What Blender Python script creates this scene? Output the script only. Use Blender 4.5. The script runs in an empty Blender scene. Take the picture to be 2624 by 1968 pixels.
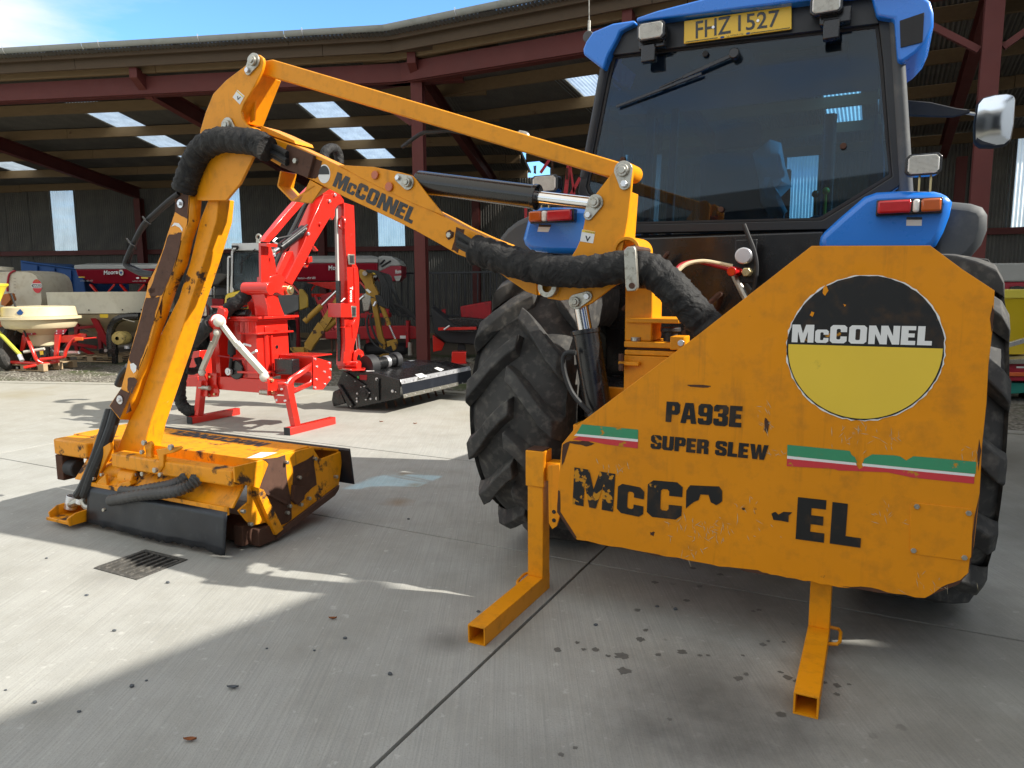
import bpy, bmesh, math, random
from mathutils import Vector, Matrix
from mathutils.geometry import tessellate_polygon
R_ = random.Random(7)
SC = bpy.context.scene
COL = SC.collection
rad = math.radians

# ------------------------------------------------------------------ camera
IMW, IMH, FOC = 2624.0, 1968.0, 1844.0
PITCH, ROLL, EYE = rad(7.6), 0.005, Vector((0, 0, 1.6))
FW = Vector((0, math.cos(PITCH), -math.sin(PITCH)))
UP0 = Vector((0, math.sin(PITCH), math.cos(PITCH)))
RT0 = Vector((1, 0, 0))
RT = RT0*math.cos(ROLL) - UP0*math.sin(ROLL)
UP = UP0*math.cos(ROLL) + RT0*math.sin(ROLL)
cam = bpy.data.cameras.new('camera')
cam.sensor_fit = 'HORIZONTAL'; cam.sensor_width = 36.0; cam.lens = 36.0*FOC/IMW
cam.clip_start = 0.05; cam.clip_end = 3000
camo = bpy.data.objects.new('camera', cam); COL.objects.link(camo)
camo.matrix_world = Matrix(((RT.x, UP.x, -FW.x, EYE.x), (RT.y, UP.y, -FW.y, EYE.y), (RT.z, UP.z, -FW.z, EYE.z), (0, 0, 0, 1)))
SC.camera = camo

# ------------------------------------------------------------------ light
SUN_EL, SUN_AZ = rad(37.7), rad(180-78)        # azimuth clockwise from +Y
SUN = Vector((math.sin(SUN_AZ)*math.cos(SUN_EL), math.cos(SUN_AZ)*math.cos(SUN_EL), math.sin(SUN_EL)))
sl = bpy.data.lights.new('sun', 'SUN'); sl.energy = 5.0; sl.angle = rad(0.55); sl.color = (1.0, 0.95, 0.86)
so = bpy.data.objects.new('sun', sl); COL.objects.link(so)
so.rotation_euler = (-SUN).to_track_quat('-Z', 'Y').to_euler(); so.location = SUN*60
W = bpy.data.worlds.new('World'); SC.world = W; W.use_nodes = True
nt = W.node_tree; N = nt.nodes; L = nt.links
bg = N['Background']; bg.inputs['Strength'].default_value = 0.15
sky = N.new('ShaderNodeTexSky'); sky.sky_type = 'NISHITA'; sky.sun_disc = False
sky.sun_elevation = SUN_EL; sky.sun_rotation = SUN_AZ; sky.air_density = 1.0; sky.dust_density = 0.3; sky.ozone_density = 0.6
tc = N.new('ShaderNodeTexCoord'); sep = N.new('ShaderNodeSeparateXYZ'); L.new(tc.outputs['Generated'], sep.inputs[0])
# clouds: noise on a plane overhead, broken into loose heaps
zc = N.new('ShaderNodeMath'); zc.operation = 'MAXIMUM'; zc.inputs[1].default_value = 0.06; L.new(sep.outputs['Z'], zc.inputs[0])
vx = N.new('ShaderNodeMath'); vx.operation = 'DIVIDE'; L.new(sep.outputs['X'], vx.inputs[0]); L.new(zc.outputs[0], vx.inputs[1])
vy = N.new('ShaderNodeMath'); vy.operation = 'DIVIDE'; L.new(sep.outputs['Y'], vy.inputs[0]); L.new(zc.outputs[0], vy.inputs[1])
cmb = N.new('ShaderNodeCombineXYZ'); L.new(vx.outputs[0], cmb.inputs[0]); L.new(vy.outputs[0], cmb.inputs[1])
mp = N.new('ShaderNodeMapping'); mp.inputs['Location'].default_value = (2.35, 0.35, 0); L.new(cmb.outputs[0], mp.inputs[0])
nz = N.new('ShaderNodeTexNoise'); nz.inputs['Scale'].default_value = 0.9; nz.inputs['Detail'].default_value = 8; nz.inputs['Roughness'].default_value = 0.55; L.new(mp.outputs[0], nz.inputs['Vector'])
cr = N.new('ShaderNodeValToRGB'); cr.color_ramp.elements[0].position = 0.30; cr.color_ramp.elements[1].position = 0.52; L.new(nz.outputs['Fac'], cr.inputs[0])
# unseen warm cloud added to neutralise the blue fill; clear patch over the shed
gd = N.new('ShaderNodeVectorMath'); gd.operation = 'DISTANCE'; gd.inputs[1].default_value = (-0.06, 0.94, 0.34); L.new(tc.outputs['Generated'], gd.inputs[0])
ga = N.new('ShaderNodeMath'); ga.operation = 'MULTIPLY_ADD'; ga.inputs[1].default_value = 0.5; L.new(nz.outputs['Fac'], ga.inputs[0]); L.new(gd.outputs['Value'], ga.inputs[2])
gr = N.new('ShaderNodeValToRGB'); gr.color_ramp.elements[0].position = 0.60; gr.color_ramp.elements[1].position = 0.80; L.new(ga.outputs[0], gr.inputs[0])
hz = N.new('ShaderNodeMapRange'); hz.inputs[1].default_value = 0.08; hz.inputs[2].default_value = 0.45; L.new(sep.outputs['Z'], hz.inputs[0])
hm = N.new('ShaderNodeMixRGB'); L.new(hz.outputs[0], hm.inputs[0]); hm.inputs[1].default_value = (0.72, 0.72, 0.72, 1); L.new(cr.outputs[0], hm.inputs[2])
gm = N.new('ShaderNodeMath'); gm.operation = 'MULTIPLY'; L.new(hm.outputs[0], gm.inputs[0]); L.new(gr.outputs[0], gm.inputs[1])
tn = N.new('ShaderNodeMixRGB'); tn.blend_type = 'MULTIPLY'; tn.inputs[0].default_value = 1; L.new(sky.outputs[0], tn.inputs[1]); tn.inputs[2].default_value = (0.66, 1.03, 1.40, 1)   # the clear deep azure of a rain-washed day
mx = N.new('ShaderNodeMixRGB'); L.new(gm.outputs[0], mx.inputs[0]); L.new(tn.outputs[0], mx.inputs[1]); mx.inputs[2].default_value = (5.1, 4.95, 4.45, 1)
L.new(mx.outputs[0], bg.inputs['Color'])
SC.view_settings.view_transform = 'Standard'; SC.view_settings.look = 'None'
SC.view_settings.exposure = 0.68; SC.view_settings.gamma = 1.0; SC.view_settings.use_curve_mapping = False

# ------------------------------------------------------------------ frames: photo pixel + a known plane -> a point of the place
ZM = dict(A=(0,0,.36166),B=(0,600,.31646),C=(450,300,.36166),D=(450,600,.36166),E=(100,950,.38427),F=(1150,300,.36166),G=(1450,0,.53074),H=(1150,700,.4522),I=(1400,600,.60266),J=(1150,1100,.5232),K=(480,760,.22305),L=(0,1250,.4973),M=(560,480,.21704),N=(800,850,.21095),O=(0,650,.21095),P=(0,0,1.18626),Q=(2300,600,.48214),R=(2300,0,.434),S=(0,0,1),X=(280,450,.3916),Y=(780,640,.20796),e2=(540,120,.16883),e1=(480,600,.15675),e5=(1560,640,.19286),e6=(140,1080,.18987))
def ray(z, x, y):
    a, b, s = ZM[z]
    return FW*FOC + RT*(a+s*x-IMW/2) - UP*(b+s*y-IMH/2)
class Frame:
    """horizontal axes turned about the vertical: x = u, y = v, z = z"""
    def __init__(self, deg):
        self.a = rad(deg); c, s = math.cos(self.a), math.sin(self.a)
        self.U = Vector((c, -s, 0)); self.V = Vector((s, c, 0))
    def loc(self, p): return Vector((p.dot(self.U), p.dot(self.V), p.z))
    def wor(self, p): return self.U*p[0] + self.V*p[1] + Vector((0, 0, p[2]))
    def hit(self, z, x, y, n, d):
        r = ray(z, x, y); t = (d-EYE.dot(n))/r.dot(n); return self.loc(EYE + r*t)
    def v(self, z, x, y, v): return self.hit(z, x, y, self.V, v)
    def u(self, z, x, y, u): return self.hit(z, x, y, self.U, u)
    def z(self, z, x, y, h): return self.hit(z, x, y, Vector((0, 0, 1)), h)
    def vs(self, z, pts, v): return [self.v(z, x, y, v) for x, y in pts]
    def us(self, z, pts, u): return [self.u(z, x, y, u) for x, y in pts]
    def zs(self, z, pts, h): return [self.z(z, x, y, h) for x, y in pts]
T, S, D = Frame(27.0), Frame(8.5), Frame(0.0)

# ------------------------------------------------------------------ mesh building
class MB:
    def __init__(s): s.vt, s.fc = [], []
    def add(s, vs, fs):
        o = len(s.vt); s.vt += [tuple(v) for v in vs]; s.fc += [tuple(i+o for i in f) for f in fs]; return s
    def box(s, x0, x1, y0, y1, z0, z1):
        return s.add([(x0,y0,z0),(x1,y0,z0),(x1,y1,z0),(x0,y1,z0),(x0,y0,z1),(x1,y0,z1),(x1,y1,z1),(x0,y1,z1)],
                     [(0,3,2,1),(4,5,6,7),(0,1,5,4),(1,2,6,5),(2,3,7,6),(3,0,4,7)])
    def prism(s, poly, vec):
        poly = [Vector(p) for p in poly]; vec = Vector(vec); n = len(poly)
        nrm = Vector((0,0,0))
        for i in range(n): nrm += poly[i].cross(poly[(i+1) % n])
        if nrm.dot(vec) > 0: poly.reverse()
        vs = poly + [p+vec for p in poly]
        fs = [tuple(range(n)), tuple(range(2*n-1, n-1, -1))]
        fs += [((i+1) % n, i, i+n, (i+1) % n+n) for i in range(n)]
        return s.add(vs, fs)
    def tube(s, pts, r, seg=10, cap=True, squash=None):
        pts = [Vector(p) for p in pts]; n = len(pts)
        rs = r if isinstance(r, (list, tuple)) else [r]*n
        ring = []; pn = None
        for i, p in enumerate(pts):
            t = (pts[min(i+1, n-1)] - pts[max(i-1, 0)]).normalized()
            if pn is None:
                a = Vector((0,0,1)) if abs(t.z) < .9 else Vector((1,0,0)); pn = t.cross(a).normalized()
            else:
                pn = (pn - t*pn.dot(t)).normalized()
            b = t.cross(pn)
            for k in range(seg):
                w = 2*math.pi*k/seg; ring.append(p + (pn*math.cos(w) + b*math.sin(w))*rs[i])
        fs = []
        for i in range(n-1):
            for k in range(seg):
                a0 = i*seg+k; a1 = i*seg+(k+1) % seg; fs.append((a0, a1, a1+seg, a0+seg))
        if cap: fs.append(tuple(range(seg-1, -1, -1))); fs.append(tuple(range((n-1)*seg, n*seg)))
        return s.add(ring, fs)
    def cyl(s, a, b, r, seg=14, r2=None):
        return s.tube([a, b], [r, r if r2 is None else r2], seg)
    def bar(s, a, b, w, h, up=(0,0,1)):
        """rectangular bar from a to b, w across, h along up"""
        a, b = Vector(a), Vector(b); t = (b-a).normalized(); up = Vector(up)
        if abs(t.dot(up)) > .98: up = Vector((1,0,0))
        x = t.cross(up).normalized()*w/2; y = x.cross(t).normalized()*h/2
        vs = [a-x-y, a+x-y, a+x+y, a-x+y, b-x-y, b+x-y, b+x+y, b-x+y]
        return s.add(vs, [(0,1,2,3),(7,6,5,4),(1,0,4,5),(2,1,5,6),(3,2,6,7),(0,3,7,4)])
    def lathe(s, prof, c, axis='z', seg=28, a0=0, a1=2*math.pi):
        """prof = [(radius, height)]"""
        c = Vector(c); full = abs(a1-a0-2*math.pi) < 1e-6; m = seg if full else seg+1; vs = []
        for r, h in prof:
            for k in range(m):
                w = a0+(a1-a0)*k/seg; x, y = r*math.cos(w), r*math.sin(w)
                vs.append(c + (Vector((x,y,h)) if axis == 'z' else Vector((h,x,y)) if axis == 'x' else Vector((x,h,y))))
        fs = []
        for i in range(len(prof)-1):
            for k in range(seg):
                k1 = (k+1) % m; fs.append((i*m+k, i*m+k1, (i+1)*m+k1, (i+1)*m+k))
        return s.add(vs, fs)
    def sphere(s, c, r, seg=12, ring=7, sc=(1,1,1)):
        c = Vector(c); vs = []; fs = []
        for i in range(ring+1):
            t = math.pi*i/ring
            for k in range(seg):
                w = 2*math.pi*k/seg; vs.append(c+Vector((math.sin(t)*math.cos(w)*r*sc[0], math.sin(t)*math.sin(w)*r*sc[1], math.cos(t)*r*sc[2])))
        for i in range(ring):
            for k in range(seg): fs.append((i*seg+k, (i+1)*seg+k, (i+1)*seg+(k+1) % seg, i*seg+(k+1) % seg))
        return s.add(vs, fs)
    def flat(s, outer, holes=()):
        loops = [[Vector(p) for p in outer]] + [[Vector(p) for p in h] for h in holes]
        tr = tessellate_polygon(loops); return s.add([p for l in loops for p in l], tr)
def spline(pts, n=8):
    """Catmull-Rom through pts"""
    P = [Vector(p) for p in pts]; P = [P[0]*2-P[1]] + P + [P[-1]*2-P[-2]]; out = []
    for i in range(1, len(P)-2):
        for k in range(n):
            t = k/n; a, b, c, d = P[i-1], P[i], P[i+1], P[i+2]
            out.append(.5*((2*b)+(c-a)*t+(2*a-5*b+4*c-d)*t*t+(3*b-a-3*c+d)*t**3))
    return out + [P[-2]]
def mesh(mb, name, smooth=35, clean=True):
    me = bpy.data.meshes.new(name); me.from_pydata(mb.vt, [], mb.fc)
    if clean:
        bm = bmesh.new(); bm.from_mesh(me); bmesh.ops.remove_doubles(bm, verts=bm.verts, dist=1e-5)
        bmesh.ops.recalc_face_normals(bm, faces=bm.faces); bm.to_mesh(me); bm.free()
    if smooth:
        me.shade_smooth(); me.set_sharp_from_angle(angle=rad(smooth))
    me.update(); return me
def bevel(o, w):
    m = o.modifiers.new('bevel', 'BEVEL'); m.width = w; m.segments = 2; m.limit_method = 'ANGLE'; m.angle_limit = rad(40); m.harden_normals = False
class Thing:
    def __init__(s, name, label, cat, fr, base=(0,0,0), group=None, kind=None):
        s.fr, s.base = fr, Vector(base)
        s.o = bpy.data.objects.new(name, None); COL.objects.link(s.o); s.o.empty_display_size = .2
        s.o.location = fr.wor(base); s.o.rotation_euler = (0, 0, -fr.a)
        s.o['label'] = label; s.o['category'] = cat
        if group: s.o['group'] = group
        if kind: s.o['kind'] = kind
    def part(s, name, mb, mat, bev=0, parent=None, label=None, smooth=35, kind=None, clean=True):
        q = MB(); q.vt = [(x-s.base.x, y-s.base.y, z-s.base.z) for x, y, z in mb.vt]; q.fc = mb.fc
        o = bpy.data.objects.new(name, mesh(q, name, smooth, clean)); COL.objects.link(o); o.data.materials.append(mat)
        o.parent = parent or s.o
        if bev: bevel(o, bev)
        if label: o['label'] = label
        if kind: o['kind'] = kind
        return o
    def dup(s, o, off=(0,0,0), parent=None):
        c = o.copy(); COL.objects.link(c); c.parent = parent or s.o; c.location = o.location + Vector(off); return c
def solo(name, mb, mat, label=None, cat=None, kind=None, group=None, fr=D, base=(0,0,0), bev=0, smooth=35):
    q = MB(); b = Vector(base); q.vt = [(x-b.x, y-b.y, z-b.z) for x, y, z in mb.vt]; q.fc = mb.fc
    o = bpy.data.objects.new(name, mesh(q, name, smooth)); COL.objects.link(o); o.data.materials.append(mat)
    o.location = fr.wor(base); o.rotation_euler = (0, 0, -fr.a)
    if label: o['label'] = label
    if cat: o['category'] = cat
    if kind: o['kind'] = kind
    if group: o['group'] = group
    if bev: bevel(o, bev)
    return o
# ------------------------------------------------------------------ block letters (unit height)
def ch(w, k=.12): return [(k,0),(0,k),(0,1-k),(k,1),(w-k,1),(w,1-k),(w,k),(w-k,0)]
def hole(x0, x1, y0, y1, k=.04): return [(x0+k,y0),(x0,y0+k),(x0,y1-k),(x0+k,y1),(x1-k,y1),(x1,y1-k),(x1,y0+k),(x1-k,y0)]
CC = [(.12,0),(0,.12),(0,.88),(.12,1),(.63,1),(.75,.88),(.75,.62),(.47,.62),(.47,.74),(.43,.79),(.33,.79),(.29,.74),(.29,.26),(.33,.21),(.43,.21),(.47,.26),(.47,.38),(.75,.38),(.75,.12),(.63,0)]
GL = {
 'M': (1.02, [(0,0),(0,1),(.38,1),(.51,.5),(.64,1),(1.02,1),(1.02,0),(.74,0),(.74,.62),(.59,0),(.43,0),(.28,.62),(.28,0)], []),
 'c': (.62, [(x*.82, y*.74) for x, y in CC], []),
 'C': (.78, CC, []),
 'O': (.80, ch(.78), [hole(.29,.49,.2,.8)]),
 'N': (.80, [(0,0),(0,1),(.30,1),(.52,.45),(.52,1),(.80,1),(.80,0),(.5,0),(.28,.55),(.28,0)], []),
 'E': (.62, [(0,0),(0,1),(.6,1),(.6,.78),(.3,.78),(.3,.61),(.56,.61),(.56,.4),(.3,.4),(.3,.22),(.6,.22),(.6,0)], []),
 'L': (.60, [(0,0),(0,1),(.3,1),(.3,.23),(.6,.23),(.6,0)], []),
 'P': (.72, [(0,0),(0,1),(.6,1),(.72,.88),(.72,.5),(.6,.38),(.3,.38),(.3,0)], [hole(.3,.44,.57,.81)]),
 'A': (.82, [(0,0),(.2,1),(.62,1),(.82,0),(.54,0),(.51,.2),(.31,.2),(.28,0)], [[(.35,.4),(.41,.78),(.47,.4)]]),
 '9': (.72, [(.1,0),(0,.1),(0,.3),(.27,.3),(.3,.2),(.42,.2),(.44,.26),(.44,.4),(.12,.4),(0,.5),(0,.88),(.12,1),(.6,1),(.72,.88),(.72,.12),(.6,0)], [hole(.28,.44,.58,.82)]),
 '3': (.72, [(.1,0),(0,.1),(0,.34),(.27,.34),(.28,.22),(.42,.22),(.44,.28),(.44,.38),(.4,.43),(.22,.43),(.22,.6),(.4,.6),(.44,.64),(.44,.76),(.42,.8),(.3,.8),(.27,.74),(.27,.68),(0,.68),(0,.9),(.1,1),(.6,1),(.72,.9),(.72,.6),(.62,.52),(.72,.44),(.72,.1),(.6,0)], []),
 'S': (.72, [(.12,0),(0,.12),(0,.36),(.27,.36),(.27,.24),(.31,.2),(.41,.2),(.45,.25),(.45,.34),(.12,.46),(0,.58),(0,.88),(.12,1),(.6,1),(.72,.88),(.72,.66),(.45,.66),(.45,.76),(.41,.8),(.31,.8),(.27,.76),(.27,.67),(.6,.55),(.72,.43),(.72,.12),(.6,0)], []),
 'U': (.76, [(.12,0),(0,.12),(0,1),(.29,1),(.29,.25),(.33,.2),(.43,.2),(.47,.25),(.47,1),(.76,1),(.76,.12),(.64,0)], []),
 'R': (.76, [(0,0),(0,1),(.62,1),(.74,.88),(.74,.55),(.66,.47),(.74,.4),(.76,0),(.46,0),(.45,.35),(.3,.35),(.3,0)], [hole(.3,.45,.56,.8)]),
 'n': (1.32, [(0,0),(0,1),(.30,1),(.52,.45),(.52,1),(.82,1),(1.04,.45),(1.04,1),(1.32,1),(1.32,0),(1.02,0),(.80,.55),(.80,0),(.50,0),(.28,.55),(.28,0)], []),
 'W': (1.1, [(.2,0),(0,1),(.28,1),(.37,.4),(.45,1),(.65,1),(.73,.4),(.82,1),(1.1,1),(.9,0),(.62,0),(.55,.5),(.48,0)], []),
}
def letters(text, bl, br, tl, gap=.06, fac=None):
    """block lettering between three corners (points of the place); returns an MB of flat faces"""
    bl, br, tl = Vector(bl), Vector(br), Vector(tl); w = 0; pos = []; text = text.replace('NN', 'n')
    for i, c in enumerate(text):
        if c == ' ': w += .35; continue
        pos.append((c, w)); w += GL[c][0] + gap
    w -= gap; m = MB()
    for c, x in pos:
        f = lambda p: bl + (br-bl)*((x+p[0])/w) + (tl-bl)*p[1]
        m.flat([f(p) for p in GL[c][1]], [[f(p) for p in h] for h in GL[c][2]])
    return m
def script_text(text, bl, br, tl, bold=0.0, shear=0.0):
    """flat lettering from the built-in font, fitted between three corners"""
    cu = bpy.data.curves.new('lettering', 'FONT'); cu.body = text; cu.offset = bold; cu.shear = shear; cu.resolution_u = 3
    ob = bpy.data.objects.new('lettering', cu); COL.objects.link(ob)
    bpy.context.view_layer.update()
    me = bpy.data.meshes.new_from_object(ob.evaluated_get(bpy.context.evaluated_depsgraph_get()))
    xs = [v.co.x for v in me.vertices]; ys = [v.co.y for v in me.vertices]
    x0, x1, y0, y1 = min(xs), max(xs), min(ys), max(ys); bl, br, tl = Vector(bl), Vector(br), Vector(tl)
    m = MB(); m.add([bl+(br-bl)*((v.co.x-x0)/(x1-x0))+(tl-bl)*((v.co.y-y0)/(y1-y0)) for v in me.vertices], [tuple(p.vertices) for p in me.polygons])
    bpy.data.objects.remove(ob); bpy.data.curves.remove(cu); bpy.data.meshes.remove(me)
    return m
# ------------------------------------------------------------------ materials
def nodes(name):
    m = bpy.data.materials.new(name); m.use_nodes = True; t = m.node_tree
    return m, t, t.nodes['Principled BSDF'], t.nodes['Material Output']
def lk(t, a, b): t.links.new(a, b)
def noise(t, vec, scale, detail=4, rough=.55, dist=0):
    n = t.nodes.new('ShaderNodeTexNoise'); n.inputs['Scale'].default_value = scale; n.inputs['Detail'].default_value = detail
    n.inputs['Roughness'].default_value = rough; n.inputs['Distortion'].default_value = dist
    if vec is not None: lk(t, vec, n.inputs['Vector'])
    return n.outputs['Fac']
def ramp(t, fac, a, b, ca=(0,0,0,1), cb=(1,1,1,1)):
    r = t.nodes.new('ShaderNodeValToRGB'); e = r.color_ramp.elements
    e[0].position, e[1].position, e[0].color, e[1].color = a, b, ca, cb; lk(t, fac, r.inputs[0]); return r.outputs[0]
def mixc(t, fac, a, b, mode='MIX'):
    m = t.nodes.new('ShaderNodeMixRGB'); m.blend_type = mode
    for i, x in ((0, fac), (1, a), (2, b)):
        if isinstance(x, (float, int)): m.inputs[i].default_value = x if i == 0 else (x, x, x, 1)
        elif isinstance(x, tuple): m.inputs[i].default_value = (*x[:3], 1)
        else: lk(t, x, m.inputs[i])
    return m.outputs[0]
def mth(t, op, a, b=0.0):
    m = t.nodes.new('ShaderNodeMath'); m.operation = op
    for i, x in ((0, a), (1, b)):
        if isinstance(x, (float, int)): m.inputs[i].default_value = x
        else: lk(t, x, m.inputs[i])
    return m.outputs[0]
def coords(t, scale=(1,1,1), rot=(0,0,0), kind='Object'):
    c = t.nodes.new('ShaderNodeTexCoord'); m = t.nodes.new('ShaderNodeMapping')
    m.inputs['Scale'].default_value = scale; m.inputs['Rotation'].default_value = rot
    if kind == 'World':
        g = t.nodes.new('ShaderNodeNewGeometry'); lk(t, g.outputs['Position'], m.inputs[0])
    else: lk(t, c.outputs[kind], m.inputs[0])
    return m.outputs[0]
def bump(t, b, h, strength=.3, dist=.01):
    n = t.nodes.new('ShaderNodeBump'); n.inputs['Strength'].default_value = strength; n.inputs['Distance'].default_value = dist
    lk(t, h, n.inputs['Height']); lk(t, n.outputs[0], b.inputs['Normal'])
def simple(name, col, rough=.5, metal=0.0, vary=.12, scale=6, spec=.5, bmp=0.0, bscale=60, dirt=None, dirt_amt=(.55,.75), coat=0):
    m, t, b, o = nodes(name); v = coords(t, kind='Object')
    n = noise(t, v, scale, 5)
    c = mixc(t, n, tuple(x*(1-vary) for x in col), tuple(min(1, x*(1+vary)) for x in col))
    if dirt:
        d = noise(t, v, scale*2.3, 8, .65); c = mixc(t, ramp(t, d, *dirt_amt), c, dirt)
    lk(t, c, b.inputs['Base Color']); b.inputs['Metallic'].default_value = metal
    r = noise(t, v, scale*3, 4); rr = t.nodes.new('ShaderNodeMapRange'); lk(t, r, rr.inputs[0]); rr.inputs[3].default_value = max(.03, rough-.1); rr.inputs[4].default_value = min(1, rough+.12)
    lk(t, rr.outputs[0], b.inputs['Roughness']); b.inputs['Specular IOR Level'].default_value = spec
    if coat: b.inputs['Coat Weight'].default_value = coat; b.inputs['Coat Roughness'].default_value = .12
    if bmp: bump(t, b, noise(t, v, bscale, 4), bmp, .004)
    return m
def worn_paint(name, col, under=(.06,.035,.025), chips=(.66,.70), rough=.38, scratch=True, chip_scale=9, tone=.12, dirt=.25, dents=0.0, streak=0.0):
    m, t, b, o = nodes(name); v = coords(t)
    big = noise(t, v, 1.7, 4); fine = noise(t, v, 14, 6, .6)
    c = mixc(t, big, tuple(x*(1-tone) for x in col), tuple(min(1, x*(1+tone)) for x in col))
    c = mixc(t, mth(t, 'MULTIPLY', ramp(t, fine, .5, .8), dirt), c, (.22,.10,.02))
    if scratch:
        for sc, rt, amt in (((60,60,5), (.0,.5,.3), .75), ((6,55,50), (.2,.1,.9), .77)):
            s = noise(t, coords(t, sc, rt), 1.0, 3, .5); msk = mth(t, 'MULTIPLY', ramp(t, s, amt-.02, amt+.02), ramp(t, noise(t, v, 3.1, 3), .5, .62))
            c = mixc(t, mth(t, 'MULTIPLY', msk, .7), c, (.62,.50,.30))
    if streak:      # runs of grime and thin rust
        sk = ramp(t, noise(t, coords(t, (26,26,1.6)), 1.0, 5, .6), .56, .74); c = mixc(t, mth(t, 'MULTIPLY', mth(t, 'MULTIPLY', sk, ramp(t, noise(t, v, 2.2, 3), .46, .62)), streak), c, (.20,.085,.02))
        sm = ramp(t, noise(t, v, 4.3, 7, .65), .60, .76); c = mixc(t, mth(t, 'MULTIPLY', sm, streak*.8), c, (.34,.14,.02))
    chip = mth(t, 'ADD', noise(t, v, chip_scale, 8, .62), mth(t, 'MULTIPLY', noise(t, v, 1.3, 2), .18))
    k = ramp(t, chip, chips[0]+.09, chips[1]+.085); c = mixc(t, k, c, under)
    lk(t, c, b.inputs['Base Color']); b.inputs['Specular IOR Level'].default_value = .32
    rr = mixc(t, k, mixc(t, fine, (rough-.1,)*3, (rough+.15,)*3), (.85,)*3); lk(t, rr, b.inputs['Roughness'])
    bump(t, b, mth(t, 'ADD', mth(t, 'ADD', mth(t, 'MULTIPLY', k, -1.0), mth(t, 'MULTIPLY', noise(t, v, 35, 3), .25)), mth(t, 'MULTIPLY', noise(t, v, 2.6, 2), dents)), .25, .002)
    return m
YEL = (.78, .30, .006)
M_yel = worn_paint('yellow_paint', YEL, chips=(.70,.74), dirt=.4, dents=4.0, streak=.4)
M_yguard = worn_paint('guard_yellow_paint', (.76,.275,.005), chips=(.69,.73), rough=.33, chip_scale=12, tone=.16, dirt=.35, dents=14.0, streak=.55)
M_yflail = worn_paint('scuffed_yellow_paint', (.80,.31,.006), chips=(.57,.64), chip_scale=7, tone=.16, dirt=.7, dents=5.0, streak=.9)
M_ydip = worn_paint('dipper_yellow_paint', (.78,.30,.006), chips=(.64,.68), chip_scale=5, dirt=.5, dents=4.0, streak=.6)
M_rust = simple('rusty_steel', (.085,.042,.028), .85, .1, .3, 9, .25, .3, 40, (.13,.06,.03))
M_rust2 = simple('brown_worn_steel', (.10,.052,.036), .75, .2, .25, 14, .3, .2, 50, (.05,.03,.025))
M_red = simple('bright_red_paint', (.66,.022,.013), .22, 0, .04, 3, .5, coat=.5)
M_dred = simple('dull_red_paint', (.36,.012,.018), .45, 0, .15, 4, .4, dirt=(.12,.02,.02))
M_drill = simple('crimson_hopper_paint', (.33,.010,.028), .4, 0, .1, 3, .5)
M_blk = simple('black_gloss_paint', (.012,.012,.013), .25, 0, .2, 5, .5, coat=.3)
M_blkm = simple('black_matt_plastic', (.022,.022,.024), .6, 0, .25, 8, .4, .15, 90)
M_sleeve = simple('black_canvas_sleeve', (.020,.020,.022), .82, 0, .35, 12, .3, .5, 45, (.06,.058,.055), (.58,.8))
def canvas():
    m, t, b, o = nodes('wrinkled_canvas'); v = coords(t)
    w = noise(t, coords(t, (9,9,9)), 1.0, 5, .55, 1.4); f = noise(t, v, 70, 4)
    c = mixc(t, ramp(t, w, .35, .75), (.012,.012,.013), (.040,.039,.037)); c = mixc(t, mth(t, 'MULTIPLY', ramp(t, noise(t, v, 22, 6, .65), .58, .75), .5), c, (.10,.095,.085))
    lk(t, c, b.inputs['Base Color']); b.inputs['Roughness'].default_value = .72; b.inputs['Specular IOR Level'].default_value = .3
    bump(t, b, mth(t, 'ADD', mth(t, 'MULTIPLY', w, 4.0), mth(t, 'MULTIPLY', f, .25)), .6, .012); return m
M_sleeve = canvas()
M_hose = simple('rubber_hose', (.020,.021,.022), .55, 0, .3, 9, .4, .1, 60, (.07,.07,.065), (.6,.8))
M_steel = simple('zinc_steel', (.48,.46,.40), .38, .85, .15, 20, .5, dirt=(.18,.15,.11), dirt_amt=(.5,.75))
M_chrome = simple('chrome_rod', (.75,.75,.76), .12, 1.0, .05, 5)
M_galv = simple('bright_zinc', (.72,.72,.74), .3, .8, .1, 12)
M_gold = simple('passivated_pin', (.62,.52,.28), .3, .9, .1, 12)
M_cream = simple('cream_plastic', (.66,.56,.36), .42, 0, .08, 3, .5, dirt=(.50,.38,.18), dirt_amt=(.6,.85))
M_cream2 = simple('dusty_cream_plastic', (.58,.54,.42), .55, 0, .08, 2, .4, dirt=(.36,.31,.22), dirt_amt=(.5,.9))
M_tank = simple('stained_tank_plastic', (.56,.51,.40), .5, 0, .12, 3, .4, dirt=(.36,.28,.15), dirt_amt=(.5,.9))
M_lid = simple('grey_canvas_lid', (.42,.42,.40), .7, 0, .12, 4, .3)
M_white = simple('white_paint', (.74,.74,.72), .5, 0, .05, 4)
M_wlet = simple('white_lettering', (.78,.78,.76), .5, 0, .04, 8)
M_blet = worn_paint('worn_black_lettering', (.018,.018,.018), under=(.50,.23,.02), chips=(.64,.67), rough=.4, scratch=False, chip_scale=8)
M_blet2 = worn_paint('scuffed_black_lettering', (.018,.018,.018), under=(.55,.24,.015), chips=(.52,.55), rough=.4, scratch=False, chip_scale=16)
M_dlet = simple('grey_black_lettering', (.035,.036,.038), .5, 0, .3, 30)
M_dlet2 = worn_paint('speckled_black_lettering', (.05,.052,.055), under=(.01,.01,.01), chips=(.60,.64), rough=.4, scratch=False, chip_scale=30)
M_round = simple('roundel_yellow', (.82,.57,.05), .35, 0, .06, 3, .5, dirt=(.35,.24,.04), dirt_amt=(.66,.85))
M_green = worn_paint('green_stripe', (.055,.30,.15), under=(.50,.23,.02), chips=(.60,.63), scratch=False, chip_scale=14, dirt=.1)
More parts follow.
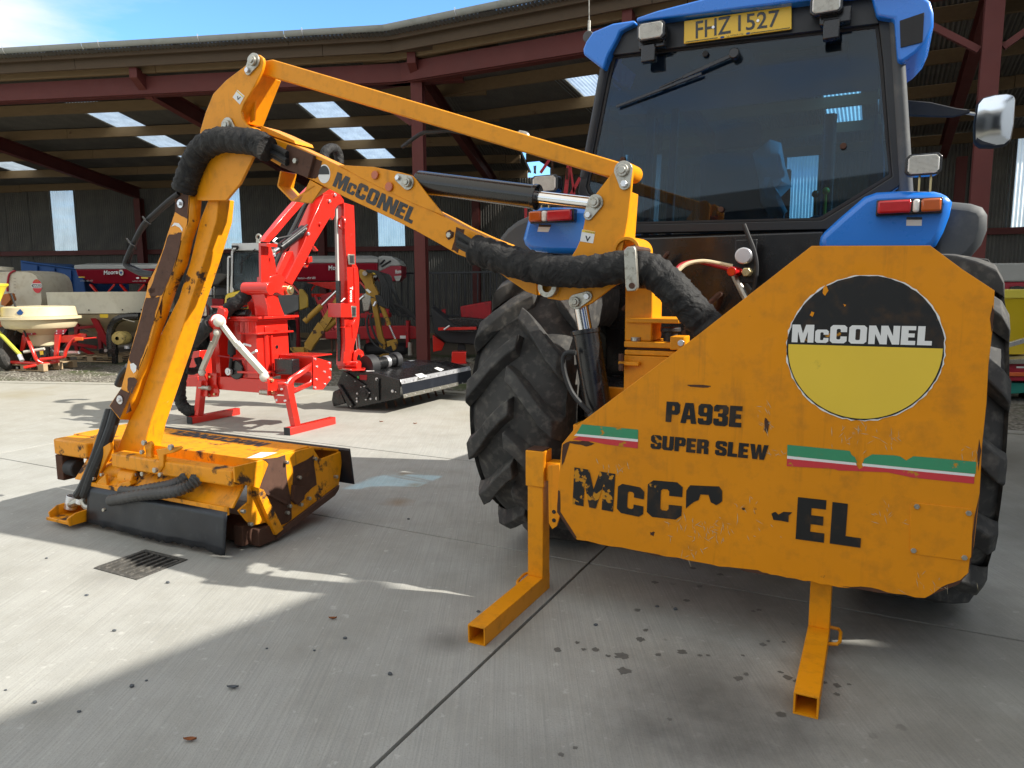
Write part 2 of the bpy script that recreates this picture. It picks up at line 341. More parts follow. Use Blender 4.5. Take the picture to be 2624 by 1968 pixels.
M_rstr = worn_paint('red_stripe', (.62,.05,.06), under=(.50,.23,.02), chips=(.58,.61), scratch=False, chip_scale=14, dirt=.1)
M_blue = simple('blue_paint', (.012,.20,.76), .28, 0, .05, 3, .5, coat=.5)
M_dblue = simple('dull_blue_paint', (.012,.07,.24), .55, 0, .15, 2, .4)
M_grey = simple('grey_plastic_guard', (.075,.08,.085), .6, 0, .15, 4, .4, .1, 60, (.13,.13,.125), (.5,.8))
M_frame = simple('black_cab_frame', (.014,.016,.02), .4, 0, .2, 5, .5, .1, 120)
M_int = simple('cab_lining', (.055,.06,.065), .8, 0, .2, 3, .3)
M_seat = simple('seat_cloth', (.03,.033,.04), .85, 0, .2, 12, .3)
M_rag = simple('pale_bag_film', (.36,.38,.37), .4, 0, .2, 7, .5, .5, 12)
M_plate = simple('number_plate_yellow', (.80,.52,.045), .35, 0, .04, 4)
M_amber = simple('amber_lens', (.50,.10,.012), .2, 0, .15, 30, .5, coat=.5)
M_rlens = simple('red_lens', (.50,.010,.014), .2, 0, .2, 30, .5, coat=.5)
M_clens = simple('clear_lens', (.80,.80,.76), .2, .0, .25, 25, .5, coat=.6)
M_timber = None
def timber(name, col):
    m, t, b, o = nodes(name); v = coords(t, (1.2, 22, 22)); g = noise(t, v, 1.0, 6, .6, .4)
    k = noise(t, coords(t, (3,6,6)), 1.0, 2)
    c = mixc(t, g, tuple(x*.62 for x in col), col); c = mixc(t, ramp(t, k, .72, .78), c, (.09,.045,.02))
    lk(t, c, b.inputs['Base Color']); b.inputs['Roughness'].default_value = .75; bump(t, b, g, .2, .003); return m
M_timber = timber('pine_timber', (.22,.145,.07))
M_shade_timber = timber('shaded_timber', (.095,.06,.032))  # darker copy of the pine: the shade under the eaves put into the colour
M_pallet = timber('pallet_timber', (.50,.36,.21))
M_oxide = simple('red_oxide_steel', (.105,.022,.018), .6, 0, .18, 2.5, .35, dirt=(.09,.02,.018), dirt_amt=(.5,.85))
M_sheet = simple('grey_fibre_sheet', (.135,.13,.118), .85, 0, .14, .9, .2, .1, 50, (.20,.185,.16), (.45,.8))
M_gut = simple('grey_gutter', (.30,.31,.29), .55, 0, .1, 2, .4, dirt=(.17,.18,.15), dirt_amt=(.5,.85))
def translucent(name, col):
    m, t, b, o = nodes(name); v = coords(t, (2,2,.7)); n = noise(t, v, 2.0, 6)
    tr = t.nodes.new('ShaderNodeBsdfTranslucent'); df = t.nodes.new('ShaderNodeBsdfDiffuse'); tp = t.nodes.new('ShaderNodeBsdfTransparent')
    c = mixc(t, ramp(t, n, .35, .8), col, tuple(x*.62 for x in col))
    lk(t, c, tr.inputs[0]); df.inputs[0].default_value = (.5,.52,.53,1); tp.inputs[0].default_value = (.8,.87,.9,1)
    a = t.nodes.new('ShaderNodeMixShader'); a.inputs[0].default_value = .12; lk(t, tr.outputs[0], a.inputs[1]); lk(t, df.outputs[0], a.inputs[2])
    c2 = t.nodes.new('ShaderNodeMixShader'); c2.inputs[0].default_value = .22; lk(t, a.outputs[0], c2.inputs[1]); lk(t, tp.outputs[0], c2.inputs[2]); lk(t, c2.outputs[0], o.inputs[0]); return m
M_light = translucent('translucent_sheet', (.86,.93,.96))
M_light2 = translucent('translucent_wall_sheet', (.92,.97,1.0))
def glass(name, tint=(.34,.56,.70), rough=.02, dust=.035):
    m, t, b, o = nodes(name); v = coords(t)
    tp = t.nodes.new('ShaderNodeBsdfTransparent'); tp.inputs[0].default_value = (*tint, 1)
    gl = t.nodes.new('ShaderNodeBsdfGlossy'); gl.inputs['Roughness'].default_value = rough
    fr = t.nodes.new('ShaderNodeFresnel'); fr.inputs[0].default_value = 1.5
    df = t.nodes.new('ShaderNodeBsdfDiffuse'); df.inputs[0].default_value = (.42,.47,.5,1)
    a = t.nodes.new('ShaderNodeMixShader'); lk(t, fr.outputs[0], a.inputs[0]); lk(t, tp.outputs[0], a.inputs[1]); lk(t, gl.outputs[0], a.inputs[2])
    d = mth(t, 'MULTIPLY', ramp(t, noise(t, v, 3.2, 7, .6), .3, .9), dust); d = mth(t, 'ADD', d, mth(t, 'MULTIPLY', ramp(t, noise(t, v, 70, 2), .66, .72), dust*.7))
    c = t.nodes.new('ShaderNodeMixShader'); lk(t, d, c.inputs[0]); lk(t, a.outputs[0], c.inputs[1]); lk(t, df.outputs[0], c.inputs[2]); lk(t, c.outputs[0], o.inputs[0]); return m
M_glass = glass('cab_glass')
M_mirror = simple('mirror_glass', (.85,.87,.9), .03, 1.0, .01, 3)
def tyre_mat():
    m, t, b, o = nodes('tyre_rubber'); v = coords(t); n = noise(t, v, 3, 6, .6)
    c = mixc(t, ramp(t, n, .3, .75), (.026,.026,.026), (.068,.066,.062)); c = mixc(t, mth(t, 'MULTIPLY', ramp(t, noise(t, v, 20, 5), .5, .8), .6), c, (.20,.185,.16))
    lk(t, c, b.inputs['Base Color']); b.inputs['Roughness'].default_value = .78; bump(t, b, noise(t, v, 60, 4), .15, .003); return m
M_tyre = tyre_mat()
def concrete():
    m, t, b, o = nodes('brushed_concrete'); v = coords(t, (1,1,1), (0,0,rad(27)), 'World')
    big = noise(t, v, .55, 6, .6); mid = noise(t, v, 3.0, 7, .62); fine = noise(t, v, 120, 3, .7)
    br = noise(t, coords(t, (130,1.6,1), (0,0,rad(27)), 'World'), 1.0, 4, .6)
    c = mixc(t, big, (.33,.325,.29), (.45,.45,.42)); c = mixc(t, mth(t, 'MULTIPLY', ramp(t, mid, .42, .78), .75), c, (.27,.262,.225))
    c = mixc(t, mth(t, 'MULTIPLY', ramp(t, br, .35, .75), .55), c, (.22,.222,.215)); c = mixc(t, mth(t, 'MULTIPLY', ramp(t, fine, .52, .72), .5), c, (.2,.2,.19))
    c = mixc(t, mth(t, 'MULTIPLY', ramp(t, noise(t, v, 17, 6, .6), .62, .7), .4), c, (.56,.55,.52))
    # oil marks left by machines: a broad greasy smear and drops round it
    vm = t.nodes.new('ShaderNodeVectorMath'); vm.operation = 'DISTANCE'
    g = t.nodes.new('ShaderNodeNewGeometry')
    def blot(x, y, r0, r1, nsc, amt, c):
        wob = t.nodes.new('ShaderNodeVectorMath'); wob.operation = 'DISTANCE'; lk(t, g.outputs['Position'], wob.inputs[0]); wob.inputs[1].default_value = (x, y, 0)
        d = mth(t, 'ADD', wob.outputs['Value'], mth(t, 'MULTIPLY', noise(t, v, nsc, 6, .65), r1*.9)); k = ramp(t, mth(t, 'DIVIDE', d, 2.0), r0/2, r1*.75, (1,1,1,1), (0,0,0,1))
        return mixc(t, mth(t, 'MULTIPLY', k, amt), c, (.085,.082,.075))
    for bx_, by_, r1_, am_ in ((.74,2.66,.36,.85),(.50,2.42,.22,.6),(.80,2.33,.26,.75),(1.05,2.5,.25,.6),(1.5,2.35,.4,.45),(-.3,3.12,.12,.6),(-2.2,4.0,.25,.4),(1.9,3.3,.7,.55),(1.2,3.6,.6,.5),(-1.0,1.7,.3,.25),(.1,2.2,.3,.3)): c = blot(bx_, by_, .02, r1_*1.25, 4.5, min(1, am_*1.25), c)
    for bx_, by_, r1_ in ((-.87,5.27,.14),(-.80,5.75,.10),(-.95,6.1,.07)): 
        w2 = t.nodes.new('ShaderNodeVectorMath'); w2.operation = 'DISTANCE'; lk(t, g.outputs['Position'], w2.inputs[0]); w2.inputs[1].default_value = (bx_, by_, 0)
        c = mixc(t, mth(t, 'MULTIPLY', ramp(t, mth(t, 'ADD', w2.outputs['Value'], mth(t, 'MULTIPLY', noise(t, v, 9, 5), r1_)), r1_*.5, r1_*1.5, (1,1,1,1), (0,0,0,1)), .6), c, (.22,.12,.04))
    for bx_, by_, r1_, am_ in ((2.3,2.3,1.1,.42),(4.6,6.6,2.0,.9),(3.6,4.6,.9,.6)):  # broad brown dirt, deepened to put the right-hand shade into the colour
        w3 = t.nodes.new('ShaderNodeVectorMath'); w3.operation = 'DISTANCE'; lk(t, g.outputs['Position'], w3.inputs[0]); w3.inputs[1].default_value = (bx_, by_, 0)
        c = mixc(t, mth(t, 'MULTIPLY', ramp(t, mth(t, 'DIVIDE', mth(t, 'ADD', w3.outputs['Value'], mth(t, 'MULTIPLY', noise(t, v, 1.8, 6, .65), r1_*.8)), 5.0), r1_*.1, r1_*.34, (1,1,1,1), (0,0,0,1)), am_), c, (.12,.112,.09))
    vo = t.nodes.new('ShaderNodeTexVoronoi'); vo.inputs['Scale'].default_value = 5.5; lk(t, v, vo.inputs['Vector'])
    dr = mth(t, 'ADD', vo.outputs['Distance'], mth(t, 'MULTIPLY', noise(t, v, 40, 3), .13)); dm = ramp(t, dr, .15, .19, (1,1,1,1), (0,0,0,1))
    dd = t.nodes.new('ShaderNodeVectorMath'); dd.operation = 'DISTANCE'; lk(t, g.outputs['Position'], dd.inputs[0]); dd.inputs[1].default_value = (.75, 2.9, 0)
    cl = ramp(t, noise(t, v, 2.6, 2), .48, .52); dm = mth(t, 'MULTIPLY', mth(t, 'MULTIPLY', dm, cl), ramp(t, dd.outputs['Value'], .5, 1.3, (1,1,1,1), (0,0,0,1)))
    c = mixc(t, mth(t, 'MULTIPLY', dm, .8), c, (.06,.057,.05))
    mossy = ramp(t, noise(t, v, .35, 5, .6), .52, .66); gg = t.nodes.new('ShaderNodeSeparateXYZ'); lk(t, g.outputs['Position'], gg.inputs[0])
    far = ramp(t, mth(t, 'DIVIDE', gg.outputs['Y'], 20.0), .34, .52); c = mixc(t, mth(t, 'MULTIPLY', mth(t, 'MULTIPLY', mossy, far), .6), c, (.25,.22,.14))
    c = mixc(t, mth(t, 'MULTIPLY', far, .3), c, (.36,.32,.235))
    lk(t, c, b.inputs['Base Color']); b.inputs['Roughness'].default_value = .9; b.inputs['Specular IOR Level'].default_value = .25
    bump(t, b, mth(t, 'ADD', mth(t, 'MULTIPLY', br, .6), fine), .35, .003); return m
M_conc = concrete()
M_joint = simple('joint_filler', (.05,.048,.042), .9, 0, .3, 10, .2)
def gravel():
    m, t, b, o = nodes('mossy_gravel'); v = coords(t, kind='World')
    vo = t.nodes.new('ShaderNodeTexVoronoi'); vo.inputs['Scale'].default_value = 22; lk(t, v, vo.inputs['Vector'])
    c = ramp(t, vo.outputs['Distance'], .0, .7, (.30,.28,.23,1), (.08,.07,.055,1))
    c = mixc(t, ramp(t, noise(t, v, .8, 5, .6), .50, .62), c, (.05,.065,.018)); c = mixc(t, mth(t, 'MULTIPLY', ramp(t, noise(t, v, 2.5, 5), .5, .7), .7), c, (.10,.085,.06))
    lk(t, c, b.inputs['Base Color']); b.inputs['Roughness'].default_value = .95; bump(t, b, vo.outputs['Distance'], .6, .03); return m
M_grav = gravel()
M_dirt = simple('packed_earth_floor', (.11,.09,.068), .95, 0, .3, 1.2, .2, .5, 20)
M_stone = simple('pale_stone_chip', (.23,.215,.18), .9, 0, .3, 12, .2)
M_dstone = simple('grey_stone_chip', (.10,.11,.12), .85, 0, .3, 12, .3)
M_leaf = simple('dry_leaf', (.25,.085,.03), .8, 0, .3, 20, .3)
M_iron = simple('cast_iron', (.085,.082,.075), .75, .4, .3, 15, .3, .3, 50, (.22,.205,.18), (.5,.72))
M_pit = simple('pit_dark', (.01,.01,.01), .9)
# ================================================================== SETTING
# far ground, yard base, slabs
g = MB().box(-900, 900, -900, 900, -.40, -.12)
solo('ground', g, M_grav, kind='structure')
yb = MB().box(-34, 14, -12, 12.5, -.11, -.018)
yard = solo('concrete_yard', yb, M_joint, kind='structure', fr=T)
def slab(u0, u1, v0, v1, holes=()):
    m = MB(); gp = .0075
    u0 += gp; u1 -= gp; v0 += gp; v1 -= gp
    if not holes: m.box(u0, u1, v0, v1, -.06, 0)
    else:
        a, b, c, d = holes
        m.box(u0, a, v0, v1, -.06, 0); m.box(b, u1, v0, v1, -.06, 0); m.box(a, b, v0, c, -.06, 0); m.box(a, b, d, v1, -.06, 0)
    o = bpy.data.objects.new('concrete_slab', mesh(m, 'concrete_slab', 0)); COL.objects.link(o); o.data.materials.append(M_conc); o.parent = yard
    if not holes: bevel(o, .004)
DRAIN = (-3.985, -3.60, 2.455, 2.795)
us = [-33, -26.48, -20.22, -13.96, -7.70, -1.44, 4.82, 11.08]; vs_ = [-11.8, -8.6, -2.4, 3.8, 10.0, 12.2]
for i in range(len(us)-1):
    for j in range(len(vs_)-1):
        if us[i] == -7.70 and vs_[j] == 3.8:
            slab(-7.70, -1.44, 3.8, 5.67); slab(-7.70, -1.44, 5.67, 10.0)
        elif us[i] == -7.70 and vs_[j] == -2.4: slab(-7.70, -1.44, -2.4, 3.8, DRAIN)
        else: slab(us[i], us[i+1], vs_[j], vs_[j+1])
# gravel strip in front of the shed, earth floor inside
def rough_sheet(fr, x0, x1, y0, y1, z, amp, nx, ny, edge):
    m = MB(); rr = random.Random(3)
    for j in range(ny+1):
        for i in range(nx+1):
            yy = y0+(y1-y0)*j/ny; 
            if j == 0: yy += rr.uniform(-edge, edge)
            m.vt.append((x0+(x1-x0)*i/nx, yy, (z-.02) if j == 0 else z+rr.uniform(0, amp)))
    for j in range(ny):
        for i in range(nx): a = j*(nx+1)+i; m.fc.append((a, a+1, a+nx+2, a+nx+1))
    return m
q1, v1 = 14.40, 12.42               # column lines of the two wings
q0 = 12.63; v0_ = 10.893     # where the gravel begins, measured from its edge
solo('gravel_strip', rough_sheet(S, -24, -3.2, q0-1.5, q0+4.2, .012, .028, 180, 44, .05), M_grav, kind='structure', fr=S)
solo('gravel_strip', rough_sheet(T, -7.9, 12, v0_-1.45, v0_+4.2, .010, .028, 160, 40, .05), M_grav, kind='structure', fr=T)
solo('earth_floor', rough_sheet(S, -24, -2, q0+4.1, q1+7.7, .03, .02, 80, 16, .1), M_dirt, kind='structure', fr=S)
solo('earth_floor', rough_sheet(T, -8.6, 12.5, v0_+4.1, v1+7.7, .028, .02, 80, 16, .1), M_dirt, kind='structure', fr=T)
m = MB().box(-24, -3.7, q0-1.63, q0-1.44, -.02, .014)
solo('concrete_edging', m, M_conc, kind='structure', fr=S, bev=.006)
m = MB().box(-7.35, 12, v0_-1.6, v0_-1.42, -.02, .017)
solo('concrete_edging', m, M_conc, kind='structure', fr=T, bev=.006)
# pale gravel chips on the strip: nobody could count them
m = MB(); rr = random.Random(11)
for _ in range(2600):
    p, q = rr.uniform(-17, -3.6), q0-1.45+abs(rr.gauss(0, .9)); s_ = rr.uniform(.010, .032)
    a = rr.uniform(0, 6.28); z = .02; c, d = math.cos(a)*s_, math.sin(a)*s_
    m.add([(p-c,q-d,z),(p+d,q-c,z),(p+c,q+d,z),(p-d,q+c,z),(p+rr.uniform(-.3,.3)*s_,q,z+s_*rr.uniform(.5,1.1))], [(0,1,4),(1,2,4),(2,3,4),(3,0,4)])
solo('gravel_chips', m, M_stone, kind='stuff', fr=S, smooth=0)

# ================================================================== THE SHED
SLOPE = .1033; Z0 = 5.643
def zp(r): return Z0 - SLOPE*r           # underside of the purlins at distance r behind the front column line
shed = Thing('machinery_shed', 'open-fronted machinery shed with red steel frames, timber purlins and grey corrugated sheets', 'shed', D, (-1.5, 13, 0))
def shed_part(name, mb, mat, fr, bev=0, smooth=35, mesh_data=None, loc=None):
    """a part of the shed built in the axes of one of its two wings"""
    if mesh_data is None:
        q = MB(); q.vt = [tuple(fr.wor(p) - shed.o.location) for p in mb.vt]; q.fc = mb.fc
        o = bpy.data.objects.new(name, mesh(q, name, smooth)); o.data.materials.append(mat)
    else:
        o = bpy.data.objects.new(name, mesh_data); o.location = fr.wor(loc) - shed.o.location; o.rotation_euler = (0, 0, -fr.a)
        o.material_slots[0].link = 'OBJECT'; o.material_slots[0].material = mat
    COL.objects.link(o); o.parent = shed.o
    if bev: bevel(o, bev)
    return o
def corr_mesh(name, w, pts, pitch=.0762, amp=.016):
    """one corrugated sheet, w wide, running through pts (y, z), with thickness"""
    n = round(w/pitch)*6; m = MB()
    dirs = []
    for (y, z) in pts: pass
    d = Vector((pts[-1][0]-pts[0][0], pts[-1][1]-pts[0][1])).normalized(); nx = (-d.y, d.x)
    for (y, z) in pts:
        for k in range(n+1):
            h = amp*math.cos(2*math.pi*k/6)
            m.vt.append((w*k/n, y+nx[0]*h, z+nx[1]*h))
    for j in range(len(pts)-1):
        for k in range(n): a = j*(n+1)+k; m.fc.append((a, a+1, a+n+2, a+n+1))
    me = mesh(m, name, 60, clean=False); me.materials.append(M_sheet); return me
SW = .9906
roof_a = corr_mesh('roof_sheet', SW, [(0, 0), (2.48, -2.48*SLOPE)])
roof_b = corr_mesh('rooflight', SW, [(0, 0), (5.45, -5.45*SLOPE)])
roof_c = corr_mesh('roof_sheet', SW, [(0, 0), (1.95, -1.95*SLOPE)])
roof_me = corr_mesh('roof_sheet', SW, [(0, 0), (9.55, -9.55*SLOPE)])
wall_hi = corr_mesh('wall_sheet', SW, [(0, 0), (0, 2.0)])
wall_lo = corr_mesh('wall_sheet', SW, [(0, 0), (0, 2.86)])
def runs(lo, hi, lights):
    # left edges of the sheets from lo to hi, with a light centred exactly on each wanted place
    out = []; x = lo
    for l in sorted(lights)+[hi+SW/2]:
        end = l-SW/2; n = max(1, math.ceil((end-x)/.914))
        out += [(x+(end-x)*i/n, False) for i in range(n)]
        if l < hi: out.append((l-SW/2+.04, True))
        x = l+SW/2-.04
    return out
def wing(fr, lo, hi, base, frames, cols, backcols, lights, wlights, wall_lo_z):
    q = lambda r: base+r
    # timber purlins, in lengths of about a bay
    for r in (-1.02, .86, 2.51, 4.20, 5.96, 7.59):
        x = lo
        while x < hi:
            x2 = min(hi, x+R_.uniform(5.2, 6.2)); e = R_.uniform(-.012, .012)
            m = MB().box(x, x2-.01, q(r)-.04, q(r)+.04, zp(r)+e, zp(r)+.225+e); shed_part('purlin', m, M_timber, fr, .004); x = x2
    x = lo
    while x < hi:
        x2 = min(hi, x+5.0)
        shed_part('fascia_board', MB().box(x, x2-.008, q(-1.42), q(-1.37), 5.965, 6.10), M_shade_timber, fr, .003)
        shed_part('soffit_board', MB().box(x+.6, x2+.592, q(-1.30), q(-1.245), 5.80, 6.00), M_shade_timber, fr, .003); x = x2
    # steel frames: an I section rafter with a stub out to the eaves, and its column
    for x in frames:
        m = MB(); h = .34
        def seg(r0, r1, dz, hh, w):
            p = [(q(r0), zp(r0)-dz), (q(r1), zp(r1)-dz), (q(r1), zp(r1)-dz-hh), (q(r0), zp(r0)-dz-hh)]
            m.prism([(x-w/2, a, b) for a, b in p], (w, 0, 0))
        seg(-.76, 7.5, .004, .016, .17); seg(-.76, 7.5, .0205, h-.033, .012); seg(-.76, 7.5, h-.012, .016, .17)
        p = [(q(-1.23), zp(-1.23)+.04), (q(-.761), zp(-.76)-.002), (q(-.761), zp(-.76)-.39), (q(-1.23), zp(-1.23)-.15)]
        m.prism([(x-.08, a, b) for a, b in p], (.16, 0, 0)); shed_part('rafter', m, M_oxide, fr, .003)
    def isec(x, y, z0, z1, w=.215, d=.23):
        return MB().box(x-w/2, x+w/2, y-d/2, y-d/2+.014, z0, z1).box(x-w/2, x+w/2, y+d/2-.014, y+d/2, z0, z1).box(x-.006, x+.006, y-d/2+.0141, y+d/2-.0141, z0, z1)
    for x in cols: shed_part('column', isec(x, q(-.82), 0, zp(-.82)-.355), M_oxide, fr)
    for x in backcols: shed_part('column', isec(x, q(7.43), 0, zp(7.43)-.355), M_oxide, fr)
    for a, b in zip([lo]+cols, cols+[hi]):
        if b-a > .5: shed_part('eaves_beam', MB().box(a+.12, b-.12, q(-.91), q(-.73), zp(-.82)-.36, zp(-.82)-.344).box(a+.12, b-.12, q(-.826), q(-.964), zp(-.82)-.3439, zp(-.82)-.0211).box(a+.12, b-.12, q(-.91), q(-.73), zp(-.82)-.021, zp(-.82)-.005), M_oxide, fr)
    for c in cols:   # knee braces
        for sg in (-1, 1):
            if lo < c+sg*1.35 < hi: shed_part('knee_brace', MB().bar((c+sg*.13, q(-.82), zp(-.82)-1.08), (c+sg*1.15, q(-.82), zp(-.82)-.37), .08, .08), M_oxide, fr)
    # gutter with its brackets
    seg_ = 10; x = lo
    while x < hi:
        x2 = min(hi, x+4.0); pr = []
        for k in range(seg_+1):
            w = math.pi*k/seg_; pr.append((q(-1.52)-.085*math.cos(w), 6.165-.095*math.sin(w)))
        pr2 = [(q(-1.52)+(a-q(-1.52))*.94, 6.165+(b-6.165)*.94) for a, b in pr]
        m = MB().prism([(x+.004, a, b) for a, b in pr+pr2[::-1]], (x2-x-.008, 0, 0)); g_ = shed_part('gutter', m, M_gut, fr)
        for t in (.35, 2.35):
            if x+t < x2:
                pts = [(x+t, a, b) for a, b in [(q(-1.52)-(.088)*math.cos(math.pi*k/8), 6.165-.099*math.sin(math.pi*k/8)) for k in range(9)]]
                o = shed_part('gutter_bracket', MB().tube([(x+t, q(-1.615), 6.195)]+pts+[(x+t, q(-1.40), 6.10)], .008, 6), M_galv, fr)
        x = x2
    # roof and wall sheets
    for k, (x, lit) in enumerate(runs(lo, hi, lights)):
        dz = .25+.003*(k % 2)
        if lit:      # one translucent sheet between opaque pieces of the same line
            shed_part('roof_sheet', None, M_sheet, fr, mesh_data=roof_a, loc=(x-.04, q(-1.56), zp(-1.56)+dz))
            shed_part('rooflight', None, M_light, fr, mesh_data=roof_b, loc=(x-.04, q(.86), zp(.86)+dz+.012))
            shed_part('roof_sheet', None, M_sheet, fr, mesh_data=roof_c, loc=(x-.04, q(6.05), zp(6.05)+dz))
        else: shed_part('roof_sheet', None, M_sheet, fr, mesh_data=roof_me, loc=(x-.04, q(-1.56), zp(-1.56)+dz))
    for k, (x, lit) in enumerate(runs(lo+min(0, wall_lo_z), hi+max(0, wall_lo_z), wlights)):
        o = shed_part('wall_light' if lit else 'wall_sheet', None, M_light2 if lit else M_sheet, fr, mesh_data=wall_hi, loc=(x-.04, q(7.75)+.004*(k % 2), 2.90))
        shed_part('wall_sheet', None, M_sheet, fr, mesh_data=wall_lo, loc=(x-.04, q(7.78)+.004*(k % 2), 0.06))
    x = lo
    while x < hi:
        x2 = min(hi, x+5.2)
        shed_part('wall_rail', MB().box(x, x2-.01, q(7.57), q(7.72), 2.76, 2.777).box(x, x2-.01, q(7.57), q(7.584), 2.7771, 2.91), M_oxide, fr)
        shed_part('base_board', MB().box(x, x2-.01, q(7.64), q(7.71), .02, .2), M_timber, fr, .004); x = x2
cS = S.v('S', 1083, 800, q1-.82).x
foldw = S.wor((cS, q1-.82, 0)); cT = T.loc(foldw).x
colR = T.v('S', 2532, 217, v1-.82).x
wing(S, -26, cS+1.0, q1, [-21.7, -15.45, -9.25, cS], [-21.7, cS], [-21.7, -15.45, -9.25, S.v('S', 1221, 650, q1+7.43).x], [-18.2, -12.1, -6.8], [-18.45, -12.53, -7.08], 1.6)
wing(T, cT-1.0, 13.6, v1, [-3.7, colR, 5.2, 9.4], [colR, 9.4], [-6.3, -2.3, 1.48, 5.2, 9.4], [-5.63, -1.0, 3.65, 8.0], [-6.1, -2.0, 2.9, 6.8], -1.6)

# a second building stands to the right of the yard, beyond the frame: it shades the near concrete
Bf = Frame(39.5)
P0 = Vector((-1.125, 3.53, 0)) + Vector((SUN.x, SUN.y, 0))*(6.0/SUN.z)
bu = Bf.loc(P0).x
nb = Thing('workshop', 'workshop building, its wall made pale to bounce light, right of the yard, outside the picture', 'building', Bf, (bu+.4, -3, 0))
nb.part('wall', MB().box(bu+.35, bu+9, -12, 5.9, 0, 5.8), M_white)  # wall made pale to bounce fill light onto the near concrete
nb.part('roof', MB().prism([(bu, -12.3, 5.88), (bu+4.7, -12.3, 7.1), (bu+9.4, -12.3, 5.88), (bu+9.4, -12.3, 6.0), (bu+4.7, -12.3, 7.22), (bu, -12.3, 6.0)], (0, 18.3, 0)), M_sheet)
nb.part('door', MB().box(bu+.30, bu+.349, -4, 0, 0.02, 4.2), M_dblue)
nb.part('added_shade_block', MB().box(bu+.1, bu+8, 6.01, 11.6, 0, 4.2).box(bu-.1, bu+8.2, 6.01, 11.8, 4.2, 4.35), M_sheet)  # unseen lower block, added to shade the ground right of the tractor
rb = Thing('barn', 'dark grey barn across the yard behind the viewer, outside the picture', 'barn', D, (0, -22, 0))
rb.part('wall', MB().box(-26, 24, -30, -22, 0, 5.2), M_sheet); rb.part('roof', MB().prism([(-26.5, -21.5, 5.21), (-26.5, -26, 6.8), (-26.5, -30.5, 5.21)], (51, 0, 0)), M_sheet)
for x in (-20, -12, -4, 4, 12): rb.part('doorway', MB().box(x, x+5, -21.99, -21.9, .02, 4.3), M_pit)
# drain in the yard
a, b, c, d = DRAIN
dr = Thing('drain_grate', 'square cast iron drain grate set in the concrete in front of the yellow flail head', 'drain', T, (a, c, 0))
dr.part('pit', MB().box(a-.001, b+.001, c-.001, d+.001, -.09, -.075), M_pit)
dr.part('frame', MB().box(a+.002, b-.002, c+.002, c+.032, -.05, .004).box(a+.002, b-.002, d-.032, d-.002, -.05, .004).box(a+.002, a+.032, c+.032, d-.032, -.05, .004).box(b-.032, b-.002, c+.032, d-.032, -.05, .004), M_iron, .003)
bw = (b-a-.064)/6
for k in range(6):
    dr.part('bar', MB().box(a+.032+k*bw+bw*.30, a+.032+k*bw+bw*.70, c+.0325, d-.0325, -.045, .001), M_iron, .003)

# loose stones and leaves lying about
def stone(fr, p, s_, mat, name, label, grp, seed):
    rr = random.Random(seed); m = MB().sphere((0,0,0), s_, 7, 5, (1, rr.uniform(.6,.9), rr.uniform(.45,.7)))
    m.vt = [(x+rr.uniform(-.15,.15)*s_, y+rr.uniform(-.15,.15)*s_, z+rr.uniform(-.1,.1)*s_) for x, y, z in m.vt]
    zmin = min(v[2] for v in m.vt); m.vt = [(x+p[0], y+p[1], z-zmin-.002) for x, y, z in m.vt]
    solo(name, m, mat, label, 'stone', group=grp, fr=fr, base=(p[0], p[1], 0), smooth=20)
for i, (x, y) in enumerate([(180,1110),(590,740),(680,1027),(1375,830),(1778,778),(2010,964),(865,492),(447,556),(240,366),(408,1156),(755,995),(2105,163),(1620,840),(30,1045)]):
    p = D.z('L', x, y, 0); stone(D, p, R_.uniform(.006,.012), M_dstone, 'loose_stone', 'small dark stone chip lying loose on the pale concrete', 'loose stone chips on the concrete', i)
for i, (x, y) in enumerate([(1110,885),(1020,870),(145,895),(720,962)]):
    p = D.z('J', x, y, 0); stone(D, p, .011, M_dstone, 'loose_stone', 'small dark stone chip lying loose on the pale concrete', 'loose stone chips on the concrete', 40+i)
for i, (z, x, y, lab) in enumerate([('L',980,1305,'curled brown dry leaf alone on the foreground concrete'),('L',1715,678,'orange brown dry leaf on the concrete beside the lit patch'),('N',1250,1120,'orange leaf scrap on the concrete in front of the black flail head'),('N',840,1097,'orange leaf scrap on the sunny concrete near the red foot bar'),('L',1200,1035,'dark curled seed head lying on the shaded concrete')]):
    p = D.z(z, x, y, 0); m = MB(); s_ = .024 if i != 1 else .02; n = 8
    for k in range(n+1):
        t = k/n; w = math.sin(math.pi*t)*.5; zz = .003+.005*(t-.5)**2*4
        m.vt += [(p.x+(t-.5)*2*s_, p.y-w*s_, zz+.008), (p.x+(t-.5)*2*s_, p.y, zz), (p.x+(t-.5)*2*s_, p.y+w*s_, zz+.006)]
    for k in range(n):
        for j in (0, 1): a_ = k*3+j; m.fc.append((a_, a_+3, a_+4, a_+1))
    o = solo('dry_leaf', m, M_leaf if i != 4 else M_dstone, lab, 'leaf', fr=D, base=(p.x, p.y, 0)); so_ = o.modifiers.new('thick', 'SOLIDIFY'); so_.thickness = .0015

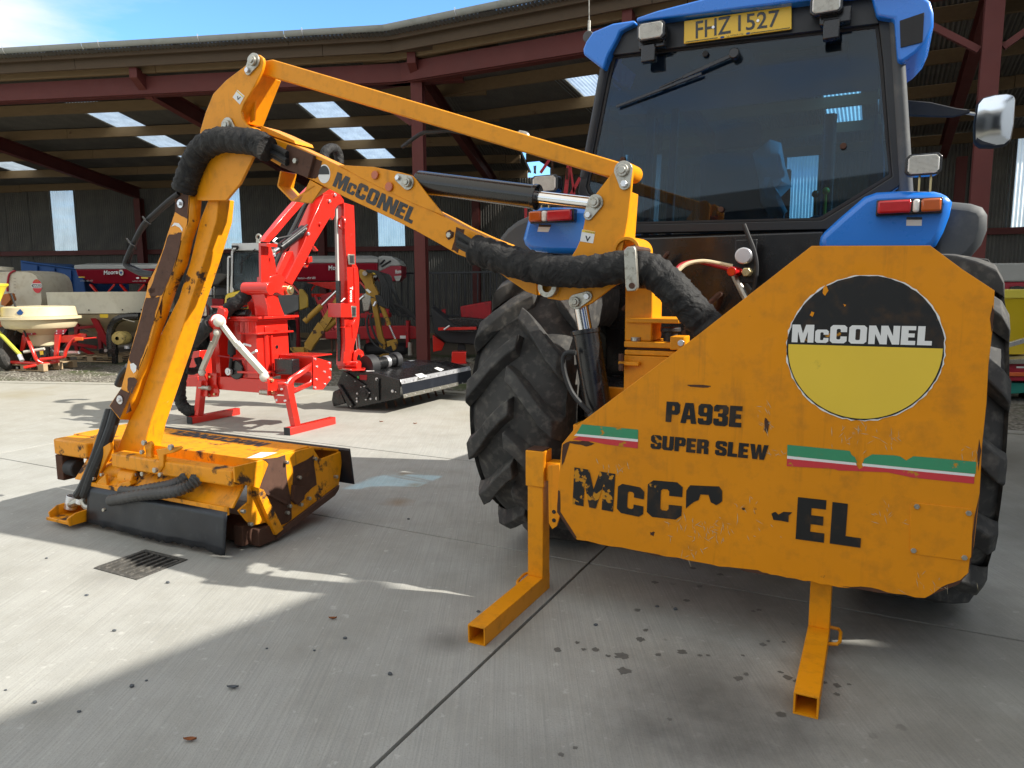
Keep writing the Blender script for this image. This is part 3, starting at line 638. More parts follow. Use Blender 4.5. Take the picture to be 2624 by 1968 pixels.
# oil drops let fall by machines: thin dark splashes on the slabs
M_oil = simple('oil_stain', (.125,.122,.112), .7, 0, .3, 30, .3)
rr = random.Random(77)
for x, y, r in [(530,1080,.02),(630,1045,.012),(660,1078,.012),(720,1078,.018),(845,1110,.032),(780,1110,.012),(1025,1105,.014),(1140,1092,.022),(1230,1108,.012),(1270,1108,.010),(1440,1108,.009),(940,1030,.022),(965,985,.016),(1165,840,.018),(1330,712,.018),(1195,680,.018),(860,1185,.030),(1420,1220,.022),(1455,1200,.014),(1625,1190,.012),(1660,1215,.02),(1840,1240,.014),(1900,1255,.016),(1900,1298,.012),(1540,1055,.016),(1565,1038,.010),(1640,1042,.010),(1520,885,.015),(1490,892,.011),(550,1595,.012),(1010,750,.020),(1230,770,.018),(1700,1235,.012),(1080,1420,.010),(1960,1250,.009),(620,1560,.010)]:
    p = T.z('J', x, y, 0); n = 18; m = MB()
    m.flat([(p.x+r*rr.uniform(.55,1.25)*math.cos(2*math.pi*k/n), p.y+r*rr.uniform(.55,1.25)*math.sin(2*math.pi*k/n), .0012) for k in range(n)])
    o = bpy.data.objects.new('oil_spot', mesh(m, 'oil_spot', 0)); COL.objects.link(o); o.data.materials.append(M_oil); o.parent = yard
# ================================================================== YELLOW HEDGE CUTTER (axes of the tractor: u to its right, v forwards)
hc = Thing('hedge_cutter', 'worn yellow hedge cutter mounted behind the blue tractor, flail head down on the concrete', 'hedge cutter', T, (-1.0, 3.4, 0))
def plate(th, name, z, pts, v, t, mat, bev=.003, parent=None, label=None):
    return th.part(name, MB().prism(T.vs(z, pts, v), (0, t, 0)), mat, bev, parent, label)
def flatpx(th, name, z, pts, v, mat, parent=None, label=None):
    return th.part(name, MB().flat(T.vs(z, pts, v)), mat, 0, parent, label, 0)
# ---- guard
GV = 3.22
def jag(a, b, n, amp, seed):
    rr = random.Random(seed); return [(a[0]+(b[0]-a[0])*i/n+rr.uniform(-amp, amp)*.4, a[1]+(b[1]-a[1])*i/n+rr.uniform(-amp, amp)) for i in range(1, n)]
out = [(130,1300),(45,1182),(50,1060),(66,893),(132,812),(640,432),(1128,50),(1632,48),(1770,150),(1907,240),(1896,420),(1880,560),(1872,720),(1853,900),(1843,1100),(1818,1330),(1795,1440),(1750,1490),(1660,1525),(1610,1548)]
out += jag((1610,1548),(1200,1492),10,5,1)+[(1200,1492)]+jag((1200,1492),(700,1405),14,4,2)+[(700,1405)]+jag((700,1405),(130,1300),12,3,3)
gp = plate(hc, 'guard_plate', 'I', out, GV, .012, M_yguard, .002)
def guard_band(name, pts, off, mat, **k):
    return hc.part(name, MB().flat([(p.x, GV-off, p.z) for p in T.vs('I', pts, GV)]), mat, 0, gp, k.get('label'), 0)
# bare, darkened edges and chips, each with its own ragged outline
def ragged(z, pts, v, n=4, amp=6, seed=0):
    o = []
    for i, a in enumerate(pts):
        b = pts[(i+1) % len(pts)]; o.append(a); o += jag(a, b, n, amp, seed+i)
    return T.vs(z, o, v)
for i, ps in enumerate([[(70,895),(100,880),(160,878),(205,890),(170,903),(100,888),(78,960),(66,985)],[(1842,1100),(1832,1180),(1815,1345),(1793,1440),(1805,1330),(1820,1200)],[(1610,1546),(1680,1500),(1760,1470),(1790,1445),(1750,1490),(1660,1525)],[(50,1090),(58,1090),(60,1180),(130,1290),(118,1290),(46,1182)],[(400,1352),(460,1360),(520,1374),(470,1368)],[(800,1418),(900,1428),(960,1450),(860,1436)],[(1250,1495),(1380,1502),(1480,1528),(1380,1518)],[(440,1265),(462,1268),(455,1285),(443,1280)],[(1840,870),(1850,920),(1836,1010),(1832,930)],[(1896,300),(1905,330),(1893,420),(1886,360)],[(930,780),(950,800),(940,850),(925,830)],[(600,640),(700,645),(690,652),(610,648)]]):
    hc.part('rust_patch', MB().flat([(p.x, GV-.0012, p.z) for p in ragged('I', ps, GV, 3, 3.2, 50+i*9)]), M_rust, 0, gp, None, 0)
rr = random.Random(21); m = MB()
for cx, cy, sx, sy, n in [(680,1260,190,60,60),(1310,850,90,45,26),(930,790,60,60,16),(1480,870,60,50,14),(250,1010,120,40,14),(1800,950,50,60,14),(1430,1200,120,60,12),(620,1360,60,25,10),(1650,1480,150,50,14),(980,930,60,20,8),(850,1180,60,90,12)]:
    for _ in range(n):
        x, y = cx+rr.gauss(0, sx*.5), cy+rr.gauss(0, sy*.5); a = rr.choice([1.1, 1.35, 1.6, .4, -.7])+rr.uniform(-.3, .3); l = rr.uniform(6, 24); w = rr.uniform(.5, 1.4)
        dx, dy = math.cos(a)*l, math.sin(a)*l; px_, py_ = -math.sin(a)*w, math.cos(a)*w
        m.flat([(p.x, GV-.0014, p.z) for p in T.vs('I', [(x-dx, y-dy), (x+px_, y+py_), (x+dx, y+dy), (x-px_, y-py_)], GV)])
hc.part('scratch_marks', m, simple('pale_scratch', (.50,.42,.27), .6, 0, .2, 9), 0, gp, None, 0, kind='stuff')
# stripes
tri = [(M_green, [(152,808),(391,831),(390,872),(128,848)]), (M_wlet, [(128,848),(390,872),(390,883),(118,857)]), (M_rstr, [(112,872),(140,860),(390,883),(389,911),(250,893),(200,882),(150,878)]),
       (M_green, [(1025,895),(1290,921),(1298,938),(1312,948),(1322,972),(1024,942)]), (M_green, [(1345,974),(1352,955),(1385,936),(1480,940),(1505,945),(1530,962),(1560,944),(1640,950),(1828,968),(1825,1019)]),
       (M_wlet, [(1024,942),(1316,972),(1320,983),(1024,954)]), (M_wlet, [(1342,974),(1822,1020),(1820,1031),(1345,986)]), (M_rstr, [(1024,954),(1320,983),(1330,1000),(1352,986),(1820,1031),(1818,1061),(1560,1035),(1450,1012),(1240,1004),(1225,998),(1022,986)])]
for k, (mt, ps) in enumerate(tri): guard_band('stripe', ps, .002, mt)
# roundel
c0 = T.v('I', 1343, 487, GV); rx = abs(T.v('I', 1683, 487, GV).x-T.v('I', 1003, 487, GV).x)/2; rz = abs(T.v('I', 1343, 175, GV).z-T.v('I', 1343, 800, GV).z)/2
def disc(r, y, a0=0, a1=360, n=64, wob=0, seed=0):
    rr = random.Random(seed); return [(c0.x+rx*(r+rr.uniform(-wob, wob*.4))*math.cos(rad(a0+(a1-a0)*i/n)), y, c0.z+rz*(r+rr.uniform(-wob, wob*.4))*math.sin(rad(a0+(a1-a0)*i/n))) for i in range(n)]
hc.part('roundel', MB().flat(disc(1.0, GV-.0018, wob=.016, seed=4, n=110)), M_wlet, 0, gp, 'white rim of the round sticker, torn at its edge', 0)
hc.part('roundel_face', MB().flat(disc(.983, GV-.0024, wob=.010, seed=8, n=110)), M_blet, 0, gp, 'black upper half and rim of the round sticker', 0)
yl = [(c0.x+rx*.962*math.cos(rad(a)), GV-.003, c0.z+rz*.962*math.sin(rad(a))) for a in [178+i*(184)/60 for i in range(61)]]
hc.part('roundel_face', MB().flat(yl), M_round, 0, gp, 'yellow lower half of the round sticker', 0)
for ps in ([(1178,225),(1190,215),(1200,240),(1186,262),(1175,250)],[(1128,328),(1140,332),(1132,352),(1120,345)],[(1262,296),(1275,300),(1268,308)]):
    hc.part('torn_spot', MB().flat([(p.x, GV-.0034, p.z) for p in ragged('I', ps, GV, 2, 2, 5)]), M_yguard, 0, gp, None, 0)
def glet(text, bl, br, tl, mat, off=.003): 
    return hc.part('lettering', letters(text, *[(p.x, GV-off, p.z) for p in T.vs('I', [bl, br, tl], GV)]), mat, 0, gp, None, 0)
glet('McCONNEL', (1043,459), (1638,473), (1047,384), M_wlet, .0036)
glet('PA93E', (507,797), (830,822), (512,711), M_blet)
glet('SUPER SLEW', (443,911), (940,961), (447,852), M_blet)
glet('M', (112,1148), (284,1180), (120,991), M_blet2); glet('c', (300,1181), (412,1205), (308,1014), M_blet)
glet('C', (427,1199), (580,1216), (433,1044), M_blet); glet('E', (1060,1295), (1184,1312), (1070,1117), M_blet); glet('L', (1205,1314), (1335,1333), (1217,1138), M_blet)
for ps in ([(594,1166),(596,1090),(612,1067),(735,1072),(748,1090),(748,1135),(722,1152),(700,1140),(690,1108),(655,1106),(648,1130),(625,1140)], [(957,1188),(975,1180),(986,1192),(1008,1180),(1046,1182),(1030,1196),(1030,1224),(966,1214)], [(832,1164),(846,1162),(844,1171),(834,1172)]):
    hc.part('lettering', MB().flat([(p.x, GV-.003, p.z) for p in ragged('I', ps, GV, 2, 1.5, 31)]), M_blet, 0, gp, 'torn remnant of a black sticker letter', 0)
# bolted cover
ap = hc.part('access_panel', MB().prism([(p.x, GV-.004, p.z) for p in T.vs('I', [(1556,1141),(1800,1166),(1815,1182),(1806,1372),(1790,1390),(1560,1358),(1545,1345),(1548,1155)], GV)], (0, .0035, 0)), M_yguard, .001, gp)
for x, y in ((1575,1156),(1795,1184),(1561,1343),(1777,1373)):
    p = T.v('I', x, y, GV); hc.part('screw', MB().cyl((p.x, GV-.004, p.z), (p.x, GV-.012, p.z), .011, 6), M_steel, .001, ap)
# ---- stabiliser legs: hollow square tube
def leg(uc, vc, w, top, foot_v, side):
    h = w/2; t = .007
    o = hc.part('stabiliser_leg', MB().box(uc-h, uc+h, vc-h, vc+h, w-.001, top), M_yel, .004)
    m = MB().box(uc-h, uc+h, foot_v, vc+h, 0, t).box(uc-h, uc+h, foot_v, vc+h, w-t, w).box(uc-h, uc-h+t, foot_v, vc+h, t, w-t).box(uc+h-t, uc+h, foot_v, vc+h, t, w-t).box(uc-h+t, uc+h-t, vc+h-t, vc+h-.0005, t, w-t).box(uc-h+t, uc+h-t, foot_v+.25, foot_v+.252, t, w-t)
    hc.part('foot', m, M_yel, .002, o)
    s = side; p = [(uc+s*h, vc-.10, w*.55), (uc+s*(h+.035), vc-.10, w*.62), (uc+s*(h+.045), vc-.075, w*.65), (uc+s*(h+.045), vc+.0, w*.75), (uc+s*(h+.035), vc+.025, w*.78), (uc+s*h, vc+.025, w*.8)]
    hc.part('handle', MB().tube(p, .008, 8), M_yel, 0, o)
    return o
lw = .088
LT = T.v('H', 450, 1000, 3.30).z; LS = T.v('H', 450, 1200, 3.30).z
l1 = leg(-1.545, 3.335, lw, LS, 2.665, -1)
l2 = leg(-.165, 3.375, lw, .98, 2.735, 1)
hc.part('leg_sleeve', MB().box(-1.597, -1.493, 3.283, 3.387, LS, LT), M_yel, .004)
hc.part('leg_cap', MB().box(-1.591, -1.499, 3.29, 3.38, LT+.0001, LT+.007), M_rust2, .002)
hc.part('leg_bracket', MB().box(-1.492, -1.2, 3.31, 3.40, LS+.03, LT-.06), M_yel, .004)
lp = hc.part('lug_plate', MB().prism([(-1.452, 3.296, z) if 0 else (u, 3.296, z) for u, z in [(-1.475,LT-.07),(-1.41,LT-.06),(-1.407,.44),(-1.425,.38),(-1.45,.36),(-1.47,.39)]], (0, .013, 0)), M_yel, .002)
for z in (.41, .455): hc.part('hole', MB().cyl((-1.440, 3.2955, z), (-1.440, 3.294, z), .011, 10), M_blk, 0, lp)
# ---- frame behind the guard, slewing bearing and column
def bx(name, a, b, c, d, e, f, mat=M_yel, bev=.004, parent=None): return hc.part(name, MB().box(a, b, c, d, e, f), mat, bev, parent)
bx('main_frame', -1.38, .25, 3.40, 3.52, .62, .90)
bx('side_plate', -1.32, -1.0, 3.56, 3.60, .55, 1.08)
z5 = lambda x, y, v: T.v('e5', x, y, v)
a = z5(205, 1290, 3.50); b = z5(800, 1490, 3.50)
bx('slew_base', a.x, b.x+.12, 3.50, 3.78, .93, z5(205,1395,3.5).z-.002)
bx('slew_base', a.x+.003, b.x+.12, 3.497, 3.78, z5(205,1392,3.5).z, z5(205,1328,3.5).z)
bx('slew_ring', a.x+.01, b.x+.05, 3.51, 3.77, z5(205,1326,3.5).z, z5(205,1296,3.5).z, M_rust)
bx('slew_plate', a.x, b.x+.02, 3.495, 3.77, z5(205,1292,3.5).z, z5(205,1214,3.5).z)
bx('stop_plate', z5(125,1480,3.47).x, z5(400,1480,3.47).x, 3.47, 3.5, z5(125,1535,3.47).z, z5(125,1482,3.47).z)
bx('stop_block', z5(815,1150,3.46).x, z5(1000,1150,3.46).x, 3.46, 3.58, z5(815,1330,3.46).z, z5(815,1152,3.46).z)
for x, y, v in ((165,1430,3.462),(165,1560,3.465)):
    p = z5(x, y, v); hc.part('bolt', MB().cyl((p.x, p.y, p.z-.018), (p.x, p.y, p.z+.018), .014, 6), M_rust2, .002)
p = z5(360, 1190, 3.52); hc.part('bolt', MB().cyl((p.x, p.y, p.z-.01), (p.x, p.y, p.z+.012), .026, 12), M_steel, .003)
p = z5(960, 1240, 3.455); hc.part('bolt', MB().cyl((p.x, p.y-.008, p.z), (p.x, p.y+.01, p.z), .016, 12), M_galv, .003)
ca = z5(208, 1210, 3.52); cb = z5(583, 520, 3.52)
bx('slew_column', ca.x, cb.x, 3.52, 3.70, ca.z, 1.72, M_yel, .006)
f1 = z5(235, 968, 3.50); f2 = z5(935, 915, 3.50)
bx('flange_plate', f1.x, f2.x, 3.495, 3.74, f1.z, f2.z)
hc.part('hose_union', MB().cyl((-.93, 3.58, 1.17), (-.93, 3.58, 1.38), .035, 14).cyl((-.93, 3.58, 1.38), (-.93, 3.58, 1.40), .05, 14), M_blkm, .003)
hc.part('hydraulic_ram', MB().cyl((-.95, 3.62, 1.20), (-.55, 3.62, 1.20), .035, 14), M_blk, .003)
# linkage arms to the tractor
for u in (-1.32, -.5): hc.part('link_arm', MB().bar((u, 3.5, .62), (u+.03, 4.3, .55), .05, .09), M_rust2, .006)
hc.part('top_link', MB().cyl((-.92, 3.7, 1.15), (-.9, 4.4, 1.05), .03), M_rust2)
# ---- king post: two plates carrying the arm
kp = [(1195,352),(1205,330),(1235,318),(1270,322),(1297,345),(1302,385),(1287,560),(1268,715),(1240,880),(1225,960),(1250,1000),(1250,1165),(1180,1190),(1010,1320),(930,1355),(880,1345),(862,1290),(790,1300),(700,1285),(655,1240),(640,1180),(760,1120),(870,985),(905,930),(940,850),(965,720),(990,600),(1030,560),(1130,430)]
for v in (3.355, 3.545): plate(hc, 'king_post_plate', 'F', kp, v, .022, M_yel, .003)
plate(hc, 'king_post_web', 'F', [(1225,520),(1270,520),(1245,870),(1200,870)], 3.378, .166, M_yel, .003)
# collar at the foot of the king post
cc = T.v('F', 1265, 950, 3.36); hc.part('collar', MB().lathe([(.052,-.02),(.068,-.02),(.068,.20),(.052,.20),(.052,-.02)], (cc.x, 3.36, cc.z), 'y', 24), M_yel, .002)
def boss(z, x, y, v, r, x2, y2, r2, thick=.02):
    """pin with its tear-drop keeper plate"""
    a, b = T.v(z, x, y, v), T.v(z, x2, y2, v); d = Vector((b.x-a.x, b.z-a.z)); an = math.atan2(d.y, d.x); pts = []
    for k in range(13): w = an+math.pi/2+math.pi*k/12; pts.append((a.x+r*math.cos(w), v, a.z+r*math.sin(w)))
    for k in range(9): w = an-math.pi/2+math.pi*k/8; pts.append((b.x+r2*math.cos(w), v, b.z+r2*math.sin(w)))
    o = hc.part('pin_keeper', MB().prism(pts, (0, -.012, 0)), M_steel, .002)
    hc.part('pin', MB().cyl((a.x, v-.012, a.z), (a.x, v-.03, a.z), r*.66, 18).cyl((a.x, v-.03, a.z), (a.x, v-.036, a.z), r*.4, 12), M_steel, .003, o)
    hc.part('bolt', MB().cyl((b.x, v-.012, b.z), (b.x, v-.026, b.z), r2*.62, 6), M_galv, .002, o); return o
boss('F', 1240, 380, 3.355, .045, 1250, 475, .028); boss('F', 1042, 608, 3.355, .040, 995, 695, .025); boss('F', 905, 1308, 3.355, .038, 985, 1270, .026)
p = T.v('F', 712, 1205, 3.35); hc.part('pin', MB().lathe([(.026,-.03),(.052,-.03),(.052,.02)], (p.x, 3.35, p.z), 'y', 20), M_steel, .003)
lab = plate(hc, 'warning_label', 'F', [(945,795),(1037,812),(1022,895),(930,880)], 3.3535, .001, M_wlet, 0)
lf = lambda t, bl, br, tl, mat=M_dlet, v=3.3525, z='F', bold=.0, **k: hc.part('lettering', script_text(t, *T.vs(z, [bl, br, tl], v), bold, **k), mat, 0, lab, None, 0)
flatpx(hc, 'label_band', 'F', [(946,797),(1036,813),(1033,829),(943,813)], 3.353, M_round, lab)
lf('WARNING', (965,816), (1032,827), (967,806)); lf('V', (962,878), (1000,885), (968,840), bold=.03)
# ---- tension link, main arm
plate(hc, 'tension_link', 'P', [(560,133),(588,128),(1345,352),(1350,372),(1318,382),(1300,378),(585,166),(560,160)], 3.40, .11, M_yel, .006)
for (x, y) in ((1348,368),(548,138)): 
    p = T.v('P', x, y, 3.378); hc.part('link_bush', MB().cyl((p.x, 3.378, p.z), (p.x, 3.545, p.z), .042, 20), M_yel, .003)
am = [(355,60),(420,28),(520,72),(640,130),(850,203),(1060,300),(1300,413),(1480,503),(1700,603),(1900,703),(2040,778),(2200,850),(2330,900),(2420,985),(2560,1150),(2560,1265),(2480,1235),(2370,1160),(2260,1080),(2130,1022),(1990,970),(1870,900),(1700,805),(1510,712),(1200,568),(950,440),(735,345),(560,240),(400,160),(350,110)]
arm = plate(hc, 'main_arm', 'C', am, 3.40, .125, M_yel, .005)
# top stiffener on the arm, cylinder bracket
plate(hc, 'arm_stiffener', 'C', [(600,60),(700,100),(840,165),(850,190),(700,140),(600,100)], 3.43, .16, M_yel, .003)
for v in (3.395, 3.52): plate(hc, 'ram_bracket', 'C', [(1150,338),(1260,345),(1400,352),(1600,392),(1670,412),(1700,440),(1790,560),(1905,700),(1700,620),(1480,515),(1300,425)], v, .014, M_yel, .003)
boss('C', 1650, 465, 3.395, .040, 1585, 432, .024)
for x, y, r in ((1418,412,.024),(1518,495,.026)):
    p = T.v('C', x, y, 3.395); hc.part('reflector', MB().cyl((p.x, 3.394, p.z), (p.x, 3.382, p.z), r, 18), M_amber, .003)
ald = lambda t, bl, br, tl, mat: hc.part('lettering', letters(t, *T.vs('C', [bl, br, tl], 3.3985)), mat, 0, arm, None, 0)
ald('McCONNEL', (1110,487), (1672,757), (1147,388), M_dlet2)
p = T.v('C', 1052, 402, 3.3985); r = .047
hc.part('roundel', MB().flat([(p.x+r*math.cos(rad(a)), 3.3985, p.z+r*1.15*math.sin(rad(a))) for a in range(0, 360, 12)]), M_wlet, 0, arm, 'small faded round sticker', 0)
hc.part('roundel_face', MB().flat([(p.x+r*.86*math.cos(rad(a)), 3.3975, p.z+r*.99*math.sin(rad(a))) for a in range(-8, 190, 9)]), M_dlet, 0, arm, None, 0)
cl = plate(hc, 'hose_clamp', 'C', [(790,193),(978,272),(935,432),(738,350)], 3.375, .024, M_rust2, .003)
p = T.v('C', 855, 312, 3.375); hc.part('bolt', MB().cyl((p.x, 3.375, p.z), (p.x, 3.357, p.z), .017, 6), M_steel, .002, cl)
hc.part('rust_patch', MB().flat([(q.x, 3.3982, q.z) for q in ragged('C', [(985,290),(1040,312),(1028,380),(1000,430),(965,438),(945,425)], 3.40, 3, 6, 3)]), M_rust, 0, arm, None, 0)
hc.part('rust_patch', MB().flat([(q.x, 3.3982, q.z) for q in ragged('C', [(1990,778),(2048,795),(2000,965),(1955,940),(1975,880)], 3.40, 3, 8, 5)]), M_rust, 0, arm, None, 0)
hc.part('rust_patch', MB().flat([(q.x, 3.3982, q.z) for q in ragged('C', [(1915,820),(1945,797),(1975,815),(1970,850),(1935,872),(1918,850)], 3.40, 2, 5, 7)]), M_rust, 0, arm, None, 0)
p = T.v('C', 1943, 836, 3.398); hc.part('bolt', MB().cyl((p.x, 3.398, p.z), (p.x, 3.382, p.z), .016, 6), M_steel, .002)
bk = MB()
for pa, pb in (((800,392),(778,497)),((778,497),(878,600)),((880,600),(1040,495))):
    qa, qb = T.v('C', *pa, 3.46), T.v('C', *pb, 3.46); bk.bar(qa, qb, .13, .012, (0, 0, 1))
hc.part('rest_bracket', bk, M_yel, .002)
plate(hc, 'rest_bracket', 'C', [(950,445),(1040,495),(960,612),(880,598)], 3.395, .012, M_yel, .002)
# ---- rams
def ram(a, b, c, v, rb, rr_, names=('ram_barrel', 'ram_rod')):
    pa, pb, pc = T.v(*a, v), T.v(*b, v), T.v(*c, v); d = (pb-pa).normalized()
    o = hc.part(names[0], MB().cyl(pa, pb, rb, 24).cyl(pb-d*.012, pb+d*.012, rb*1.07, 24), M_blk, .003)
    hc.part(names[1], MB().cyl(pb-d*.1, pc, rr_, 18), M_chrome, 0, o); return o
ram(('P',905,393), ('P',1158,426), ('P',1290,441), 3.47, .062, .033)
ram(('H',850,800), ('H',776,330), ('H',745,165), 3.47, .073, .038)
hs = lambda name, z, pts, v, r, mat=M_hose, n=8, seg=10, th=hc: th.part(name, MB().tube(spline(T.vs(z, pts, v) if not hasattr(v, '__len__') else [T.v(z, x, y, w) for (x, y), w in zip(pts, v)], n), r, seg), mat)
hs('hydraulic_hose', 'F', [(-330,215),(-200,120),(-110,105),(0,95),(110,113),(240,128),(400,122),(530,112)], 3.47, .011)
hs('hydraulic_hose', 'F', [(500,112),(550,125),(560,160)], 3.47, .014, M_steel)
hs('hydraulic_hose', 'H', [(720,450),(675,450),(650,480),(655,560),(690,660),(740,730),(800,790)], 3.36, .013)
# ---- hose bundles in canvas sleeves
def sleeve(name, z, pts, v, r, seed, n=14):
    rr = random.Random(seed); sp = spline([T.v(z, x, y, w) for (x, y), w in zip(pts, v)], n); rs = []; ph = 0
    for i in range(len(sp)):
        ph += rr.uniform(.5, 1.3); rs.append(r*(1+.028*math.sin(ph)+rr.uniform(-.02, .02)))
    m = MB().tube(sp, rs, 20); rr2 = random.Random(seed+1)
    m.vt = [(x+rr2.uniform(-.003, .003), y+rr2.uniform(-.003, .003), zz+rr2.uniform(-.003, .003)) for x, y, zz in m.vt]
    return hc.part(name, m, M_sleeve, 0, None, None, 60)
sleeve('hose_sleeve', 'C', [(648,225),(560,180),(430,165),(300,165),(190,225),(125,330),(80,450),(60,525)], [3.30]*8, [.077][0], 3)
sleeve('hose_sleeve', 'F', [(185,940),(330,985),(520,1045),(760,1090),(1000,1095),(1230,1062),(1400,1075),(1520,1150),(1640,1270),(1740,1380),(1840,1490),(1900,1580)], [3.32,3.31,3.30,3.29,3.29,3.29,3.30,3.31,3.32,3.34,3.36,3.37], .078, 9)
for k, dy in enumerate((-32, -8, 18, 40)):
    hs('hydraulic_hose', 'F', [(60,860+dy*1.1),(130,900+dy),(215,945+dy*.8)], 3.345+.012*(k % 2), .016)
    hs('hydraulic_hose', 'C', [(600,205+dy*.9),(700,240+dy),(790,290+dy)], 3.345+.012*(k % 2), .016)
# clamp that holds the bundle to the column
plate(hc, 'sleeve_clamp', 'F', [(1238,945),(1265,918),(1312,915),(1322,940),(1336,1210),(1318,1232),(1262,1235),(1250,1200)], 3.185, .03, M_steel, .004)
p, q = T.v('F', 1300, 930, 3.2), T.v('F', 1440, 935, 3.45); hc.part('clamp_rod', MB().cyl(p, (p.x, 3.45, p.z), .014, 10), M_rust2)
p = T.v('F', 1305, 1195, 3.2); hc.part('clamp_rod', MB().cyl((p.x, 3.18, p.z), (p.x, 3.42, p.z), .014, 10), M_rust2)
# ---- dipper: head plates, box beam, worn hose guard
hp = [(1752,455),(1765,405),(1795,386),(1835,388),(1862,410),(1868,445),(1855,500),(1800,610),(1725,740),(1708,790),(1715,840),(1745,880),(1850,950),(1800,1100),(1700,1300),(1600,1420),(1340,1420),(1260,1360),(1330,1180),(1405,1000),(1420,920),(1455,800),(1510,665),(1600,570)]
for v in (3.345, 3.555): plate(hc, 'dipper_head_plate', 'A', hp, v, .02, M_yel, .003)
plate(hc, 'head_web', 'A', [(1800,500),(1830,520),(1760,700),(1700,860),(1650,860),(1720,680)], 3.366, .188, M_yel, .003)
plate(hc, 'head_web', 'A', [(1795,640),(1812,650),(1800,850),(1770,870),(1775,760)], 3.42, .012, M_yel, .002)
boss('e2', 665, 220, 3.345, .046, 585, 365, .027); boss('e2', 270, 1200, 3.343, .050, 380, 1330, .025)
lab = plate(hc, 'warning_label', 'e2', [(405,652),(512,745),(440,875),(332,765)], 3.3435, .001, M_wlet, 0)
hc.part('lettering', script_text('V', *T.vs('e2', [(380,800), (440,815), (400,745)], 3.3425), .03), M_dlet, 0, lab, None, 0)
flatpx(hc, 'label_band', 'e2', [(400,665),(500,755),(490,770),(392,680)], 3.343, M_round, lab)
LEAN = .176      # the dipper leans towards the viewer at its foot
def xv(x, y, base): return T.hit('X', x, y, T.V-Vector((0, 0, LEAN)), base-LEAN*2.25)
bm_ = [(650,150),(715,150),(700,300),(620,560),(540,800),(430,1150),(262,1640),(217,1826),(95,1925),(5,1890),(50,1790),(110,1640),(190,1430),(330,1050),(455,800),(530,560),(590,300)]
hc.part('dipper_beam', MB().prism([xv(x, y, 3.39) for x, y in bm_], (0, .13, 0)), M_ydip, .006)
# angled channel that shields the hoses: a front plate, a fold along its right side, and bare worn patches
gd = [(430,118),(525,120),(515,300),(470,420),(440,560),(385,700),(330,830),(280,1010),(235,1170),(180,1290),(130,1420),(65,1592),(0,1508),(30,1460),(78,1390),(105,1290),(130,1180),(200,930),(235,800),(255,700),(300,610),(345,500),(385,370),(432,232)]
gd_o = hc.part('hose_guard', MB().prism([xv(x, y, 3.315) for x, y in gd], (0, .012, 0)), M_ydip, .002, None, 'yellow hose guard channel worn to bare brown steel')
m = MB(); ed = [(527,118),(518,300),(472,420),(442,560),(387,700),(332,830),(282,1010),(237,1170),(182,1290),(132,1420),(67,1592)]
ed2 = [(605,118),(590,290),(545,420),(510,580),(440,740),(385,900),(335,1030),(290,1180),(235,1350),(190,1490),(130,1595)]
for i in range(len(ed)-1):
    A_, B_ = xv(*ed[i], 3.315), xv(*ed[i+1], 3.315); C_, D_ = xv(*ed2[i], 3.388), xv(*ed2[i+1], 3.388)
    m.add([A_, B_, D_, C_], [(0,1,2,3)])
o = hc.part('hose_guard', m, M_ydip, 0, None, 'folded flank of the hose guard, its paint rubbed through'); sm = o.modifiers.new('thick', 'SOLIDIFY'); sm.thickness = .008
def ragged_x(ps, v, amp, seed):
    o = []
    for i, a in enumerate(ps): o.append(a); o += jag(a, ps[(i+1) % len(ps)], 4, amp, seed*7+i)
    return [xv(x, y, v) for x, y in o]
def gpatch(ps, seed, v=3.3135, mat=M_rust2, amp=8): hc.part('bare_patch', MB().flat(ragged_x(ps, v, amp, seed)), mat, 0, gd_o, None, 0)
gpatch([(433,122),(520,124),(512,285),(430,238)], 1, amp=3); gpatch([(390,385),(474,372),(448,520),(400,655),(345,780),(285,800),(262,745),(310,620),(350,500)], 2)
gpatch([(240,800),(332,790),(295,930),(262,1050),(228,1150),(205,1200),(190,1275),(128,1205),(150,1120),(205,935)], 3); gpatch([(120,1330),(160,1320),(185,1345),(150,1430),(120,1410)], 4)
gpatch([(75,1396),(140,1425),(68,1588),(3,1508)], 5, 3.311, amp=2); gpatch([(255,745),(300,735),(305,790),(285,815),(262,780)], 6)
def fpatch(ps, seed):   # worn places on the folded flank
    tt = []
    for (i, s) in ps:
        k = min(int(i), len(ed)-2); f = i-k; A_ = xv(*ed[k], 3.315).lerp(xv(*ed[k+1], 3.315), f); C_ = xv(*ed2[k], 3.388).lerp(xv(*ed2[k+1], 3.388), f)
        q = A_.lerp(C_, s); tt.append((q.x+.0025, q.y-.0075, q.z+.002))
    return MB().flat(tt)
for ps in ([(.1,.05),(.05,.55),(.6,.35),(1.0,.7),(1.5,.8),(1.7,.3),(1.2,.05)], [(2.05,.02),(2.1,.95),(2.7,.85),(3.4,.95),(3.9,.55),(4.5,.85),(5.4,.5),(6.0,.75),(6.6,.35),(7.5,.8),(8.3,.4),(9.5,.9),(9.9,.1),(9.0,.03),(8.2,.35),(7.8,.06),(6.8,.04),(6.2,.3),(5.6,.05),(4.4,.04),(3.8,.3),(3.3,.06),(2.6,.02)]):
    hc.part('bare_patch', fpatch(ps, 1), M_rust, 0, gd_o, None, 0)
for x, y, r in ((467,184,.028),(72,1467,.030)):
    p = xv(x, y, 3.309); o = hc.part('washer', MB().cyl((p.x, p.y, p.z), (p.x, p.y-.006, p.z), r, 20), M_galv, .001); hc.part('bolt', MB().cyl((p.x, p.y-.006, p.z), (p.x, p.y-.02, p.z), r*.5, 6), M_galv, .002, o)
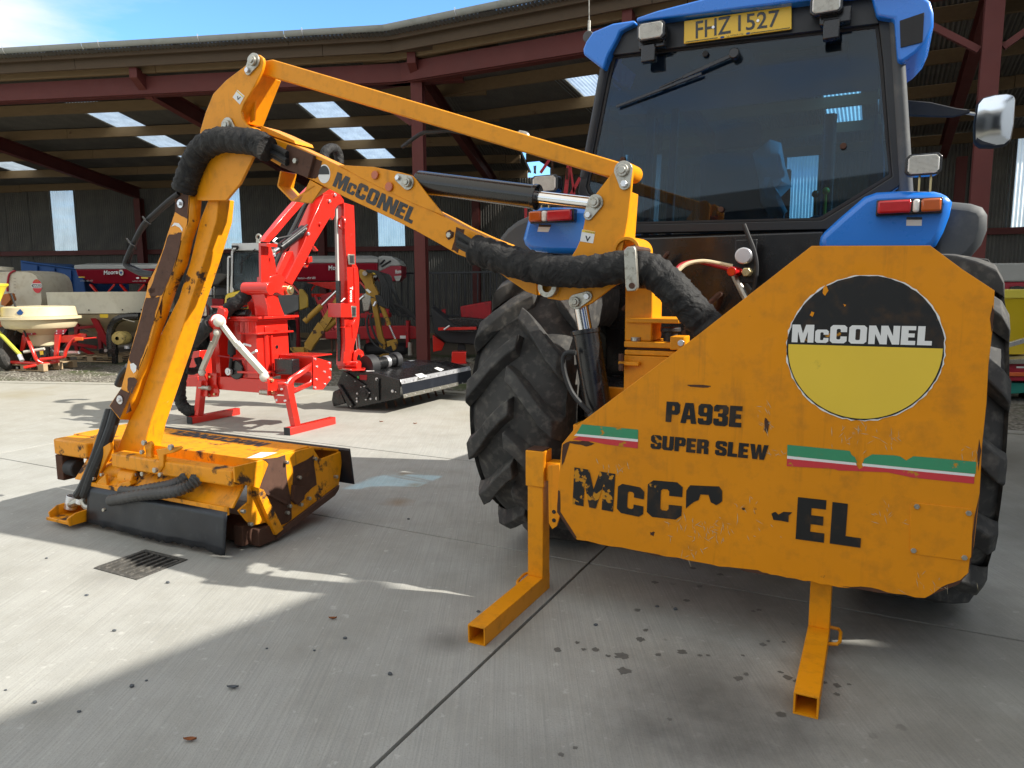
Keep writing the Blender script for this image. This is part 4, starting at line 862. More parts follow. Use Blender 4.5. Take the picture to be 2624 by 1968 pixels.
for ps in ([(405,335),(425,308),(455,312),(480,345),(478,368),(460,340),(430,325)], [(135,1232),(158,1226),(178,1245),(175,1280),(158,1294),(140,1265)]):
    hc.part('sticker_remnant', MB().flat([xv(x, y, 3.3125) for x, y in ps]), M_wlet, 0, gd_o, None, 0)
bx('beam_step', T.v('X',612,290,3.385).x, T.v('X',700,290,3.385).x, 3.384, 3.392, T.v('X',650,300,3.385).z-.01, T.v('X',650,290,3.385).z, M_ydip, .001)
# loose pair of hoses on the left of the dipper
for k, (dx, w) in enumerate(((0, 3.30), (14, 3.335))):
    hs('hydraulic_hose', 'X', [(455+dx,115),(390,165+dx),(300,245+dx),(225,320+dx),(165,430+dx*.6),(115+dx,540),(108+dx,585),(160,620-dx),(220,645-dx),(290,650-dx*.6)], w, .017)
for x, y in ((270,290),(165,432)):
    p = T.v('X', x, y, 3.315); hc.part('cable_tie', MB().tube([(p.x-.03, 3.28, p.z+.02), (p.x, 3.275, p.z-.004), (p.x+.03, 3.29, p.z-.03)], .006, 6), M_blk)
hs('hydraulic_hose', 'X', [(130,1250),(90,1300),(60,1370)], 3.37, .03)
for x0, w in ((0, 3.27), (38, 3.30)):
    hs('hydraulic_hose', 'E', [(478+x0,265),(445+x0,380),(400+x0*.8,520),(340+x0*.6,680),(290+x0*.9,790),(262+x0*1.2,830)], [3.10, 3.04, 2.98, 2.95, 2.93, 2.93], .036)
# ---- flail head on the ground (profile in v, z, running along u)
UR, UL = -3.37, -5.24
fh = hc.part('flail_hood', MB().prism([(UL, v, z) for v, z in [(3.17,.552),(3.60,.556),(3.585,.535),(3.19,.53),(3.19,.45),(3.17,.45)]], (UR-UL, 0, 0)), M_yflail, .003)
hc.part('rear_hood', MB().prism([(UL, v, z) for v, z in [(3.603,.552),(3.90,.470),(3.87,.25),(3.855,.25),(3.885,.46),(3.60,.535)]], (UR-UL, 0, 0)), M_yflail, .003, fh)
hc.part('front_beam', MB().box(-4.50, UR-.008, 2.955, 3.06, .430, .528), M_yflail, .012, fh)
hc.part('front_beam', MB().box(UL, -4.86, 3.02, 3.20, .43, .545), M_yflail, .012, fh)
hc.part('end_box', MB().box(UL-.01, UL+.07, 3.03, 3.19, .24, .425), M_rust, .006, fh); hc.part('end_roller', MB().cyl((UL+.07, 3.08, .33), (UL+.18, 3.08, .33), .06, 14), M_blkm, .01, fh)
hc.part('recess_floor', MB().box(UL+.1, UR-.02, 3.062, 3.168, .445, .455), M_yflail, 0, fh)
hc.part('deflector', MB().prism([(-4.9, v, z) for v, z in [(3.10,.47),(2.96,.30),(2.945,.305),(3.09,.485)]], (UR+4.89, 0, 0)), M_yflail, .002, fh)
hc.part('flap_clamp', MB().box(-4.75, UR-.03, 2.925, 2.944, .262, .312), M_yflail, .003, fh)
m = MB(); rr = random.Random(5); nx = 46
for j in range(7):
    for i in range(nx+1):
        u = -4.72+(4.72+UR-.03)*i/nx; w = .006*math.sin(i*.21)+.003*math.sin(i*.8+1)
        z = .285-(.285-.035)*j/6+(rr.uniform(-.012, .008) if j == 6 else 0); m.vt.append((u, 2.922-(.285-z)*.14+w*j/6, z))
for j in range(6):
    for i in range(nx): a = j*(nx+1)+i; m.fc.append((a, a+1, a+nx+2, a+nx+1))
M_flap = simple('rubber_flap', (.012,.014,.020), .35, 0, .3, 6, .5, .2, 14, (.04,.045,.05), (.55,.8))
o = hc.part('rubber_flap', m, M_flap, 0, fh); sm = o.modifiers.new('thick', 'SOLIDIFY'); sm.thickness = .007
ep = [(1290,640),(1560,573),(1812,508),(1862,590),(2015,532),(2005,640),(1988,762),(1900,850),(1760,960),(1580,1062),(1500,1010),(1400,1034),(1318,932),(1385,872),(1385,765),(1296,742)]
epl = hc.part('end_plate', MB().prism(T.us('E', ep, UR), (.016, 0, 0)), M_yflail, .003, fh)
epu = lambda name, ps, d, t, mat, seed=0, amp=0: hc.part(name, MB().prism([(UR+.016+d, p.y, p.z) for p in (ragged_u(ps, amp, seed) if amp else T.us('E', ps, UR+.016))], (t, 0, 0)), mat, .001, epl)
def ragged_u(ps, amp, seed):
    o = []
    for i, a in enumerate(ps): o.append(a); o += jag(a, ps[(i+1) % len(ps)], 3, amp, seed+i)
    return T.us('E', o, UR+.016)
epu('bare_patch', [(1470,780),(1530,620),(1480,590),(1640,560),(1650,700),(1680,900),(1640,1020),(1590,1040)], .001, .002, M_rust2, 3, 9)
epu('bare_patch', [(1560,880),(1680,900),(1680,990),(1600,1040),(1520,900)], .0032, .002, M_rust, 4, 7)
epu('bare_patch', [(1690,640),(1830,560),(1850,760),(1760,840),(1690,780)], .001, .002, M_rust, 13, 10)
epu('bearing_block', [(1680,760),(1750,770),(1745,850),(1700,890),(1670,860)], .004, .03, M_rust)
epu('cover_plate', [(1470,785),(1640,870),(1655,900),(1500,820)], .006, .012, M_rust2)
epu('stiffener', [(1410,770),(1468,788),(1600,1050),(1550,1090)], .004, .035, M_yflail)
epu('stiffener', [(1385,765),(1400,768),(1400,890),(1385,885)], .004, .012, M_yflail)
for x, y in ((1660,900),(1645,945),(1735,890),(1725,710),(1830,585),(1790,850),(1970,705),(1400,1020),(1350,935),(1640,610)):
    p = T.u('E', x, y, UR+.02); hc.part('bolt', MB().cyl((p.x, p.y, p.z), (p.x+.028, p.y, p.z), .013, 6), M_steel, .002, epl)
epu('skid_shoe', [(1565,1128),(1580,1075),(1990,762),(1985,790),(1960,830)], -.05, .07, M_rust2)
m = MB(); o = hc.part('rear_flap', MB().prism([(UR+.10, 3.905, .485), (UR+.10, 3.93, .30), (UR+.10, 3.94, .22), (UR+.10, 3.93, .22), (UR+.10, 3.895, .47)], (UL-UR-.1, 0, 0)), M_flap, .002, fh)
hc.part('roller', MB().cyl((UR-.02, 3.16, .085), (UL+.1, 3.16, .085), .083, 20), M_rust, .004)
hc.part('roller_bracket', MB().box(UR-.03, UR+.03, 3.10, 3.24, .02, .13).box(UR-.12, UR-.04, 3.04, 3.10, .03, .16), M_rust, .006)
# lettering on the hood, upside down from here
hc.part('lettering', letters('McCONNEL', *[(p.x, p.y, .5565) for p in [T.hit('E', x, y, Vector((0,0,1)), .5535) for x, y in ((1553,487),(928,401),(1470,508))]]), M_dlet, 0, fh, None, 0)
pz = lambda z, x, y, h: T.z(z, x, y, h)
lab = hc.part('warning_label', MB().flat([(p.x, p.y, .5545) for p in T.zs('E', [(1385,585),(1480,545),(1590,548),(1490,582)], .552)]), M_wlet, 0, fh, None, 0)
# pivot tube, links and bolts between dipper and head
p1, p2 = T.v('E', 470, 665, 3.06), T.v('E', 690, 612, 3.06)
hc.part('pivot_tube', MB().cyl(p1-Vector((.02,0,0)), (p2.x, p1.y, p1.z+.01), .078, 22), M_yel, .006)
hc.part('pivot_tube', MB().cyl(p1-Vector((.07,0,0)), p1-Vector((.021,0,0)), .06, 20), M_yflail, .004)
plate(hc, 'link_plate', 'E', [(350,560),(365,440),(410,400),(440,410),(480,460),(480,560),(440,640),(400,660)], 3.02, .02, M_yel, .004)
def ulink(name, ps, v, t, mat=M_yel): return plate(hc, name, 'E', ps, v, t, mat, .004)
ulink('link_plate', [(700,490),(735,470),(752,495),(745,540),(752,600),(740,690),(715,700),(700,640),(712,560)], 2.98, .022)
ulink('link_plate', [(780,525),(930,505),(945,520),(900,545),(830,562),(828,640),(800,685),(785,670),(800,600)], 2.945, .024)
ulink('link_plate', [(345,560),(470,480),(480,520),(400,690),(350,790),(320,780)], 2.96, .022)
ulink('link_plate', [(330,800),(440,690),(460,830),(460,895),(400,910),(330,880)], 2.93, .02)
ulink('link_plate', [(470,840),(540,750),(600,735),(612,760),(540,830),(500,850)], 2.93, .05)
for x, y, r, v in ((712,478,.018,2.97),(698,540,.015,2.97),(890,508,.02,2.93),(785,660,.018,2.93),(702,685,.016,2.97),(655,690,.014,3.0),(350,748,.028,2.95),(375,715,.014,2.95),(430,690,.012,2.95),(445,925,.012,2.84),(820,690,.015,2.93)):
    p = T.v('E', x, y, v); hc.part('bolt', MB().cyl((p.x, v, p.z), (p.x, v-.022, p.z), r, 8), M_steel, .003)
hc.part('rotor_motor', MB().cyl((-4.45, 3.02, .36), (-4.30, 3.02, .36), .07, 18), M_yflail, .008)
hc.part('motor_mount', MB().box(-4.62, -4.2, 3.0, 3.12, .24, .35), M_yflail, .008)
# skid channel under the left end
sk = T.zs('E', [(128,925),(262,985),(440,945),(575,875)], .07)
m = MB().prism([(u, v, .035) for u, v in [(-5.02,2.84),(-4.76,2.80),(-4.73,3.30),(-5.0,3.35)]], (0, 0, .014)).prism([(-4.755, v, z) for v, z in [(2.79,.036),(2.78,.09),(2.84,.115),(3.32,.13),(3.32,.036)]], (.014, 0, 0)).prism([(-5.03, v, z) for v, z in [(2.83,.036),(2.82,.085),(2.88,.12),(3.36,.14),(3.36,.036)]], (.014, 0, 0)).prism([(u, 2.80+(0), z) for u, z in [(-5.02,.036),(-4.76,.036),(-4.76,.06),(-5.02,.06)]], (0, .014, 0))
hc.part('skid', m, M_yflail, .004)
hc.part('skid_leg', MB().bar((-4.9, 3.1, .05), (-4.9, 3.15, .42), .10, .02), M_yflail, .004)
# hose ends and convoluted hoses
for (x, y), v in (((228,835), 2.97), ((305,800), 2.97)):
    p = T.v('E', x, y, v); hc.part('hose_ferrule', MB().cyl(p, (p.x-.02, p.y-.015, p.z-.09), .042, 14), M_galv, .003)
hs('elbow_fitting', 'E', [(305,815),(300,870),(318,905),(350,912),(400,893)], [2.965,2.95,2.94,2.94,2.95], .026, M_steel)
hs('elbow_fitting', 'E', [(222,850),(212,890),(240,880),(280,870)], [2.965,2.95,2.95,2.97], .028, M_steel)
M_conv = simple('ribbed_hose', (.09,.09,.088), .4, 0, .3, 9, .5)
def convolute(pts, vv, r):
    sp = spline([T.v('E', x, y, w) for (x, y), w in zip(pts, vv)], 8); hc.part('convoluted_hose', MB().tube(sp, [r*(1.08 if i % 2 else .64) for i in range(len(sp))], 14), M_conv, 0, None, None, 0)
convolute([(545,800),(640,805),(760,785),(870,765),(950,735),(985,700),(1010,685)], [2.93,2.92,2.91,2.92,2.94,2.98,3.0], .034)
convolute([(470,868),(560,850),(680,828),(800,818),(920,800),(1010,760),(1052,720),(1035,690)], [2.89,2.88,2.87,2.87,2.88,2.92,2.97,3.0], .036)

# ================================================================== TRACTOR
tr = Thing('tractor', 'blue farm tractor seen from behind, its cab glass dusty, parked before the shed', 'tractor', T, (-.9, 4.4, 0))
def tp(name, mb, mat, bev=0, parent=None, label=None, smooth=35): return tr.part(name, mb, mat, bev, parent, label, smooth)
def tplate(name, z, pts, v, t, mat, bev=.003, parent=None, label=None): return tp(name, MB().prism(T.vs(z, pts, v), (0, t, 0)), mat, bev, parent, label)
M_rim = simple('dusty_wheel_rim', (.16,.155,.14), .6, .2, .2, 6)
# tyres with chevron lugs
def tyre(uc, vc, R, w, n, name_w='wheel', front=False):
    hw = w/2; wh = tp(name_w, MB().lathe([(.05,-.10),(R*.50,-.10),(R*.53,-.16),(R*.55,-.16),(R*.55,.16),(R*.53,.16),(R*.50,.10),(.05,.10)], (uc, vc, R), 'x', 36), M_rim, .004)
    pr = []
    for t in range(0, 21):   # round carcass
        a = -math.pi*.5+math.pi*t/20; 
        r = R-.075-(.10*R)*(abs(math.sin(a))**3.2)-.0*R; pr.append((r, hw*.98*math.sin(a)))
    side = [(R*.84, hw*1.02), (R*.74, hw*1.04), (R*.62, hw*.98), (R*.55, hw*.80)]
    prof = [(r, -h) for r, h in side[::-1]] + pr + side
    ty = tp('tyre', MB().lathe(prof, (uc, vc, R), 'x', 72), M_tyre, 0, wh)
    lug = None
    for s in (-1, 1):
        for k in range(n):
            base = 2*math.pi*(k+(.5 if s > 0 else 0))/n; m = MB(); rings = []
            pth = [(-.06, .10, 0), (.12, .055, 0), (.38, -.035, 0), (.66, -.15, .006), (.90, -.225, .022), (1.015, -.255, .085), (1.03, -.262, .17)]
            for i, (h, da, drop) in enumerate(pth):
                a = base+da*1.0; rt = R-drop*R-.012*R*h*h; rb = R*.905-drop*R*.9-.03*R*h*h if i < 5 else R*.88-drop*R*.4
                d1, d0 = (.050, .080); e = 1.0+.25*h
                rings.append([(h*hw*s, a-d0*e, rb), (h*hw*s, a-d1*e, rt), (h*hw*s, a+d1*e, rt), (h*hw*s, a+d0*e, rb)])
            for rg in rings: m.vt += [(uc+h, vc-r*math.cos(a), R+r*math.sin(a)) for h, a, r in rg]
            for i in range(len(rings)-1):
                for j in range(4): a0 = i*4+j; a1 = i*4+(j+1) % 4; m.fc.append((a0, a1, a1+4, a0+4))
            q = (len(rings)-1)*4; m.fc += [(0,1,2,3), (q+3,q+2,q+1,q)]
            o = tp('tread_lug', m, M_tyre, .008, wh)
    return wh
tyre(-1.76, 4.24, .88, .58, 15); tyre(.20, 4.24, .88, .58, 15)
tyre(-1.75, 7.0, .62, .40, 17, 'front_wheel'); tyre(-.05, 7.0, .62, .40, 17, 'front_wheel')
tp('rear_axle', MB().cyl((-1.8, 4.24, .9), (-.05, 4.24, .9), .16, 18).box(-1.15, -.65, 3.98, 5.2, .62, 1.2), M_blk, .02)
tp('engine_block', MB().box(-1.2, -.6, 5.2, 7.4, .6, 1.15), M_blk, .02)
tp('bonnet', MB().prism([(-1.28, 6.0, 1.15), (-1.28, 6.0, 1.85), (-1.28, 7.6, 1.72), (-1.28, 7.9, 1.55), (-1.28, 7.9, 1.1)], (.76, 0, 0)), M_blue, .05)
tp('exhaust', MB().cyl((-.42, 6.2, 1.5), (-.42, 6.2, 2.9), .05, 14), M_blk, .004)
# mudguards: blue inner panels with a grey outer skirt
fl = [(560,690),(585,648),(620,636),(1000,640),(1060,800),(1060,975),(700,962),(575,948),(527,905),(514,862),(530,800)]
fL = tp('mudguard', MB().prism(T.vs('F', fl, 4.25), (0, .95, 0)), M_blue, .035, None, 'left blue mudguard')
gl_ = [(352,1010),(338,905),(352,850),(400,790),(470,735),(560,694),(640,680),(700,690),(700,1000)]
tp('mudguard_skirt', MB().prism(T.vs('F', gl_, 4.34), (0, .86, 0)), M_grey, .04, None, 'left grey mudguard skirt')
frp = [(1222,1140),(1330,1042),(1440,948),(1500,926),(1620,919),(1780,922),(1848,938),(1868,975),(1855,1040),(1825,1120),(1790,1185),(1740,1215),(1222,1215)]
fR = tp('mudguard', MB().prism(T.vs('G', frp, 4.25), (0, .95, 0)), M_blue, .035, None, 'right blue mudguard')
gr_ = [(1780,960),(1860,970),(1960,980),(2015,998),(2040,1035),(2038,1110),(2010,1180),(1960,1240),(1880,1290),(1760,1300)]
tp('mudguard_skirt', MB().prism(T.vs('G', gr_, 4.34), (0, .86, 0)), M_grey, .04, None, 'right grey mudguard skirt')
def taillight(z, x0, x1, y0, y1, cuts, v, par):
    b0, b1 = T.v(z, x0, y1, v), T.v(z, x1, y0, v)
    t0 = tp('tail_light', MB().box(b0.x-.006, b1.x+.006, v-.012, v+.06, b0.z-.006, b1.z+.006), M_blk, .006, par)
    for a, b, mt in cuts:
        p, q = T.v(z, a, y1, v), T.v(z, b, y0, v); tp('lens', MB().box(p.x+.001, q.x-.001, v-.05, v-.0125, b0.z+.002, b1.z-.002), mt, .010, t0)
taillight('F', 585, 884, 655, 750, [(585,676,M_amber),(676,713,M_clens),(713,884,M_rlens)], 4.21, fL)
taillight('G', 1502, 1814, 957, 1038, [(1502,1670,M_rlens),(1670,1710,M_clens),(1710,1814,M_amber)], 4.21, fR)
for z, ps, par in (('F', [(638,762),(726,764),(706,815),(628,812)], fL), ('G', [(1645,1048),(1720,1048),(1718,1090),(1643,1090)], fR)):
    lb = tp('safety_label', MB().flat(T.vs(z, ps, 4.247)), M_wlet, 0, par, None, 0)
    ps2 = [ps[0], ps[1], tuple(ps[1][k]*.7+ps[2][k]*.3 for k in (0, 1)), tuple(ps[0][k]*.7+ps[3][k]*.3 for k in (0, 1))]
    tp('label_band', MB().flat(T.vs(z, ps2, 4.2462)), M_blk, 0, lb, None, 0)
def worklight(z, x0, x1, y0, y1, v, par, tilt=0, label=None):
    a, b = T.v(z, x0, y1, v), T.v(z, x1, y0, v); k = .18
    def rr_(s, vv): 
        cx, cz = (a.x+b.x)/2, (a.z+b.z)/2; w, h = (b.x-a.x)/2*s, (b.z-a.z)/2*s; e = min(w, h)*.35
        return [(cx+x, vv, cz+y) for x, y in [(-w+e,-h),(w-e,-h),(w,-h+e),(w,h-e),(w-e,h),(-w+e,h),(-w,h-e),(-w,-h+e)]]
    o = tp('work_light', MB().prism(rr_(1, v), (0, .03, 0)), M_blk, .004, par, label)
    m = MB().prism(rr_(.97, v+.0301), (0, .06, 0)); tp('housing', m, M_blk, .012, o)
    tp('lens', MB().prism(rr_(.84, v-.008), (0, .0075, 0)), M_clens, .002, o)
    n = 14; m = MB()
    for i in range(n):
        zz = a.z+(b.z-a.z)*(.12+.76*i/(n-1)); m.box(a.x+(b.x-a.x)*.12, a.x+(b.x-a.x)*.88, v-.0105, v-.0082, zz-.0012, zz+.0012)
    tp('lens_rib', m, M_steel, 0, o); return o
# cab
WV = 4.45
inn = [(225,270),(870,190),(1508,116),(1530,300),(1560,700),(1575,850),(1400,960),(1240,1058),(1225,1062),(330,1082),(310,1075),(108,930),(98,900),(150,640),(200,380)]
innp = T.vs('G', inn, WV); cx_ = sum(p.x for p in innp)/len(innp); cz_ = sum(p.z for p in innp)/len(innp)
def grow(ps, d): return [Vector((p.x+(d if p.x > cx_ else -d)*min(1, abs(p.x-cx_)/.3), p.y, p.z+(d if p.z > cz_ else -d)*min(1, abs(p.z-cz_)/.3))) for p in ps]
def ring(inner, outer, t):
    n = len(inner); m = MB(); vs = list(inner)+list(outer)+[p+Vector((0, t, 0)) for p in inner]+[p+Vector((0, t, 0)) for p in outer]; m.vt = [tuple(p) for p in vs]
    for i in range(n):
        j = (i+1) % n; m.fc += [(i, j, n+j, n+i), (2*n+i, 3*n+i, 3*n+j, 2*n+j), (n+i, n+j, 3*n+j, 3*n+i), (j, i, 2*n+i, 2*n+j)]
    return m
cabf = tp('cab_frame', ring(grow(innp, .002), grow(innp, .055), .08), M_frame, .006)
rw = tp('rear_window', MB().prism([(p.x, WV+.02, p.z) for p in innp], (0, .006, 0)), M_glass, 0, None, 'dusty rear window of the cab', 0)
tp('window_seal', ring([Vector((p.x, WV+.012, p.z)) for p in grow(innp, -.014)], [Vector((p.x, WV+.012, p.z)) for p in grow(innp, .0015)], .022), M_blkm, .003, rw)
for x, y in ((1340,706),(750,1012),(276,772),(675,262)):
    p = T.v('G', x, y, WV+.01); tp('hinge_cap', MB().cyl((p.x, p.y+.009, p.z), (p.x, p.y-.015, p.z), .017, 16), M_rust2 if y > 300 else M_blkm, .003, rw)
pil = T.v('G', 1590, 100, 4.47), T.v('G', 1622, 600, 4.47), T.v('G', 1642, 930, 4.47)
tp('cab_pillar', MB().tube(spline(pil, 5), .035, 16), M_grey, 0, cabf, 'grey rounded right rear cab pillar', 60)
pil = T.v('G', 200, 290, 4.47), T.v('G', 140, 600, 4.47), T.v('G', 90, 860, 4.47)
tp('cab_pillar', MB().tube(spline(pil, 5), .032, 16), M_frame, 0, cabf, None, 60)
for u0, u1 in ((-1.80, -1.62), (-.10, .06)):
    tp('cab_pillar', MB().bar((u0, 5.35, 1.9), (u0+.05, 5.3, 3.05), .06, .06), M_frame, .01, cabf); tp('cab_pillar', MB().bar((u1-.02, 6.1, 1.3), (u1-.06 if u1 > -.5 else u1+.06, 6.0, 3.05), .06, .06), M_frame, .01, cabf)
tp('cab_floor', MB().box(-1.7, -.05, 4.56, 6.1, 1.20, 1.26), M_int, .01)
tp('cab_back_panel', MB().box(-1.50, -.25, 4.56, 4.60, 1.25, 1.93), M_frame, .01)
tp('roof_lining', MB().box(-1.66, -.08, 4.60, 6.1, 3.02, 3.05), M_int, .01)
tp('lining_vent', MB().box(-.75, -.25, 4.85, 5.1, 2.95, 3.02).box(-.62, -.42, 4.83, 4.85, 2.965, 3.0), M_blkm, .01)
tp('dashboard', MB().box(-1.2, -.55, 5.75, 6.05, 1.26, 2.02), M_frame, .05)
tp('side_window', MB().prism([(-1.73, 4.56, 1.95), (-1.73, 6.05, 1.4), (-1.66, 6.0, 3.02), (-1.62, 4.56, 3.02)], (.006, 0, 0)), M_glass, 0, None, None, 0)
tp('side_window', MB().prism([(.0, 4.56, 1.95), (.0, 6.05, 1.4), (-.08, 6.0, 3.02), (-.10, 4.56, 3.02)], (.006, 0, 0)), M_glass, 0, None, None, 0)
# seat, bag, steering wheel, levers seen through the glass
st = tp('driver_seat', MB().box(-1.10, -.62, 4.95, 5.45, 1.62, 1.74), M_seat, .05)
tp('backrest', MB().prism([(-1.10, 4.90, 1.72), (-1.10, 4.82, 2.44), (-1.10, 4.92, 2.46), (-1.10, 5.02, 1.74)], (.48, 0, 0)), M_seat, .06, st)
tp('headrest', MB().prism([(-1.0, 4.82, 2.47), (-1.0, 4.80, 2.62), (-1.0, 4.87, 2.62), (-1.0, 4.90, 2.47)], (.28, 0, 0)), M_seat, .04, st)
tp('seat_pedestal', MB().box(-1.0, -.72, 5.0, 5.4, 1.26, 1.62), M_blkm, .02, st)
tp('steering_wheel', MB().tube([(-.86+.20*math.cos(w), 5.62+.10*math.sin(w), 2.10+.17*math.sin(w)) for w in [2*math.pi*k/28 for k in range(29)]], .014, 8), M_blkm)
tp('console', MB().box(-.42, -.10, 4.7, 5.5, 1.26, 2.02), M_int, .04)
for (x, y, c) in ((1255,930,'y'),(1205,945,'o')):
    p = T.v('G', x, y, 4.8); tp('lever', MB().cyl((p.x, 4.8, p.z-.14), (p.x, 4.8, p.z), .008, 8).sphere((p.x, 4.8, p.z+.01), .022, 12, 8), M_round if c == 'y' else M_amber)
rr = random.Random(6); m = MB(); bgp = [(985,672),(1040,690),(1060,800),(1090,900),(1030,960),(1070,1020),(1040,1050),(990,1050),(940,980),(930,860),(900,740)]
ctr = T.v('G', 1000, 860, 4.76); ro = T.vs('G', bgp, 4.80); n = len(ro)
ring1 = [p.lerp(ctr, .45)+Vector((0, -.05+rr.uniform(-.03, .03), 0)) for p in ro]
m.vt = [tuple(p) for p in ro+ring1]+[(ctr.x, 4.70, ctr.z)]
for i in range(n): j = (i+1) % n; m.fc += [(i, j, n+j, n+i), (n+i, n+j, 2*n)]
rag = solo('polythene_bag', m, M_rag, 'crumpled pale polythene bag slung over the tractor seat inside the cab', 'bag', fr=T, base=(ctr.x, 4.78, ctr.z-.2), smooth=15); sm = rag.modifiers.new('thick', 'SOLIDIFY'); sm.thickness = .01
# roof, its drooping corners, black band, plate, lights
rf = tp('cab_roof', MB().prism(T.vs('G', [(338,104),(1150,3),(1490,-42),(1700,-60),(1690,-150),(1100,-120),(440,50),(340,84)], 4.34), (0, 1.95, 0)), M_blue, .03)
lobeL = [(82,235),(96,200),(130,152),(225,112),(330,96),(338,112),(262,150),(245,190),(205,262),(180,335),(128,296),(84,262)]
tp('roof_corner', MB().prism(T.vs('G', lobeL, 4.38), (0, .55, 0)), M_blue, .025, rf)
lobeR = [(1470,-30),(1700,-40),(1760,5),(1776,60),(1776,125),(1745,195),(1690,255),(1625,300),(1600,290),(1585,90),(1500,78)]
lr = tp('roof_corner', MB().prism(T.vs('G', lobeR, 4.38), (0, .55, 0)), M_blue, .025, rf)
tp('roof_vent', MB().prism([(p.x, 4.377, p.z) for p in T.vs('G', [(1612,102),(1730,62),(1722,205),(1616,232)], 4.38)], (0, -.004, 0)), M_blkm, .001, lr)
band = tp('rear_panel', MB().prism(T.vs('G', [(262,152),(340,108),(1150,6),(1480,-40),(1500,80),(1512,112),(225,266)], 4.43), (0, .03, 0)), M_frame, .003, cabf)
np_ = tp('number_plate', MB().prism(T.vs('G', [(571,101),(1090,27),(1090,140),(569,211)], 4.40), (0, .012, 0)), M_plate, .003, None, 'yellow rear number plate')
npt = lambda t, bl, br, tl, bold=.0: tp('lettering', script_text(t, *[(p.x, 4.3985, p.z) for p in T.vs('G', [bl, br, tl], 4.40)], bold), M_blk, 0, np_, None, 0)
npt('FHZ', (627,187), (797,160), (627,104), .01); npt('1527', (832,153), (1031,128), (832,73), .01)
npt('S.A. PATRICK LTD.', (776,179), (858,167), (776,172))
ring_o = [(580,108),(1082,36),(1082,134),(578,203)]
for i in range(4):
    A_, B_ = T.v('G', *ring_o[i], 4.3985), T.v('G', *ring_o[(i+1) % 4], 4.3985)
    if i == 2:
        for f0, f1 in ((.0, .36), (.68, 1)): tp('plate_border', MB().bar((A_.lerp(B_, f0).x, 4.3985, A_.lerp(B_, f0).z), (A_.lerp(B_, f1).x, 4.3985, A_.lerp(B_, f1).z), .002, .003), M_blk, 0, np_)
for x, y in ((712,132),(928,101)):
    p = T.v('G', x, y, 4.398); tp('screw', MB().cyl((p.x, 4.40, p.z), (p.x, 4.393, p.z), .008, 10), M_galv, 0, np_)
for x, y in ((755,180),(880,161)):
    p = T.v('G', x, y, 4.3985); tp('plate_badge', MB().flat([(p.x+.012*math.cos(w), 4.3985, p.z+.006*math.sin(w)) for w in [2*math.pi*k/12 for k in range(12)]]), M_dblue, 0, np_, None, 0)
w1 = worklight('G', 342, 480, 92, 203, 4.31, rf); w2 = worklight('G', 1176, 1342, -42, 78, 4.31, rf)
for x0, x1, y0, y1 in ((360,430,205,300),(1238,1325,82,190)):
    a, b = T.v('G', x0, y1, 4.34), T.v('G', x1, y0, 4.34); tp('light_bracket', MB().box(a.x, b.x, 4.345, 4.40, a.z, b.z).box(a.x-.02, b.x+.05, 4.36, 4.425, b.z-.02, b.z+.06), M_blk, .006, rf)
w3 = worklight('F', 583, 775, 402, 540, 4.24, fL); w4 = worklight('G', 1634, 1822, 734, 852, 4.24, fR)
for par, z, x, y0, y1 in ((fL,'F',690,535,645),(fR,'G',1730,850,925)):
    a, b = T.v(z, x, y1, 4.30), T.v(z, x, y0, 4.30); tp('light_bracket', MB().box(a.x-.03, a.x-.02, 4.28, 4.31, a.z-.01, b.z+.03).box(a.x+.02, a.x+.03, 4.28, 4.31, a.z-.01, b.z+.03), M_gold, .002, par)
# wiper
a, b = T.v('G', 815, 262, WV-.02), T.v('G', 245, 515, WV-.01); mid = a.lerp(b, .42)
wp = tp('wiper', MB().bar(a, mid, .012, .022).bar(mid, a.lerp(b, .62), .008, .012), M_blk, .003); tp('blade', MB().bar(a.lerp(b, .26)+Vector((.0,-.004,-.028)), b, .012, .016), M_blk, .002, wp)
tp('wiper_motor', MB().cyl((a.x, WV+.018, a.z), (a.x, WV-.05, a.z), .03, 16), M_blk, .006, wp)
pc = T.v('G', 745, 290, WV+.05); m = MB().prism([(pc.x+.19*math.cos(w)-.0, WV+.05, pc.z+.068*math.sin(w)) for w in [2*math.pi*k/24 for k in range(24)]], (0, .05, 0)); tp('wiper_cover', m, M_grey, .01, wp)
# aerial, mirror
p = T.v('G', 112, 180, 4.42); ae = tp('aerial', MB().cyl((p.x, 4.40, p.z), (p.x, 4.46, p.z), .035, 18), M_grey, .006); q = T.v('G', 112, -60, 4.42); q1 = T.v('G', 113, 100, 4.42)
tp('whip', MB().cyl((p.x, 4.42, p.z+.02), (q1.x, 4.42, q1.z), .009, 8).cyl((q1.x, 4.42, q1.z), (q.x, 4.42, q.z), .003, 6), M_steel, 0, ae)
ma = tp('mirror_arm', MB().prism(T.vs('G', [(1636,482),(1760,492),(1890,522),(1950,528),(1952,545),(1870,565),(1740,562),(1636,558)], 5.1), (0, .03, 0)), M_blkm, .006)
tp('mirror_rod', MB().cyl(T.v('G', 1930, 545, 5.12), T.v('G', 2010, 556, 5.12), .010, 8), M_steel, 0, ma)
mo = [(1985,500),(2010,470),(2070,455),(2130,450),(2165,458),(2172,480),(2165,600),(2150,680),(2120,705),(2060,712),(2000,710),(1972,690),(1970,600)]
mh = tp('mirror', MB().prism(T.vs('G', mo, 5.1), (.0, .07, 0)), M_blkm, .015)
mc = T.v('G', 2070, 583, 5.1); mps = T.vs('G', mo, 5.1); m = MB(); nr = 7; n = len(mps)
def mir(p, s): x, z = (p.x-mc.x)*.92*s, (p.z-mc.z)*.92*s; return (mc.x+x, 5.082-.085*z-.06*x+.42*(x*x+z*z), mc.z+z)      # slightly convex, tipped towards the ground
m.vt = [mir(mc, 1)]
